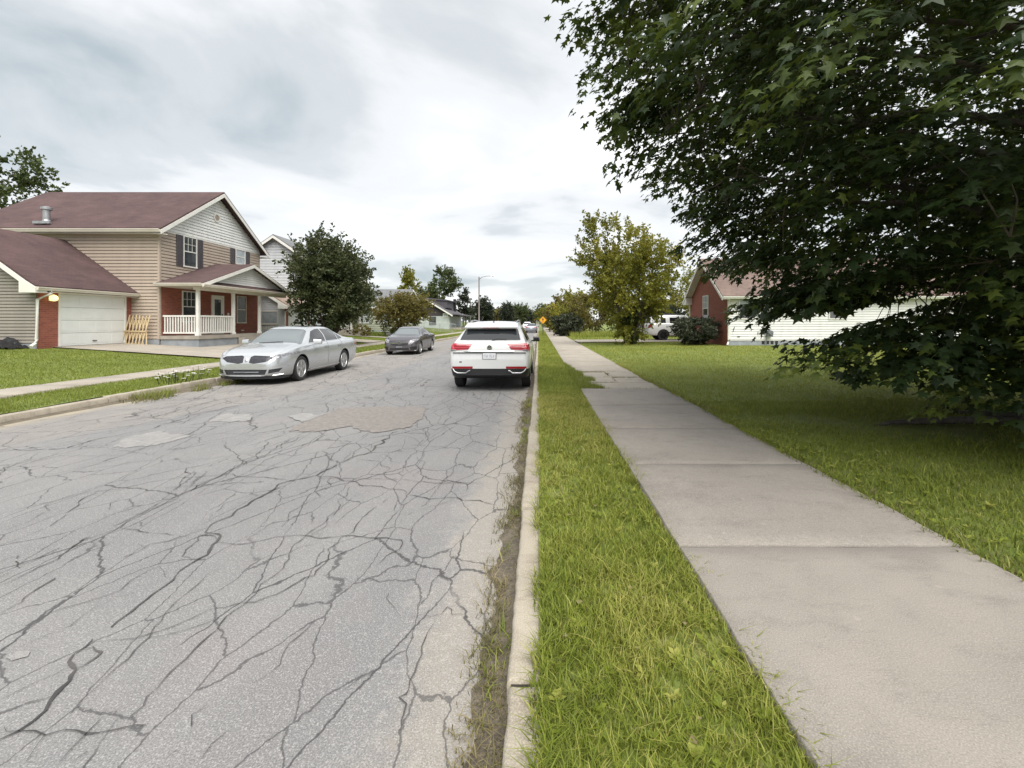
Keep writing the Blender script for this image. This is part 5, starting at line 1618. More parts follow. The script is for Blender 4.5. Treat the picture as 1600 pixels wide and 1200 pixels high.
tree('lawn_shrub', 'young pale stemmed shrub with sparse leaves before the porch steps', 'shrub', -14.6, 42.5, 2.3, 0.8, 0.2, 420, 0.2, 'yellow_leaf', 'grey_bark', 91, 16, 0.035, 'vase', None, 2, 0.6, 0.2)
tree('lawn_shrub', 'low yellowish shrub left of the porch steps', 'shrub', -15.6, 39.6, 1.1, 0.75, 0.05, 900, 0.14, 'olive_leaf', 'bark', 92, 18, 0.03, 'round', None, 2)
for i, (sx_, sy_) in enumerate(((-14.7, 46.3), (-15.0, 48.2))):
    tree('clipped_bush', ('low green bush against the wall right of the porch steps', 'low green bush at the corner of the pale green bungalow')[i], 'bush', sx_, sy_, 0.75, 1.0, 0.0, 1500, 0.13, 'mid_leaf', 'bark', 93 + i, 20, 0.03, 'round', None, 2)


# ------------------------------------------------------------------ the big maple over the pavement
def maple_leaf_shape():
    half = [(0.0, 0.0), (0.34, 0.02), (0.19, 0.22), (0.54, 0.52), (0.17, 0.53), (0.0, 1.0)]
    pts = half + [(-x, y) for x, y in half[-2:0:-1]]
    pts3 = [(x, y, -0.22 * abs(x) - 0.16 * y * y) for x, y in pts]
    ctr = (0.0, 0.34, 0.02)
    return np.array([ctr] + pts3, np.float32)


LEAF = maple_leaf_shape()
NL = len(LEAF) - 1
LEAF_F = np.array([(0, 1 + k, 1 + (k + 1) % NL) for k in range(NL)])


def big_maple():
    rng = np.random.default_rng(77)
    bx_, by_ = 7.4, 6.4
    root = thing('maple_tree', 'big dark maple leaning its low leafy branches over the right lawn and pavement', 'tree', (bx_, by_, 0.2))
    c = np.array([-0.35, 0.15, 6.0]); rad = np.array([6.45, 5.6, 6.0])
    nodes = []
    tk = MB()
    path = [np.array([0, 0, -0.15]), np.array([0.02, 0, 0.12]), np.array([0.03, 0.02, 0.8]), np.array([0.0, 0.05, 2.0]), np.array([-0.08, 0.0, 3.6]), np.array([-0.02, 0.1, 5.6]), np.array([0.1, 0.1, 8.0]), np.array([0.0, 0.0, 10.3])]
    rr = [0.44, 0.33, 0.26, 0.235, 0.2, 0.15, 0.09, 0.03]
    tk.tube(path, rr, 14)
    tk.build('trunk', M['bark'], root, smooth=60, world=False)
    rt = MB()
    for (a, L) in ((3.05, 2.6), (4.3, 1.3), (2.2, 1.3), (0.7, 1.2)):
        pth = [np.array([math.cos(a) * q * L + 0.10 * math.sin(q * 7) * q, math.sin(a) * q * L + 0.14 * math.sin(q * 5) * q, 0.05 - 0.03 * q - (0.05 if q == 1 else 0)]) for q in np.linspace(0.08, 1, 9)]
        rt.tube(pth, list(np.linspace(0.09, 0.02, 9)), 8)
    rt.build('root', M['grey_bark'], root, smooth=60, world=False)
    # main limbs
    bk = MB()
    limb_pts = []
    for i in range(46):
        a = i * 2.399963 + rng.normal() * 0.15
        zt = 0.9 + 9.0 * (i + 0.5) / 46
        z_start = max(0.75, zt * 0.80 if zt > 2 else zt + 0.25)
        p0 = np.array([np.interp(z_start, [0, 10], [0.02, 0]), 0.03, z_start])
        k = math.sqrt(max(0.05, 1 - ((zt - c[2]) / rad[2]) ** 2))
        rch = 0.80 * k
        p2 = np.array([c[0] + math.cos(a) * rad[0] * rch, c[1] + math.sin(a) * rad[1] * rch, zt])
        p1 = p0 * 0.5 + p2 * 0.5 + np.array([0, 0, 0.10 * np.linalg.norm(p2 - p0)])
        pts = [p0 * (1 - q) ** 2 + 2 * p1 * q * (1 - q) + p2 * q * q + (rng.normal(size=3) * 0.06 if 0 < q < 1 else 0) for q in np.linspace(0, 1, 8)]
        if p2[0] + bx_ < 4.6 and zt < 2.9:
            continue
        r0 = np.interp(z_start, [0.5, 10], [0.075, 0.03])
        bk.tube(pts, list(np.linspace(r0, 0.014, 8)), 6, False)
        limb_pts += pts[2:]
        for jj in range(2, 8):
            for sgn_ in (-1, 1):
                bd_ = pts[jj] - pts[jj - 1]; bd_ /= np.linalg.norm(bd_) + 1e-6
                sd_ = np.cross(bd_, [0, 0, 1.0]) * sgn_ + bd_ * rng.uniform(0.3, 1.0) + np.array([0, 0, rng.normal() * 0.18])
                sd_ /= np.linalg.norm(sd_)
                Lb = rng.uniform(0.5, 1.25) * (1.15 - 0.07 * jj)
                sp_ = [pts[jj] + sd_ * Lb * q + np.array([0, 0, -0.16 * Lb * q * q]) + (rng.normal(size=3) * 0.035 if q else 0) for q in (0, 0.35, 0.7, 1.0)]
                bk.tube(sp_, [0.018, 0.013, 0.009, 0.005], 5, False)
                limb_pts += sp_[1:]
    LP = np.array(limb_pts)
    # sprays: flat drooping fans of leaves on a twig
    ns = 2600
    d = rng.normal(size=(ns, 3)); d /= np.linalg.norm(d, axis=1, keepdims=True)
    f = rng.uniform(0.10, 1, ns) ** 0.33
    wob = 0.93 + 0.15 * np.sin(d[:, 0] * 7 + d[:, 2] * 9) * np.cos(d[:, 1] * 6)
    S = c + d * (f * np.minimum(wob, 1.03))[:, None] * rad
    S = S[(S[:, 2] > 0.55)]
    # the low tier hanging on the camera's side
    low = []
    for (lx, ly, lz, k_) in ((-3.3, 0.6, 1.55, 9), (-2.6, -0.6, 1.35, 9), (-1.6, -1.3, 0.95, 9), (-2.2, -0.1, 1.15, 7), (-0.9, -1.7, 0.85, 9), (-1.3, -0.8, 1.35, 8), (-0.5, -1.3, 1.2, 8), (-3.0, 0.2, 1.95, 8), (-0.2, -2.1, 1.3, 8), (-1.9, -1.3, 1.9, 8)):
        low.append(np.array([lx, ly, lz]) + rng.normal(size=(k_, 3)) * np.array([0.42, 0.42, 0.16]))
    S = np.concatenate([S] + low)
    for (fx_, fy_, fz_, L_) in ((1.9, 6.6, 5.1, 0.0), (1.75, 6.9, 5.15, 0), (1.4, 6.3, 6.1, 0), (2.3, 7.0, 4.1, 0), (2.75, 7.2, 3.55, 0), (3.3, 7.3, 3.1, 0), (3.7, 7.4, 2.75, 0), (4.1, 6.6, 2.1, 0), (4.6, 6.4, 1.7, 0), (5.0, 6.6, 1.5, 0)):
        low_ = np.array([fx_ - bx_, fy_ - by_, fz_ - 0.2]) + rng.normal(size=(7, 3)) * np.array([0.30, 0.4, 0.10])
        S = np.concatenate([S, low_])
    Sw = S + np.array([bx_, by_, 0.2])
    su = 842 + 700 * Sw[:, 0] / np.maximum(Sw[:, 1], 0.2); sv = 503 - 700 * (Sw[:, 2] - 1.68) / np.maximum(Sw[:, 1], 0.2)
    skirt = np.interp(su, [880, 925, 960, 990, 1030, 1090, 1130, 1170, 1225, 1268, 1290, 1340, 1440, 1540, 1600, 2400], [-400, -60, 95, 190, 240, 285, 335, 395, 432, 545, 565, 580, 600, 622, 632, 660])
    gap = np.abs(sv - np.interp(su, [1235, 1300, 1400, 1520], [516, 503, 480, 450])) < np.interp(su, [1200, 1240, 1300, 1450, 1500, 1540], [0, 22, 20, 9, 4, 0])
    S = S[(sv < skirt) & (Sw[:, 1] > 2.5) & ~gap]
    lowl = []
    for (lx, ly, lz, k_) in ((4.1, 7.0, 2.1, 6), (4.5, 7.2, 2.05, 6), (3.9, 6.4, 2.15, 5)):
        lowl.append(np.array([lx - bx_, ly - by_, lz - 0.2]) + rng.normal(size=(k_, 3)) * np.array([0.35, 0.4, 0.08]))
    S = np.concatenate([S] + lowl)
    ns = len(S)
    P = []; G = []; U = []; T = []; SZ = []
    for i in range(ns):
        s = S[i]
        dd = np.linalg.norm(LP - s, axis=1)
        k = int(np.argmin(dd))
        p0 = LP[k]
        if 0.2 < dd[k] < 1.1:
            mid = (p0 + s) / 2 + np.array([0, 0, 0.08 * dd[k]]) + rng.normal(size=3) * 0.07 * dd[k]
            bk.tube([p0, mid, s], [0.011, 0.007, 0.004], 4, False)
        od = (s - c) / rad
        od[2] *= 0.25
        od = od / (np.linalg.norm(od) + 1e-6) + rng.normal(size=3) * 0.35
        od[2] = -0.22 + rng.normal() * 0.14
        od /= np.linalg.norm(od)
        side = np.cross(od, [0, 0, 1.0]); side /= np.linalg.norm(side)
        m = int(rng.integers(38, 60))
        L = rng.uniform(0.55, 1.05)
        q = rng.uniform(-0.35, 1.0, m)
        lat = rng.normal(size=m) * 0.24 * (1.1 - 0.5 * np.clip(q, 0, 1))
        base = s + od * (q * L)[:, None] + side * lat[:, None] + np.array([0, 0, 1.0]) * (rng.normal(size=m) * 0.055 - 0.10 * np.abs(lat) - 0.12 * np.clip(q, 0, 1) ** 2)[:, None]
        g = od[None, :] * 0.75 + side[None, :] * (np.sign(lat) * rng.uniform(0.1, 1.0, m))[:, None] + np.stack([rng.normal(size=m) * 0.25, rng.normal(size=m) * 0.25, -0.35 + rng.normal(size=m) * 0.28], 1)
        up = np.stack([rng.normal(size=m) * 0.35 + od[0] * 0.3, rng.normal(size=m) * 0.35 + od[1] * 0.3, np.ones(m)], 1)
        P.append(base); G.append(g); U.append(up)
        young = 0.40 * (rng.uniform() < 0.09)  # a few sprays tinted paler: sunlit highlights put into the leaf colour
        T.append(0.39 + young + rng.normal() * 0.12 + rng.normal(size=m) * 0.11 + 0.10 * np.clip(q, 0, 1))
        SZ.append(rng.uniform(0.075, 0.17, m))
    bk.build('branches', M['bark'], root, smooth=60, world=False)
    P = np.concatenate(P); G = np.concatenate(G); U = np.concatenate(U); T = np.clip(np.concatenate(T), 0, 1); SZ = np.concatenate(SZ)
    pu = 842 + 700 * (P[:, 0] + bx_) / np.maximum(P[:, 1] + by_, 0.3); pv = 503 - 700 * (P[:, 2] + 0.2 - 1.68) / np.maximum(P[:, 1] + by_, 0.3)
    gp = np.abs(pv - np.interp(pu, [1235, 1300, 1400, 1520], [516, 503, 480, 450])) < np.interp(pu, [1200, 1240, 1300, 1450, 1500, 1540], [0, 19, 15, 7, 3, 0]) * (0.5 + vnoise(pu / 22, pv / 22, 7))
    keep = (P[:, 2] > 0.25) & ~gp
    P, G, U, T, SZ = P[keep], G[keep], U[keep], T[keep], SZ[keep]
    g = G / np.linalg.norm(G, axis=1, keepdims=True)
    s = np.cross(g, U); s /= np.linalg.norm(s, axis=1, keepdims=True)
    u = np.cross(s, g)
    Wp = P + np.array([bx_, by_, 0.2])
    dep = Wp[:, 1]
    uu = 842 + 700 * Wp[:, 0] / np.maximum(dep, 0.1); vv = 503 - 700 * (Wp[:, 2] - 1.68) / np.maximum(dep, 0.1)
    inside = (dep > 0.6) & (uu > 0) & (uu < 1600) & (vv > 0) & (vv < 1200)
    key = np.where(inside, SZ / np.maximum(dep, 0.3), -1)
    big = np.argsort(-key)[:290]
    rest = np.ones(len(P), bool); rest[big] = False
    B = np.stack([s, g, u], 1)          # rows: local x, y, z
    Vr = P[rest][:, None, :] + np.einsum('lk,nkj->nlj', LEAF, B[rest]) * SZ[rest][:, None, None]
    n = rest.sum()
    F = (np.arange(n)[:, None, None] * (NL + 1) + LEAF_F[None]).reshape(-1, 3)
    cr_ = fast_mesh('crown', Vr.reshape(-1, 3), [F], M['maple'], {'tint': np.repeat(T[rest], NL + 1)}, root)
    cr_['kind'] = 'stuff'
    protos = []
    for k in range(6):
        m = D.meshes.new('leaf')
        m.from_pydata([tuple(map(float, p)) for p in LEAF], [], [tuple(map(int, f_)) for f_ in LEAF_F])
        at = m.attributes.new('tint', 'FLOAT', 'POINT')
        at.data.foreach_set('value', np.full(len(LEAF), 0.22 + 0.09 * k, np.float32))
        m.materials.append(M['maple'])
        protos.append(m)
    for i in big:
        o = D.objects.new('leaf', protos[int(np.clip((T[i] - 0.22) / 0.09 + 0.5, 0, 5))])
        COL.objects.link(o)
        o.parent = root
        mm = Matrix.Identity(4)
        for a_, vct in enumerate((s[i], g[i], u[i])):
            for b_ in range(3):
                mm[b_][a_] = float(vct[b_]) * float(SZ[i])
        mm.translation = Vector(P[i].tolist())
        o.matrix_local = mm
    return root


big_maple()

# ------------------------------------------------------------------ vehicles
def pchip(keys, xs):
    k = np.array(keys, float)
    x, y = k[:, 0], k[:, 1]
    h = np.diff(x); dl = np.diff(y) / h
    m = np.zeros(len(x))
    for i in range(1, len(x) - 1):
        if dl[i - 1] * dl[i] > 0:
            w1, w2 = 2 * h[i] + h[i - 1], h[i] + 2 * h[i - 1]
            m[i] = (w1 + w2) / (w1 / dl[i - 1] + w2 / dl[i])
    m[0], m[-1] = dl[0], dl[-1]
    xs = np.clip(xs, x[0], x[-1])
    i = np.clip(np.searchsorted(x, xs) - 1, 0, len(x) - 2)
    t = (xs - x[i]) / h[i]
    return (y[i] * (1 + 2 * t) * (1 - t) ** 2 + h[i] * m[i] * t * (1 - t) ** 2 + y[i + 1] * t * t * (3 - 2 * t) + h[i] * m[i + 1] * t * t * (t - 1))


def body_loft(sp, ns=76):
    """closed shell; y = 0 at the rear, L at the nose"""
    L = sp['L']
    q = np.linspace(0, 1, ns)
    st = L * (0.5 - 0.5 * np.cos(np.pi * q)) * 0.35 + L * q * 0.65
    extra = [k[0] for k in sp['top']]
    st = np.unique(np.round(np.concatenate([st, extra, np.linspace(0, 0.25, 8), L - np.linspace(0, 0.3, 8)]), 4))
    keep = [st[0]]
    for v in st[1:]:
        if v - keep[-1] > 0.011: keep.append(v)
    st = np.array(keep)
    zt = pchip(sp['top'], st); zs = np.minimum(pchip(sp['belt'], st), zt - 0.015)
    w = pchip(sp['w'], st); wt = np.minimum(pchip(sp['wt'], st), w * 0.93); zb = pchip(sp['bot'], st)
    rings = []
    for i in range(len(st)):
        W, WT, ZB, ZS, ZT = w[i], wt[i], zb[i], zs[i], zt[i]
        hgt = ZT - ZS
        crn = min(0.07, 0.45 * hgt)
        zl = ZS - ZB
        ctl = [(0, ZB), (0.5 * W, ZB), (0.86 * W, ZB + 0.008), (0.945 * W, ZB + 0.05 * zl + 0.02), (0.982 * W, ZB + 0.25 * zl), (1.0 * W, ZB + 0.52 * zl), (0.998 * W, ZB + 0.70 * zl), (0.985 * W, ZB + 0.86 * zl), (0.955 * W, ZS),
               (0.93 * W * 0.86 + WT * 0.14, ZS + 0.10 * hgt + 0.002), (0.93 * W * 0.5 + WT * 0.5 + 0.012, ZS + 0.48 * hgt), (WT + 0.004, ZT - crn - 0.05 * hgt), (WT - 0.035, ZT - crn * 0.52), (0.78 * WT, ZT - crn * 0.24), (0.4 * WT, ZT - crn * 0.05), (0, ZT)]
        out = []
        n = len(ctl)
        for k in range(n - 1):
            p0, p1, p2, p3 = (np.array(ctl[max(k - 1, 0)]), np.array(ctl[k]), np.array(ctl[k + 1]), np.array(ctl[min(k + 2, n - 1)]))
            for t in (0, 0.5):
                a = p1 + (p2 - p1) * t
                if t:
                    a = 0.5 * ((2 * p1) + (-p0 + p2) * t + (2 * p0 - 5 * p1 + 4 * p2 - p3) * t * t + (-p0 + 3 * p1 - 3 * p2 + p3) * t ** 3)
                    a = 0.5 * a + 0.5 * (p1 + (p2 - p1) * t)
                out.append((max(a[0], 0.0), a[1]))
        out.append(ctl[-1])
        rings.append(out)
    bm = bmesh.new()
    m = len(rings[0])
    grid = []
    for y, r_ in zip(st, rings):
        grid.append([[bm.verts.new((sgn * x, y, z)) for (x, z) in r_] for sgn in (1, -1)])
    for i in range(len(st) - 1):
        for k in range(m - 1):
            a, b = grid[i][0], grid[i + 1][0]
            bm.faces.new((a[k], a[k + 1], b[k + 1], b[k]))
            a, b = grid[i][1], grid[i + 1][1]
            bm.faces.new((a[k], b[k], b[k + 1], a[k + 1]))
    for i in (0, len(st) - 1):
        a, b = grid[i]
        for k in range(m - 1):
            f = (a[k], b[k], b[k + 1], a[k + 1])
            bm.faces.new(f if i == 0 else f[::-1])
    bmesh.ops.remove_doubles(bm, verts=bm.verts[:], dist=0.0006)
    for xx in (0.0, 0.3, -0.3):
        bmesh.ops.bisect_plane(bm, geom=bm.verts[:] + bm.edges[:] + bm.faces[:], dist=1e-5, plane_co=(xx, 0, 0), plane_no=(1, 0, 0))
    bmesh.ops.dissolve_degenerate(bm, dist=0.0005, edges=bm.edges[:])
    bmesh.ops.recalc_face_normals(bm, faces=bm.faces[:])
    return bm


def cut_arches(bm, axles, r, half, inner):
    """wheel openings: boolean with cylinders"""
    me = D.meshes.new('tmp_body'); bm.to_mesh(me); bm.free()
    me.materials.append(D.materials[0]); me.materials.append(M['black_trim'])
    ob = D.objects.new('tmp_body', me); COL.objects.link(ob)
    cb_ = bmesh.new()
    for y in axles:
        for s in (-1, 1):
            ret = bmesh.ops.create_cone(cb_, cap_ends=True, segments=36, radius1=r, radius2=r, depth=half * 2 - inner)
            bmesh.ops.rotate(cb_, verts=ret['verts'], matrix=Matrix.Rotation(math.pi / 2, 3, 'Y'), cent=(0, 0, 0))
            bmesh.ops.translate(cb_, verts=ret['verts'], vec=(s * (half * 0.5 + inner * 0.75) , y, 0.0))
    for v in cb_.verts:
        pass
    cm = D.meshes.new('tmp_cut'); cb_.to_mesh(cm); cb_.free()
    cm.materials.append(D.materials[0]); cm.materials.append(M['black_trim'])
    for p in cm.polygons: p.material_index = 1
    cu = D.objects.new('tmp_cut', cm); COL.objects.link(cu)
    return ob, cu


def apply_cut(ob, cu, zc):
    cu.location.z = zc
    md = ob.modifiers.new('b', 'BOOLEAN'); md.operation = 'DIFFERENCE'; md.object = cu; md.solver = 'EXACT'
    bpy.context.view_layer.update()
    dg = bpy.context.evaluated_depsgraph_get()
    me = D.meshes.new_from_object(ob.evaluated_get(dg), depsgraph=dg)
    bm = bmesh.new(); bm.from_mesh(me)
    for o in (ob, cu):
        d = o.data; D.objects.remove(o); D.meshes.remove(d)
    D.meshes.remove(me)
    return bm


def cut_poly(bm, poly, ax, filt):
    """faces of bm that lie inside a convex outline drawn in the two axes ax"""
    c = np.mean(np.array(poly), 0)
    cand = [f for f in bm.faces if f.material_index == 0 and filt(f.calc_center_median())]
    n = len(poly)
    for i in range(n):
        a, b = np.array(poly[i], float), np.array(poly[(i + 1) % n], float)
        nrm = np.array([(b - a)[1], -(b - a)[0]])
        if np.dot(nrm, c - a) > 0: nrm = -nrm
        co_, no_ = [0, 0, 0], [0, 0, 0]
        co_[ax[0]], co_[ax[1]] = a
        no_[ax[0]], no_[ax[1]] = nrm
        co_, no_ = Vector(co_), Vector(no_).normalized()
        geom = set(cand)
        for f in cand:
            geom.update(f.edges); geom.update(f.verts)
        res = bmesh.ops.bisect_plane(bm, geom=list(geom), dist=1e-5, plane_co=co_, plane_no=no_)
        fs = [g for g in res['geom'] if isinstance(g, bmesh.types.BMFace)]
        cand = [f for f in fs if f.is_valid and (f.calc_center_median() - co_).dot(no_) < 0]
    return cand


def take(bm, faces, name, mat, parent, sink=0.0, lip=0.0, smooth=True, lipmat=None):
    """lift the faces out of the shell as a part of their own"""
    if not faces:
        return None
    nb = bmesh.new()
    vm = {}
    for f in faces:
        vs = []
        for v in f.verts:
            if v not in vm: vm[v] = nb.verts.new(v.co)
            vs.append(vm[v])
        try:
            nb.faces.new(vs)
        except ValueError:
            pass
    bmesh.ops.delete(bm, geom=faces, context='FACES_ONLY')
    nb.normal_update()
    if sink:
        for v in nb.verts:
            v.normal_update()
        dv = {v: v.normal.copy() for v in nb.verts}
        inner = [v for v in nb.verts if not v.is_boundary]
        if lip:
            res = bmesh.ops.inset_region(nb, faces=nb.faces[:], thickness=lip, depth=0.0, use_even_offset=True)
            rim = set(res['faces'])
            body = [f for f in nb.faces if f not in rim]
            vs = {v for f in body for v in f.verts}
            for v in vs:
                v.co -= v.normal * sink
            for f in rim: f.material_index = 1
        else:
            for v in nb.verts: v.co -= dv[v] * sink
    me = D.meshes.new(name); nb.to_mesh(me); nb.free()
    me.polygons.foreach_set('use_smooth', [smooth] * len(me.polygons))
    me.set_sharp_from_angle(angle=R(35))
    me.materials.append(mat)
    me.materials.append(lipmat or M['black_trim'])
    o = D.objects.new(name, me); COL.objects.link(o); o.parent = parent
    return o


def mirror(poly):
    return [(-a, b) for a, b in poly]


def car(sp, name, label, loc, rotz, group):
    root = thing(name, label, sp.get('cat', 'car'), loc, rotz, group)
    bm = body_loft(sp)
    ob, cu = cut_arches(bm, sp['axles'], sp['r'] + sp.get('gap', 0.055), sp['W'] / 2, 0.5)
    bm = apply_cut(ob, cu, sp['r'])
    P = M[sp['paint']]
    parts = {}
    body = D.objects.new('body', D.meshes.new('body'))
    COL.objects.link(body); body.parent = root
    # parts cut from the side (both sides), front and rear
    for (nm, poly, mat, opt) in sp.get('side', []):
        for sg in (1, -1):
            fs = cut_poly(bm, poly, (1, 2), lambda c, sg=sg: c.x * sg > opt.get('x', 0.4))
            o = take(bm, fs, nm, P if mat is None else M[mat], root, opt.get('sink', 0), opt.get('lip', 0))
            if o and opt.get('handle'):
                y, z, x = opt['handle']
                h = MB(); h.box(sg * x - 0.012, sg * x + 0.012, y - 0.10, y + 0.10, z - 0.013, z + 0.013)
                h.build('handle', P if not opt.get('hm') else M[opt['hm']], o, bevel=0.006, world=False)
    for (nm, poly, mat, opt) in sp.get('rear', []):
        for sg in ((1, -1) if opt.get('both') else (1,)):
            pl = poly if sg == 1 else mirror(poly)
            fs = cut_poly(bm, pl, (0, 2), lambda c: c.y < opt.get('y', 0.5) and (c.x * sg > opt.get('x', -9)))
            take(bm, fs, nm, P if mat is None else M[mat], root, opt.get('sink', 0), opt.get('lip', 0))
    L = sp['L']
    for (nm, poly, mat, opt) in sp.get('front', []):
        for sg in ((1, -1) if opt.get('both') else (1,)):
            pl = poly if sg == 1 else mirror(poly)
            fs = cut_poly(bm, pl, (0, 2), lambda c: c.y > L - opt.get('y', 0.5) and (c.x * sg > opt.get('x', -9)))
            take(bm, fs, nm, P if mat is None else M[mat], root, opt.get('sink', 0), opt.get('lip', 0))
    for (nm, poly, mat, opt) in sp.get('plan', []):
        fs = cut_poly(bm, poly, (0, 1), lambda c: c.z > opt.get('z', 1.0))
        take(bm, fs, nm, P if mat is None else M[mat], root, opt.get('sink', 0), opt.get('lip', 0))
    bm.to_mesh(body.data); bm.free()
    body.data.materials.append(P); body.data.materials.append(M['black_trim'])
    body.data.polygons.foreach_set('use_smooth', [True] * len(body.data.polygons))
    body.data.set_sharp_from_angle(angle=R(32))
    # wheels
    r = sp['r']
    for y in sp['axles']:
        for sg in (1, -1):
            x = sg * (sp['W'] / 2 - 0.135)
            t = MB()
            w = 0.115
            t.lathe([(-w * 0.8, r * 0.70), (-w, r * 0.80), (-w * 0.98, r * 0.93), (-w * 0.82, r * 0.985), (-w * 0.3, r), (w * 0.3, r), (w * 0.82, r * 0.985), (w * 0.98, r * 0.93), (w, r * 0.80), (w * 0.8, r * 0.70)], 36, (x, y, r), 'x')
            ty = t.build('wheel', M['rubber'], root, smooth=35, world=False)
            d = MB(); d.lathe([(0, r * 0.2), (-0.02, r * 0.70), (0.012, r * 0.72), (0.02, r * 0.70)] if False else [(w * 0.35, 0.01), (w * 0.35, r * 0.66), (w * 0.6, r * 0.70)] if False else [(-0.03, 0.02), (-0.03, r * 0.71), (0.03, r * 0.71), (0.03, 0.02)], 30, (x + sg * 0.03, y, r), 'x')
            d.build('rim_barrel', M['black_trim'], ty, world=False)
            sp_ = MB()
            sp_.lathe([(0.0, r * 0.715), (0.012, r * 0.70), (0.012, r * 0.655), (0.0, r * 0.64)] if sg > 0 else [(0.0, r * 0.715), (-0.012, r * 0.70), (-0.012, r * 0.655), (0.0, r * 0.64)], 36, (x + sg * 0.095, y, r), 'x')
            sp_.lathe([(-0.02, 0.06), (0.012, 0.055), (0.016, 0.02)] if sg > 0 else [(0.02, 0.06), (-0.012, 0.055), (-0.016, 0.02)], 16, (x + sg * 0.085, y, r), 'x')
            k = sp.get('spokes', 5)
            for j in range(k):
                for dj in ((-0.17, 0.17) if sp.get('twin') else (0.0,)):
                    a = j * 2 * math.pi / k + 0.3
                    a1 = a + dj
                    ca, sa, c1, s1 = math.cos(a), math.sin(a), math.cos(a1), math.sin(a1)
                    hw0, hw1 = 0.018, 0.015 if sp.get('twin') else 0.034
                    xx = x + sg * 0.075
                    pts = [(xx, y + ca * 0.03 - sa * hw0, r + sa * 0.03 + ca * hw0), (xx, y + ca * 0.03 + sa * hw0, r + sa * 0.03 - ca * hw0),
                           (xx + sg * 0.01, y + c1 * r * 0.67 + s1 * hw1, r + s1 * r * 0.67 - c1 * hw1), (xx + sg * 0.01, y + c1 * r * 0.67 - s1 * hw1, r + s1 * r * 0.67 + c1 * hw1)]
                    sp_.prism(pts, (sg * 0.018, 0, 0))
            sp_.build('rim', M[sp.get('rim', 'alloy')], ty, smooth=40, world=False)
    # mirrors
    y, z, x = sp['mirror']
    for sg in (1, -1):
        m = MB()
        prof = [(0.0, 0.0), (0.03, 0.075), (0.10, 0.10), (0.135, 0.06), (0.12, -0.04), (0.05, -0.06)]
        m.add([(sg * (x + 0.05 + 0.21 * t), y + 0.02 + a * (1.0 - 0.25 * t), z + b * (1 - 0.15 * t)) for t in (0, 0.5, 1) for a, b in prof], [tuple(range(6))[::-1], tuple(range(12, 18))] + [(6 * q + k, 6 * q + (k + 1) % 6, 6 * q + 6 + (k + 1) % 6, 6 * q + 6 + k) for q in (0, 1) for k in range(6)])
        m.box(min(sg * (x - 0.05), sg * (x + 0.07)), max(sg * (x - 0.05), sg * (x + 0.07)), y + 0.05, y + 0.09, z - 0.05, z - 0.015)
        mo = m.build('mirror', P if not sp.get('mirror_mat') else M[sp['mirror_mat']], root, smooth=50, world=False)
        g = MB(); g.box(min(sg * (x + 0.075), sg * (x + 0.24)), max(sg * (x + 0.075), sg * (x + 0.24)), y + 0.008, y + 0.02, z - 0.04, z + 0.055); g.build('mirror_glass', M['dark_car_glass'], mo, world=False)
    return root, body


def add(root, nm, mat, fn, smooth=None, bevel=0, parent=None, **kw):
    m = MB(); fn(m)
    o = m.build(nm, M[mat], parent or root, smooth=smooth, bevel=bevel, world=False)
    for k, v in kw.items(): o[k] = v
    return o


PARK = 'cars parked along the road'
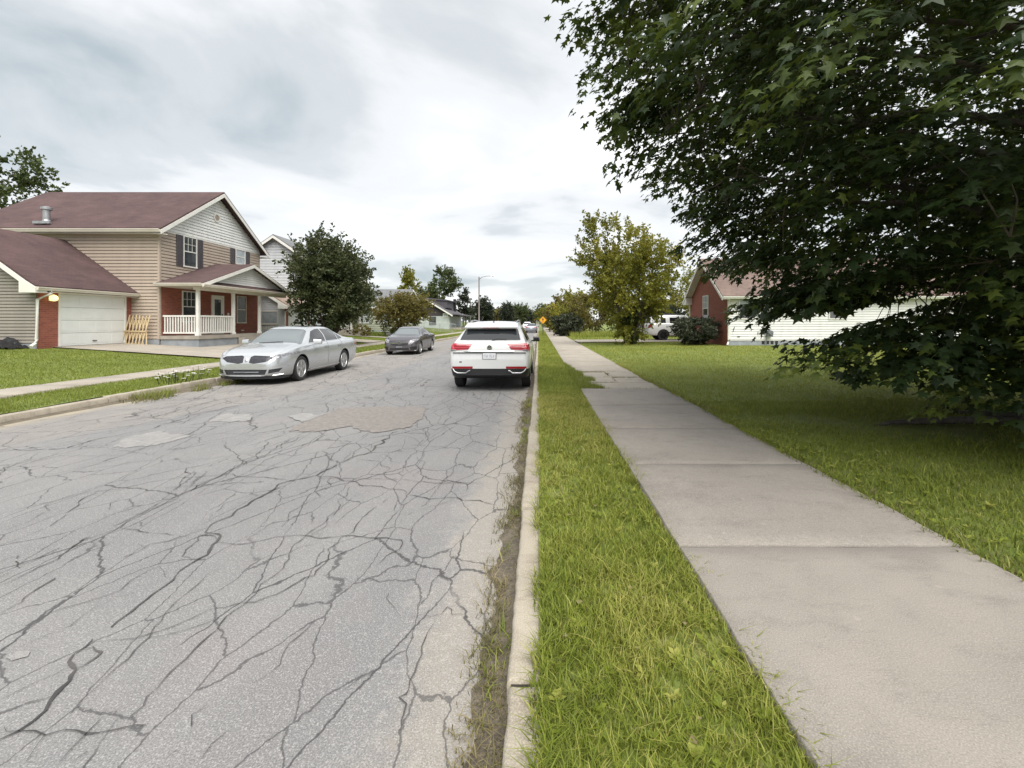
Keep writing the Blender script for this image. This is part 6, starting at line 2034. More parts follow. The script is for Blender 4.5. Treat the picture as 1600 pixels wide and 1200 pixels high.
# ---- white crossover ahead of us, seen from behind
XO = dict(L=4.97, W=1.98, r=0.385, axles=(0.98, 3.96), paint='white_paint', cat='suv',
    top=[(0, .78), (.025, .94), (.06, 1.07), (.11, 1.18), (.16, 1.235), (.34, 1.40), (.52, 1.545), (.60, 1.60), (.85, 1.645), (1.6, 1.705), (2.4, 1.70), (3.05, 1.62), (3.9, 1.17), (4.0, 1.13), (4.6, 1.01), (4.85, .90), (4.97, .70)],
    belt=[(0, .80), (.1, 1.12), (.5, 1.14), (3.0, 1.10), (3.9, 1.06), (4.6, .96), (4.97, .66)],
    w=[(0, .86), (.04, .925), (.15, .965), (.6, .99), (4.3, .985), (4.7, .93), (4.9, .82), (4.97, .66)],
    wt=[(0, .80), (.11, .87), (.16, .80), (.34, .72), (.52, .655), (.85, .64), (2.4, .65), (3.05, .63), (3.9, .76), (4.6, .80), (4.97, .55)],
    bot=[(0, .40), (.25, .30), (1.0, .24), (4.2, .24), (4.9, .30), (4.97, .38)],
    spokes=5, mirror=(3.35, 1.12, .93), mirror_mat='black_trim',
    side=[('window', [(.72, 1.20), (1.62, 1.19), (1.60, 1.53), (1.15, 1.52), (.86, 1.44)], 'dark_car_glass', dict(sink=.006, lip=.018)),
          ('window', [(1.68, 1.19), (2.50, 1.18), (2.50, 1.55), (1.68, 1.54)], 'dark_car_glass', dict(sink=.006, lip=.018)),
          ('window', [(2.58, 1.18), (3.60, 1.15), (3.05, 1.50), (2.58, 1.55)], 'dark_car_glass', dict(sink=.006, lip=.018)),
          ('door', [(1.45, .46), (2.52, .46), (2.52, 1.17), (1.66, 1.17), (1.45, .95)], None, dict(sink=.004, lip=.011, handle=(1.75, 1.02, .985))),
          ('door', [(2.56, .46), (3.55, .46), (3.62, 1.12), (2.56, 1.17)], None, dict(sink=.004, lip=.011, handle=(2.78, 1.02, .985))),
          ('sill', [(1.42, .2), (3.5, .2), (3.5, .44), (1.42, .44)], 'black_trim', dict(sink=.002))],
    rear=[('rear_window', [(-.74, 1.235), (.74, 1.235), (.655, 1.50), (-.655, 1.50)], 'tinted_glass', dict(y=.62, sink=.008, lip=.02)),
          ('tail_light', [(.42, 1.15), (.99, 1.165), (.99, .985), (.52, 1.015)], 'red_lens', dict(y=.36, both=1, x=.3, sink=-.006)),
          ('reflector', [(.40, .612), (.89, .612), (.89, .560), (.40, .560)], 'dark_red_lens', dict(y=.4, both=1, x=.1, sink=-.004)),
          ('lower_bumper', [(-1.1, .2), (1.1, .2), (1.1, .558), (-1.1, .558)], 'black_trim', dict(y=.60, sink=.004)),
          ('tailgate', [(-.66, .78), (.66, .78), (.78, .985), (.70, 1.225), (-.70, 1.225), (-.78, .985)], None, dict(y=.4, sink=.004, lip=.012))],
    plan=[('windscreen', [(-.66, 3.08), (.66, 3.08), (.80, 3.86), (-.80, 3.86)], 'car_glass', dict(sink=.006, lip=.02, z=1.1))])
xr, xb = car(XO, 'white_crossover', 'white crossover parked facing away by the near kerb, red tail lights', (-1.19, 10.75, 0.0), R(-0.4), PARK)
add(xr, 'spoiler', 'white_paint', lambda m: m.prism([(-.64, .42, 1.548), (.64, .42, 1.548), (.635, .80, 1.655), (.60, .50, 1.628), (-.60, .50, 1.628), (-.635, .80, 1.655)], (0, -0.02, 0.0)) or m.add([(-.66, .36, 1.545), (.66, .36, 1.545), (.64, .80, 1.66), (-.64, .80, 1.66), (-.63, .38, 1.515), (.63, .38, 1.515), (.62, .80, 1.56), (-.62, .80, 1.56)], [(0, 1, 2, 3), (4, 7, 6, 5), (0, 4, 5, 1), (1, 5, 6, 2), (2, 6, 7, 3), (3, 7, 4, 0)]), 40)
add(xr, 'brake_light', 'dark_red_lens', lambda m: m.box(-.2, .2, .352, .37, 1.525, 1.54))
add(xr, 'chrome_strip', 'chrome', lambda m: m.prism([(-.93, .075, .965), (-.5, .02, .955), (.5, .02, .955), (.93, .075, .965), (.93, .09, .975), (.5, .035, .972), (-.5, .035, .972), (-.93, .09, .975)], (0, 0, .014)))
add(xr, 'shut_line', 'black_trim', lambda m: m.box(-.88, .88, .003, .03, .932, .948))
pl = add(xr, 'number_plate', 'plate_white', lambda m: m.box(-.155, .155, -.004, .02, .79, .93), bevel=.004)
add(xr, 'plate_frame', 'grey_metal', lambda m: [m.box(-.168, -.155, -.006, .02, .782, .938), m.box(.155, .168, -.006, .02, .782, .938), m.box(-.155, .155, -.006, .02, .782, .79)], parent=pl)


def glyphs(m):
    # worn, unreadable plate characters: short strokes only
    for i, x in enumerate((-.115, -.075, -.035, .02, .06, .10)):
        m.box(x - .012, x - .005, -.0065, -.002, .825, .893)
        m.box(x - .0045, x + .012, -.0065, -.002, (.884, .824, .855)[i % 3], (.893, .833, .864)[i % 3])
        if i % 2: m.box(x + .0045, x + .012, -.0066, -.002, .834, .883)


add(xr, 'plate_lettering', 'plate_ink', glyphs, parent=pl)


def emblem(m):
    n = 20
    for r0, r1 in ((.052, .064),):
        for k in range(n):
            a, b = k * 2 * math.pi / n, (k + 1) * 2 * math.pi / n
            m.prism([(r0 * math.cos(a), -.012, 1.06 + r0 * math.sin(a)), (r1 * math.cos(a), -.012, 1.06 + r1 * math.sin(a)), (r1 * math.cos(b), -.012, 1.06 + r1 * math.sin(b)), (r0 * math.cos(b), -.012, 1.06 + r0 * math.sin(b))], (0, .07, 0))
    for (x0, z0, x1, z1) in ((-.016, .046, 0, .006), (.016, .046, 0, .006), (-.044, .028, -.020, -.044), (-.020, -.044, 0, -.004), (0, -.004, .020, -.044), (.020, -.044, .044, .028)):
        d = Vector((x1 - x0, 0, z1 - z0)).normalized(); s = Vector((-d.z, 0, d.x)) * .0055
        a, b = Vector((x0, -.012, 1.06 + z0)), Vector((x1, -.012, 1.06 + z1))
        m.prism([tuple(a - s), tuple(b - s), tuple(b + s), tuple(a + s)], (0, .06, 0))


add(xr, 'badge_plate', 'black_trim', lambda m: m.lathe([(.02, .055), (.09, .055)], 20, (0, .015, 1.06), 'y'))
eb = add(xr, 'badge', 'chrome', emblem); eb.location = (0, .045, 0)
for sg in (1, -1):
    add(xr, 'exhaust_trim', 'galvanised', lambda m, sg=sg: m.tube([(sg * .88, .015, .555), (sg * .83, -.012, .49), (sg * .76, -.018, .455), (sg * .56, -.02, .455), (sg * .50, -.014, .50), (sg * .46, -.008, .515)], .016, 6), 50)
    add(xr, 'roof_rail', 'galvanised', lambda m, sg=sg: m.tube([(sg * .60, .95, 1.63), (sg * .605, 1.1, 1.70), (sg * .61, 1.8, 1.725), (sg * .60, 2.8, 1.69), (sg * .59, 2.95, 1.62)], .02, 6), 50)
    add(xr, 'light_bar', 'clear_lens', lambda m, sg=sg: m.box(min(sg * .80, sg * .93), max(sg * .80, sg * .93), .028, .12, .985, 1.018))
for sg in (1, -1):
    add(xr, 'lamp_bar', 'dark_red_lens', lambda m, sg=sg: [m.box(min(sg * .50, sg * .84), max(sg * .50, sg * .84), .04, .2, 1.035, 1.05), m.box(min(sg * .50, sg * .86), max(sg * .50, sg * .86), .055, .2, 1.098, 1.11)])
add(xr, 'wiper', 'black_trim', lambda m: m.tube([(.05, .135, 1.245), (.18, .165, 1.27), (.42, .165, 1.262)], .014, 6))
add(xr, 'antenna', 'black_trim', lambda m: m.prism([(-.02, .9, 1.655), (.02, .9, 1.655), (0, .93, 1.71)], (0, .13, .01)))
add(xr, 'tow_eye_cover', 'grey_metal', lambda m: m.box(-.72, -.66, -.002, .02, .70, .735))

# ---- silver sedan on the left, facing us
SD = dict(L=5.22, W=1.93, r=0.355, axles=(1.32, 4.19), paint='silver_paint',
    top=[(0, .78), (.03, .95), (.08, 1.07), (.15, 1.10), (.6, 1.14), (.95, 1.19), (1.70, 1.475), (2.1, 1.545), (2.6, 1.56), (3.0, 1.535), (3.3, 1.46), (4.0, 1.09), (4.12, 1.055), (4.7, .955), (5.0, .85), (5.15, .73), (5.22, .58)],
    belt=[(0, .76), (.1, .98), (.6, 1.04), (1.5, 1.03), (4.0, .985), (4.7, .88), (5.1, .70), (5.22, .55)],
    w=[(0, .78), (.05, .86), (.3, .93), (.9, .963), (4.3, .96), (4.8, .905), (5.05, .80), (5.18, .66), (5.22, .58)],
    wt=[(0, .75), (.15, .82), (.9, .80), (1.70, .61), (2.6, .61), (3.3, .60), (4.0, .74), (4.7, .74), (5.0, .68), (5.22, .50)],
    bot=[(0, .40), (.4, .26), (1.0, .19), (4.3, .19), (5.0, .20), (5.22, .25)],
    spokes=5, twin=True, mirror=(3.42, 1.06, .92),
    side=[('window', [(1.30, 1.12), (1.62, 1.09), (1.62, 1.40), (1.55, 1.38)], 'tinted_glass', dict(sink=.006, lip=.018)),
          ('window', [(1.66, 1.09), (2.50, 1.075), (2.50, 1.46), (1.90, 1.455), (1.66, 1.41)], 'tinted_glass', dict(sink=.006, lip=.018)),
          ('window', [(2.56, 1.075), (3.62, 1.055), (3.10, 1.39), (2.80, 1.455), (2.56, 1.465)], 'tinted_glass', dict(sink=.006, lip=.018)),
          ('door', [(1.70, .34), (2.51, .34), (2.51, 1.06), (1.52, 1.075), (1.52, .80)], None, dict(sink=.004, lip=.011, handle=(1.74, .93, .97), hm='silver_paint')),
          ('door', [(2.54, .34), (3.52, .34), (3.60, 1.04), (2.54, 1.06)], None, dict(sink=.004, lip=.011, handle=(2.74, .92, .97), hm='silver_paint'))],
    front=[('grille', [(.09, .755), (.16, .785), (.58, .765), (.66, .71), (.50, .615), (.20, .575), (.08, .60)], 'dark_grille', dict(both=1, x=.02, y=.5, sink=.012, lip=.010)),
           ('headlight', [(.60, .76), (.72, .80), (.96, .86), (.96, .82), (.80, .72), (.67, .685)], 'clear_lens', dict(both=1, x=.3, y=.9, sink=-.003)),
           ('lower_grille', [(-.56, .42), (.56, .42), (.50, .285), (-.50, .285)], 'dark_grille', dict(y=.5, sink=.012, lip=.008)),
           ('fog_lamp', [(.60, .42), (.84, .45), (.78, .35), (.58, .315)], 'dark_grille', dict(both=1, x=.3, y=.7, sink=.008))],
    rear=[('tail_light', [(.35, .98), (.95, 1.0), (.95, .84), (.35, .86)], 'red_lens', dict(both=1, x=.2, y=.35, sink=-.003))],
    plan=[('windscreen', [(-.60, 3.28), (.60, 3.28), (.83, 4.02), (-.83, 4.02)], 'car_glass', dict(sink=.006, lip=.02, z=1.0)),
          ('rear_window', [(-.76, 1.02), (.76, 1.02), (.56, 1.72), (-.56, 1.72)], 'car_glass', dict(sink=.006, lip=.02, z=1.1)),
          ('sunroof', [(-.42, 2.25), (.42, 2.25), (.42, 2.95), (-.42, 2.95)], 'dark_car_glass', dict(sink=.003, z=1.3))])
sr_, sb_ = car(SD, 'silver_sedan', 'silver sedan parked facing us by the far kerb, wide split grille', (-7.78, 17.02, 0.0), R(180.6), PARK)


def star(m):
    m.prism([(-.014, 5.165, .66), (0, 5.165, .60), (.014, 5.165, .66), (0, 5.165, .735)], (0, .05, 0))
    m.box(-.035, .035, 5.17, 5.21, .652, .662)


o = add(sr_, 'badge', 'chrome', star)
add(sr_, 'bumper_strip', 'chrome', lambda m: m.tube([(-.86, 4.98, .285), (-.70, 5.12, .265), (-.40, 5.21, .255), (0, 5.232, .252), (.40, 5.21, .255), (.70, 5.12, .265), (.86, 4.98, .285)], .014, 6), 50)
add(sr_, 'grille_bar', 'chrome', lambda m: m.tube([(-.54, 5.165, .352), (-.3, 5.205, .352), (0, 5.215, .352), (.3, 5.205, .352), (.54, 5.165, .352)], .010, 6), 50)
add(sr_, 'lower_lip', 'black_trim', lambda m: m.prism([(-.84, 4.95, .17), (-.60, 5.15, .17), (0, 5.22, .17), (.60, 5.15, .17), (.84, 4.95, .17), (.84, 4.6, .17), (-.84, 4.6, .17)], (0, 0, .06)))
for sg in (1, -1):
    add(sr_, 'sill_strip', 'chrome', lambda m, sg=sg: m.box(min(sg * .945, sg * .962), max(sg * .945, sg * .962), 1.75, 3.75, .285, .305))
    add(sr_, 'wiper', 'black_trim', lambda m, sg=sg: m.tube([(sg * .05 + .3, 4.06, 1.075), (sg * .05 - .25, 4.0, 1.105)], .010, 5))

# ---- black sedan farther along
BS = dict(L=4.63, W=1.78, r=0.33, axles=(1.05, 3.75), paint='black_paint',
    top=[(0, .72), (.03, .88), (.08, .98), (.15, 1.0), (.55, 1.04), (.85, 1.09), (1.55, 1.34), (2.0, 1.42), (2.4, 1.43), (2.75, 1.40), (3.0, 1.34), (3.6, 1.02), (3.7, .99), (4.2, .90), (4.45, .80), (4.58, .70), (4.63, .56)],
    belt=[(0, .70), (.1, .92), (.6, .97), (1.5, .97), (3.6, .93), (4.2, .84), (4.5, .68), (4.63, .52)],
    w=[(0, .70), (.05, .78), (.3, .85), (.9, .885), (3.85, .885), (4.3, .83), (4.5, .74), (4.6, .63), (4.63, .56)],
    wt=[(0, .68), (.15, .74), (.85, .72), (1.55, .56), (2.4, .56), (3.0, .56), (3.6, .68), (4.2, .68), (4.45, .62), (4.63, .48)],
    bot=[(0, .36), (.4, .22), (1.0, .17), (3.9, .17), (4.5, .18), (4.63, .22)],
    spokes=5, twin=True, mirror=(3.05, 1.0, .85),
    side=[('window', [(1.2, 1.06), (2.15, 1.02), (2.15, 1.33), (1.75, 1.33), (1.45, 1.26)], 'dark_car_glass', dict(sink=.006, lip=.018)),
          ('window', [(2.2, 1.02), (3.2, .99), (2.75, 1.27), (2.2, 1.335)], 'dark_car_glass', dict(sink=.006, lip=.018)),
          ('door', [(1.42, .30), (2.17, .30), (2.17, 1.0), (1.25, 1.03), (1.25, .75)], None, dict(sink=.004, lip=.011, handle=(1.5, .90, .89))),
          ('door', [(2.2, .30), (3.1, .30), (3.18, .98), (2.2, 1.0)], None, dict(sink=.004, lip=.011, handle=(2.4, .88, .89)))],
    front=[('grille', [(-.50, .72), (.50, .72), (.42, .54), (.20, .47), (-.20, .47), (-.42, .54)], 'dark_grille', dict(y=.5, sink=.012, lip=.008)),
           ('headlight', [(.50, .74), (.62, .79), (.86, .82), (.84, .72), (.62, .62), (.54, .64)], 'clear_lens', dict(both=1, x=.3, y=.9, sink=-.003)),
           ('lower_grille', [(-.46, .36), (.46, .36), (.52, .24), (-.52, .24)], 'black_trim', dict(y=.5, sink=.012)),
           ('intake', [(.54, .42), (.82, .44), (.80, .28), (.56, .26)], 'black_trim', dict(both=1, x=.3, y=.8, sink=.010))],
    rear=[('tail_light', [(.35, .92), (.87, .94), (.87, .80), (.35, .80)], 'red_lens', dict(both=1, x=.2, y=.35, sink=-.003))],
    plan=[('windscreen', [(-.56, 2.98), (.56, 2.98), (.76, 3.58), (-.76, 3.58)], 'car_glass', dict(sink=.004, z=.95)),
          ('rear_window', [(-.70, .90), (.70, .90), (.52, 1.56), (-.52, 1.56)], 'dark_car_glass', dict(sink=.004, z=1.0))])
br_, bb_ = car(BS, 'black_sedan', 'black sedan parked facing us, beyond the silver one, star badge in its grille', (-7.12, 27.25, 0.0), R(180.8), PARK)


def mstar(m):
    n = 20
    for k in range(n):
        a, b = k * 2 * math.pi / n, (k + 1) * 2 * math.pi / n
        m.prism([(q * math.cos(t), 4.60, .60 + q * math.sin(t)) for q, t in ((.068, a), (.08, a), (.08, b), (.068, b))], (0, .03, 0))
    for t in (math.pi / 2, math.pi / 2 + 2.0944, math.pi / 2 + 4.1888):
        m.prism([(.012 * math.cos(t + 1.57), 4.60, .60 + .012 * math.sin(t + 1.57)), (.07 * math.cos(t), 4.60, .60 + .07 * math.sin(t)), (.012 * math.cos(t - 1.57), 4.60, .60 + .012 * math.sin(t - 1.57))], (0, .025, 0))


add(br_, 'badge', 'chrome', mstar)
add(br_, 'grille_bar', 'chrome', lambda m: [m.box(-.44, -.08, 4.60, 4.625, .59, .62), m.box(.08, .44, 4.60, 4.625, .59, .62)])
add(br_, 'bumper_strip', 'galvanised', lambda m: m.tube([(-.80, 4.38, .225), (-.60, 4.53, .215), (0, 4.64, .21), (.60, 4.53, .215), (.80, 4.38, .225)], .014, 6), 50)
add(br_, 'number_plate', 'grey_metal', lambda m: m.box(-.15, .15, 4.63, 4.645, .37, .46))

# ---- white truck on the right-hand drive, side on
TK = dict(L=5.2, W=2.0, r=0.40, axles=(1.12, 4.14), paint='white_paint', cat='suv', gap=.07,
    top=[(0, .80), (.03, 1.05), (.07, 1.20), (.12, 1.30), (.22, 1.62), (.30, 1.80), (.45, 1.90), (1.2, 1.96), (2.6, 1.96), (3.05, 1.90), (3.65, 1.36), (3.75, 1.30), (4.6, 1.20), (5.0, 1.10), (5.15, .95), (5.2, .75)],
    belt=[(0, .78), (.1, 1.18), (.5, 1.26), (3.0, 1.24), (3.7, 1.20), (4.6, 1.12), (5.2, .70)],
    w=[(0, .86), (.05, .94), (.3, .99), (4.6, .99), (5.0, .92), (5.2, .76)],
    wt=[(0, .80), (.12, .90), (.22, .84), (.45, .72), (2.6, .72), (3.05, .70), (3.65, .82), (4.6, .86), (5.2, .65)],
    bot=[(0, .50), (.3, .40), (1, .36), (4.4, .36), (5.1, .42), (5.2, .5)],
    spokes=6, rim='dark_alloy', mirror=(3.2, 1.30, .96),
    side=[('window', [(.42, 1.33), (1.32, 1.32), (1.32, 1.72), (.52, 1.72)], 'tinted_glass', dict(sink=.006, lip=.018)),
          ('window', [(1.62, 1.32), (2.40, 1.31), (2.40, 1.75), (1.62, 1.75)], 'dark_car_glass', dict(sink=.006, lip=.018)),
          ('window', [(2.48, 1.31), (3.42, 1.29), (3.05, 1.70), (2.48, 1.75)], 'dark_car_glass', dict(sink=.006, lip=.018)),
          ('door', [(1.60, .50), (2.43, .50), (2.43, 1.28), (1.58, 1.29), (1.48, 1.0)], None, dict(sink=.004, lip=.011, handle=(1.75, 1.15, .995))),
          ('door', [(2.46, .50), (3.40, .50), (3.46, 1.26), (2.46, 1.28)], None, dict(sink=.004, lip=.011, handle=(2.65, 1.15, .995))),
          ('tail_light', [(-.1, 1.18), (.30, 1.20), (.26, 1.02), (-.1, .92)], 'dark_red_lens', dict(x=.6, sink=-.004))],
    rear=[('rear_window', [(-.72, 1.32), (.72, 1.32), (.62, 1.74), (-.62, 1.74)], 'dark_car_glass', dict(y=.5, sink=.004))],
    plan=[('windscreen', [(-.70, 3.05), (.70, 3.05), (.86, 3.62), (-.86, 3.62)], 'car_glass', dict(sink=.004, z=1.25))])
tr_, tb_ = car(TK, 'white_truck', 'white sport utility truck standing side on in the drive behind the brick gable', (8.35, 35.0, 0.262), R(-90), None)
for sg in (1, -1):
    add(tr_, 'roof_rail', 'black_trim', lambda m, sg=sg: m.tube([(sg * .62, .6, 1.90), (sg * .62, .75, 2.01), (sg * .62, 2.5, 2.02), (sg * .62, 2.7, 1.93)], .025, 6), 50)
add(tr_, 'hitch', 'black_trim', lambda m: [m.box(-.03, .03, -.35, .3, .44, .50), m.box(-.03, .03, -.38, -.32, .44, 1.25), m.box(-.5, .5, -.37, -.33, 1.18, 1.22)])

# ---- bicycle on the rack
BK = thing('bicycle', 'bicycle hanging on the rear rack of the white truck', 'bicycle', (7.9, 35.0, 0.65))
for dy in (-.50, .50):
    m = MB()
    pts = [(0.0, dy + .33 * math.cos(t), .42 + .33 * math.sin(t)) for t in np.linspace(0, 2 * math.pi, 25)]
    m.tube(pts, .024, 6, False)
    w = m.build('wheel', M['rubber'], BK, smooth=60, world=False)
    m = MB()
    m.tube([(0.0, dy + .30 * math.cos(t), .42 + .30 * math.sin(t)) for t in np.linspace(0, 2 * math.pi, 25)], .012, 5, False)
    for k in range(12):
        t = k * math.pi / 6
        m.tube([(0, dy, .42), (0, dy + .30 * math.cos(t), .42 + .30 * math.sin(t))], .003, 4, False)
    m.tube([(-.04, dy, .42), (.04, dy, .42)], .025, 8)
    m.build('rim', M['alloy'], w, world=False)
m = MB()
for a, b in (((0, -.5, .42), (0, -.18, .86)), ((0, -.18, .86), (0, -.06, .38)), ((0, -.06, .38), (0, -.5, .42)), ((0, -.06, .38), (0, .34, .82)), ((0, -.18, .84), (0, .33, .88)), ((0, .32, .95), (0, .50, .42)), ((0, -.18, .86), (0, -.20, .98)), ((0, .32, .93), (0, .30, 1.02))):
    m.tube([a, b], .02, 7)
m.build('frame', M['galvanised'], BK, smooth=60, world=False)
m = MB(); m.tube([(-.28, .28, 1.06), (-.1, .31, 1.03), (.1, .31, 1.03), (.28, .28, 1.06)], .014, 6); m.build('handlebar', M['black_trim'], BK, world=False)
m = MB(); m.prism([(-.07, -.32, .98), (.07, -.32, .98), (.02, -.06, 1.0), (-.02, -.06, 1.0)], (0, 0, .045)); m.build('saddle', M['black_trim'], BK, world=False)
m = MB(); m.tube([(-.06, -.06, .38), (.06, -.06, .38)], .03, 8); m.box(.04, .055, -.07, -.05, .22, .54); m.build('crank', M['black_trim'], BK, world=False)

# ---- far traffic
FC = dict(BS); FC.update(paint='grey_paint', front=[], W=1.82, plan=BS['plan'], rear=[('tail_light', [(.45, .92), (.87, .94), (.87, .80), (.45, .80)], 'red_lens', dict(both=1, x=.2, y=.35, sink=-.003)), ('number_plate', [(-.16, .74), (.16, .74), (.16, .62), (-.16, .62)], 'plate_white', dict(y=.3, sink=-.003))])
car(FC, 'grey_sedan', 'small grey sedan parked far down the near kerb, by the yellow sign', (-1.15, 68, 0.0), 0, PARK)
FV = dict(XO); FV.update(rear=[('rear_window', [(-.74, 1.235), (.74, 1.235), (.655, 1.50), (-.655, 1.50)], 'dark_car_glass', dict(y=.62, sink=.006))], side=XO['side'][:3])
car(FV, 'white_van', 'white vehicle far down the road, showing beyond the grey sedan', (-2.4, 92, 0.0), 0, PARK)

# ------------------------------------------------------------------ street furniture and small things
def lamp(label, x, y, h, arm):
    t = thing('street_lamp', label, 'street lamp', (x, y, 0.13), 0, 'street lamps along the left verge')
    m = MB(); m.tube([(0, 0, 0), (0, 0, 0.25), (0, 0, 0.3), (0, 0, h)], [.17, .17, .13, .085], 12); m.build('pole', M['pole_metal'], t, smooth=50, world=False)
    m = MB(); m.tube([(0, 0, h - .45), (.25 * arm, 0, h - .05), (.6 * arm, 0, h + .1), (arm, 0, h + .14)], [.05, .045, .04, .035], 8); m.build('arm', M['pole_metal'], t, smooth=50, world=False)
    m = MB(); m.add([(arm - .05, -.13, h + .10), (arm + .6, -.10, h + .12), (arm + .6, .10, h + .12), (arm - .05, .13, h + .10), (arm, -.07, h + .23), (arm + .5, -.06, h + .21), (arm + .5, .06, h + .21), (arm, .07, h + .23)], [(0, 3, 2, 1), (4, 5, 6, 7), (0, 1, 5, 4), (1, 2, 6, 5), (2, 3, 7, 6), (3, 0, 4, 7)])
    hd = m.build('lamp_head', M['galvanised'], t, bevel=.02, world=False)
    m = MB(); m.lathe([(h + .03, .05), (h + .07, .10), (h + .105, .11)], 12, (arm + .25, 0, 0), 'z'); m.build('lens', M['clear_lens'], hd, world=False)


lamp('tall street lamp with its arm over the road, rising above the white crossover', -9.35, 70, 8.6, 1.9)
lamp('second street lamp much farther along, looking short above the crossover roof', -9.3, 178, 8.6, 1.9)

sg_ = thing('warning_sign', 'yellow diamond warning sign on a dark post at the near verge', 'sign', (0.46, 51, 0.14))
m = MB(); m.box(-.035, .035, -.02, .02, 0, 2.25); m.build('post', M['sign_black'], sg_, world=False)
m = MB(); q = .44; m.prism([(0, -.03, 1.75 - q), (q, -.03, 1.75), (0, -.03, 1.75 + q), (-q, -.03, 1.75)], (0, .01, 0)); pn = m.build('panel', M['sign_yellow'], sg_, world=False)
m = MB(); q0, q1 = .385, .41
for a, b in (((0, -1), (1, 0)), ((1, 0), (0, 1)), ((0, 1), (-1, 0)), ((-1, 0), (0, -1))):
    m.prism([(a[0] * q0, -.034, 1.75 + a[1] * q0), (a[0] * q1, -.034, 1.75 + a[1] * q1), (b[0] * q1, -.034, 1.75 + b[1] * q1), (b[0] * q0, -.034, 1.75 + b[1] * q0)], (0, .003, 0))
m.prism([(-.04, -.034, 1.55), (.04, -.034, 1.55), (.04, -.034, 1.8), (-.04, -.034, 1.8)], (0, .003, 0))
m.prism([(-.13, -.034, 1.8), (.13, -.034, 1.8), (0, -.034, 2.0)], (0, .003, 0))
m.build('symbol', M['sign_black'], pn, world=False)

# concertina of bare wood laths leaning on the tan house
tl = thing('folded_lattice', 'folded accordion lattice of bare yellow wood leaning on the tan wall', 'lattice', (-18.75, 20.93, 0.60))
rl = random.Random(8)
for i in range(7):
    for (da, dep) in ((-1, -.03), (1, -.06)):
        x = -.47 + i * .157
        x0, x1 = x - da * .10, x + da * .10
        h = 1.36 + rl.uniform(-.06, .06)
        lean = 0.16
        m = MB()
        m.prism([(x0 - .022, -lean + dep, 0), (x0 + .022, -lean + dep, 0), (x1 + .022, dep + .07, h), (x1 - .022, dep + .07, h)], (0, .024, 0))
        m.build('lath', M['raw_wood'], tl, world=False)
m = MB(); m.prism([(-.62, -.13, .64), (-.62, -.13, .69), (.52, -.13, .655), (.52, -.13, .605)], (0, -.025, 0)); m.build('crosspiece', M['raw_wood'], tl, world=False)

# black plastic heap by the garage wall
bp = MB()
rb = np.random.default_rng(4)
nx, ny = 90, 16
for j in range(ny + 1):
    for i in range(nx + 1):
        u_, v_ = i / nx, j / ny
        x = -23.6 + 4.1 * u_; y = 17.14 - 0.75 * v_
        zz_ = 0.30 * (1 - v_) ** 0.8 * (0.15 + 0.9 * vnoise([x * 3.1], [y * 2.5], 5)[0]) * min(1, 8 * (1 - u_)) + 0.11 * vnoise([x * 8], [y * 8], 6)[0] + 0.05 * vnoise([x * 19], [y * 19], 16)[0]
        bp.v.append((x, y + 0.06 * (vnoise([x * 4], [v_ * 3], 9)[0] - .5), float(ground_z(x, y)) - 0.03 + zz_))
for j in range(ny):
    for i in range(nx):
        k = j * (nx + 1) + i
        bp.f.append((k, k + 1, k + nx + 2, k + nx + 1))
b_ = len(bp.v)
for i in range(nx + 1):
    x, y, _ = bp.v[i]
    bp.v.append((x, y, float(ground_z(x, y)) - 0.05))
for i in range(nx):
    bp.f.append((i + 1, i, b_ + i, b_ + i + 1))
o = bp.build('plastic_sheeting', M['black_plastic'], smooth=45)
tag(o, 'crumpled black plastic sheeting heaped along the foot of the garage side wall', 'plastic sheet')

# chain link fence before the dark gabled house
cf = thing('chain_link_fence', 'grey chain link fence across the grass in front of the dark gabled house', 'fence', (-16.5, 62, 0.2))
gz_ = lambda x: float(ground_z(x - 0, 0)) - 0.05
xs = [-22.5 + 2.2 * i for i in range(6)]
for x in xs:
    m = MB(); m.tube([(x, 62, gz_(x)), (x, 62, gz_(x) + 1.25)], .035, 7); m.build('post', M['galvanised'], cf)
m = MB(); m.tube([(x, 62, gz_(x) + 1.22) for x in xs], .025, 6); m.build('top_rail', M['galvanised'], cf)
m = MB()
for i in range(70):
    x = xs[0] + i * .157
    for s in (1, -1):
        a, b = x, x + s * 1.1
        b = max(min(b, xs[-1]), xs[0])
        m.tube([(a, 62, gz_(a) + .05), (b, 62, gz_(b) + .05 + abs(b - a) / 1.1 * 1.15)], .009, 3, False)
m.build('wire_mesh', M['galvanised'], cf)['kind'] = 'stuff'

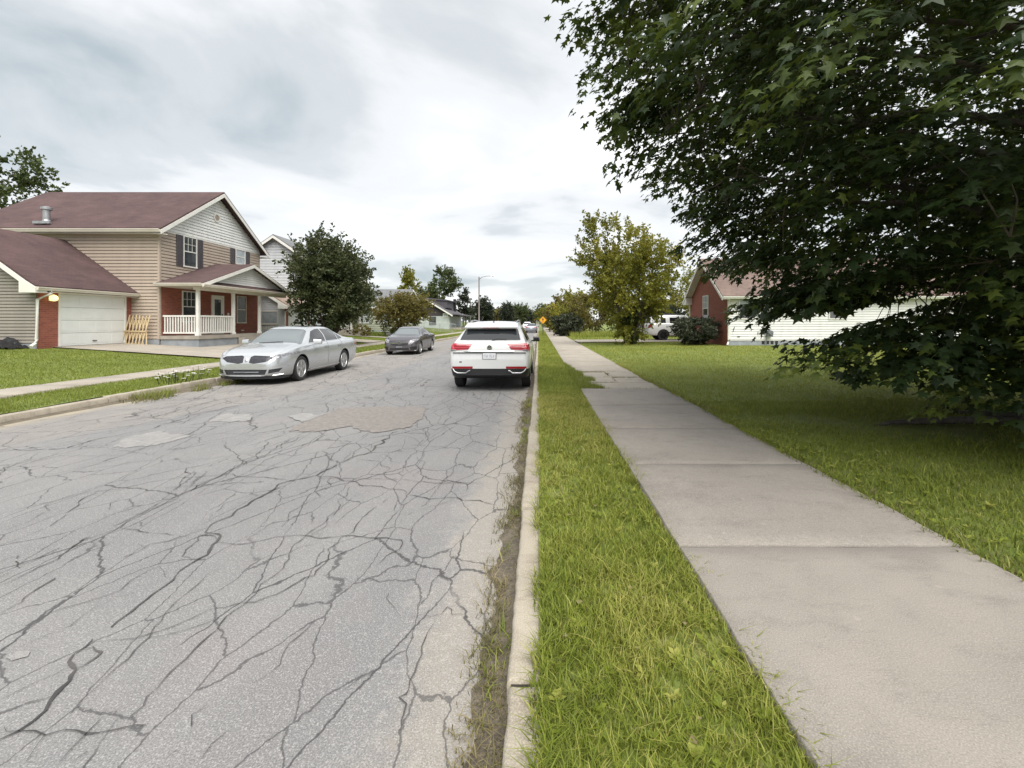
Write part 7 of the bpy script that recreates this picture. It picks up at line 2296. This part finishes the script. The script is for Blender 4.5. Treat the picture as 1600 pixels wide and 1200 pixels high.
# white flowered weeds at the far kerb
fw = thing('flowering_weed', 'clump of white flowered weeds by the far kerb left of the silver sedan', 'plant', (-9.2, 11.4, 0.13))
m = MB(); rf_ = random.Random(2)
heads = []
for i in range(38):
    x, y, h = rf_.gauss(0, .13), rf_.gauss(0, .45), rf_.uniform(.14, .34)
    x2, y2 = x * 1.4, y * 1.1
    m.tube([(x, y, 0), (x2, y2, h)], .006, 4, False)
    heads.append((x2, y2, h))
m.build('stem', M['grass_stem'] if 'grass_stem' in M else M['juniper'], fw, world=False)
m = MB()
for (x, y, h) in heads:
    for k in range(6):
        a = k * 1.047
        m.add([(x, y, h), (x + .04 * math.cos(a - .4), y + .04 * math.sin(a - .4), h + .012), (x + .05 * math.cos(a), y + .05 * math.sin(a), h + .006), (x + .04 * math.cos(a + .4), y + .04 * math.sin(a + .4), h + .012)], [(0, 1, 2, 3)])
m.build('flower', M['flower'], fw, world=False)

# broad-leaved weeds in the near grass
wd = MB(); rw = random.Random(6)
wV = []; wF = []; wT = []
for i in range(280):
    if rw.random() < .5:
        x, y = rw.uniform(.05, .90), rw.uniform(1.2, 6)
        z = .15
    else:
        y = rw.uniform(2.6, 7); x = 2.85 + abs(rw.gauss(0, .5)); z = .185
    nl = rw.randint(4, 8)
    tt = rw.uniform(.35, .8)
    for k in range(nl):
        a = rw.uniform(0, 6.28); L = rw.uniform(.018, .045); w = L * rw.uniform(.22, .4)
        el = rw.uniform(.1, .9)
        ca, sa = math.cos(a), math.sin(a)
        b = len(wV)
        for (t, s, up_) in ((0, 0, .01), (.5, 1, .5), (1, 0, .75), (.5, -1, .5)):
            wV.append((x + ca * L * t - sa * w * s, y + sa * L * t + ca * w * s, z + L * el * up_ + .02)); wT.append(tt)
        wF += [(b, b + 1, b + 2), (b, b + 2, b + 3)]
o = fast_mesh('broadleaf_weeds', wV, np.array(wF), M['grass'], {'tint': wT}); o['kind'] = 'stuff'
# fallen leaves on the lawn, pavement edge and verge
fV = []; fF = []; fT = []
for i in range(60):
    y = rw.uniform(1.6, 8)
    x = rw.choice((rw.uniform(2.82, 3.2 + (y - 2) * .5), rw.uniform(.05, .9)))
    z = (.185 if x > 2.8 else .15) + .035
    s = rw.uniform(.018, .04); a = rw.uniform(0, 6.28)
    b = len(fV)
    for (px_, py_, pz_) in ((0, 0, 0), (.5, .45, .2), (0, 1, .05), (-.5, .45, .15)):
        fV.append((x + s * (px_ * math.cos(a) - py_ * math.sin(a)), y + s * (px_ * math.sin(a) + py_ * math.cos(a)), z + s * pz_)); fT.append(rw.uniform(.4, 1))
    fF += [(b, b + 1, b + 2), (b, b + 2, b + 3)]
o = fast_mesh('fallen_leaves', fV, np.array(fF), M['dry_grass'], {'tint': fT}); o['kind'] = 'stuff'
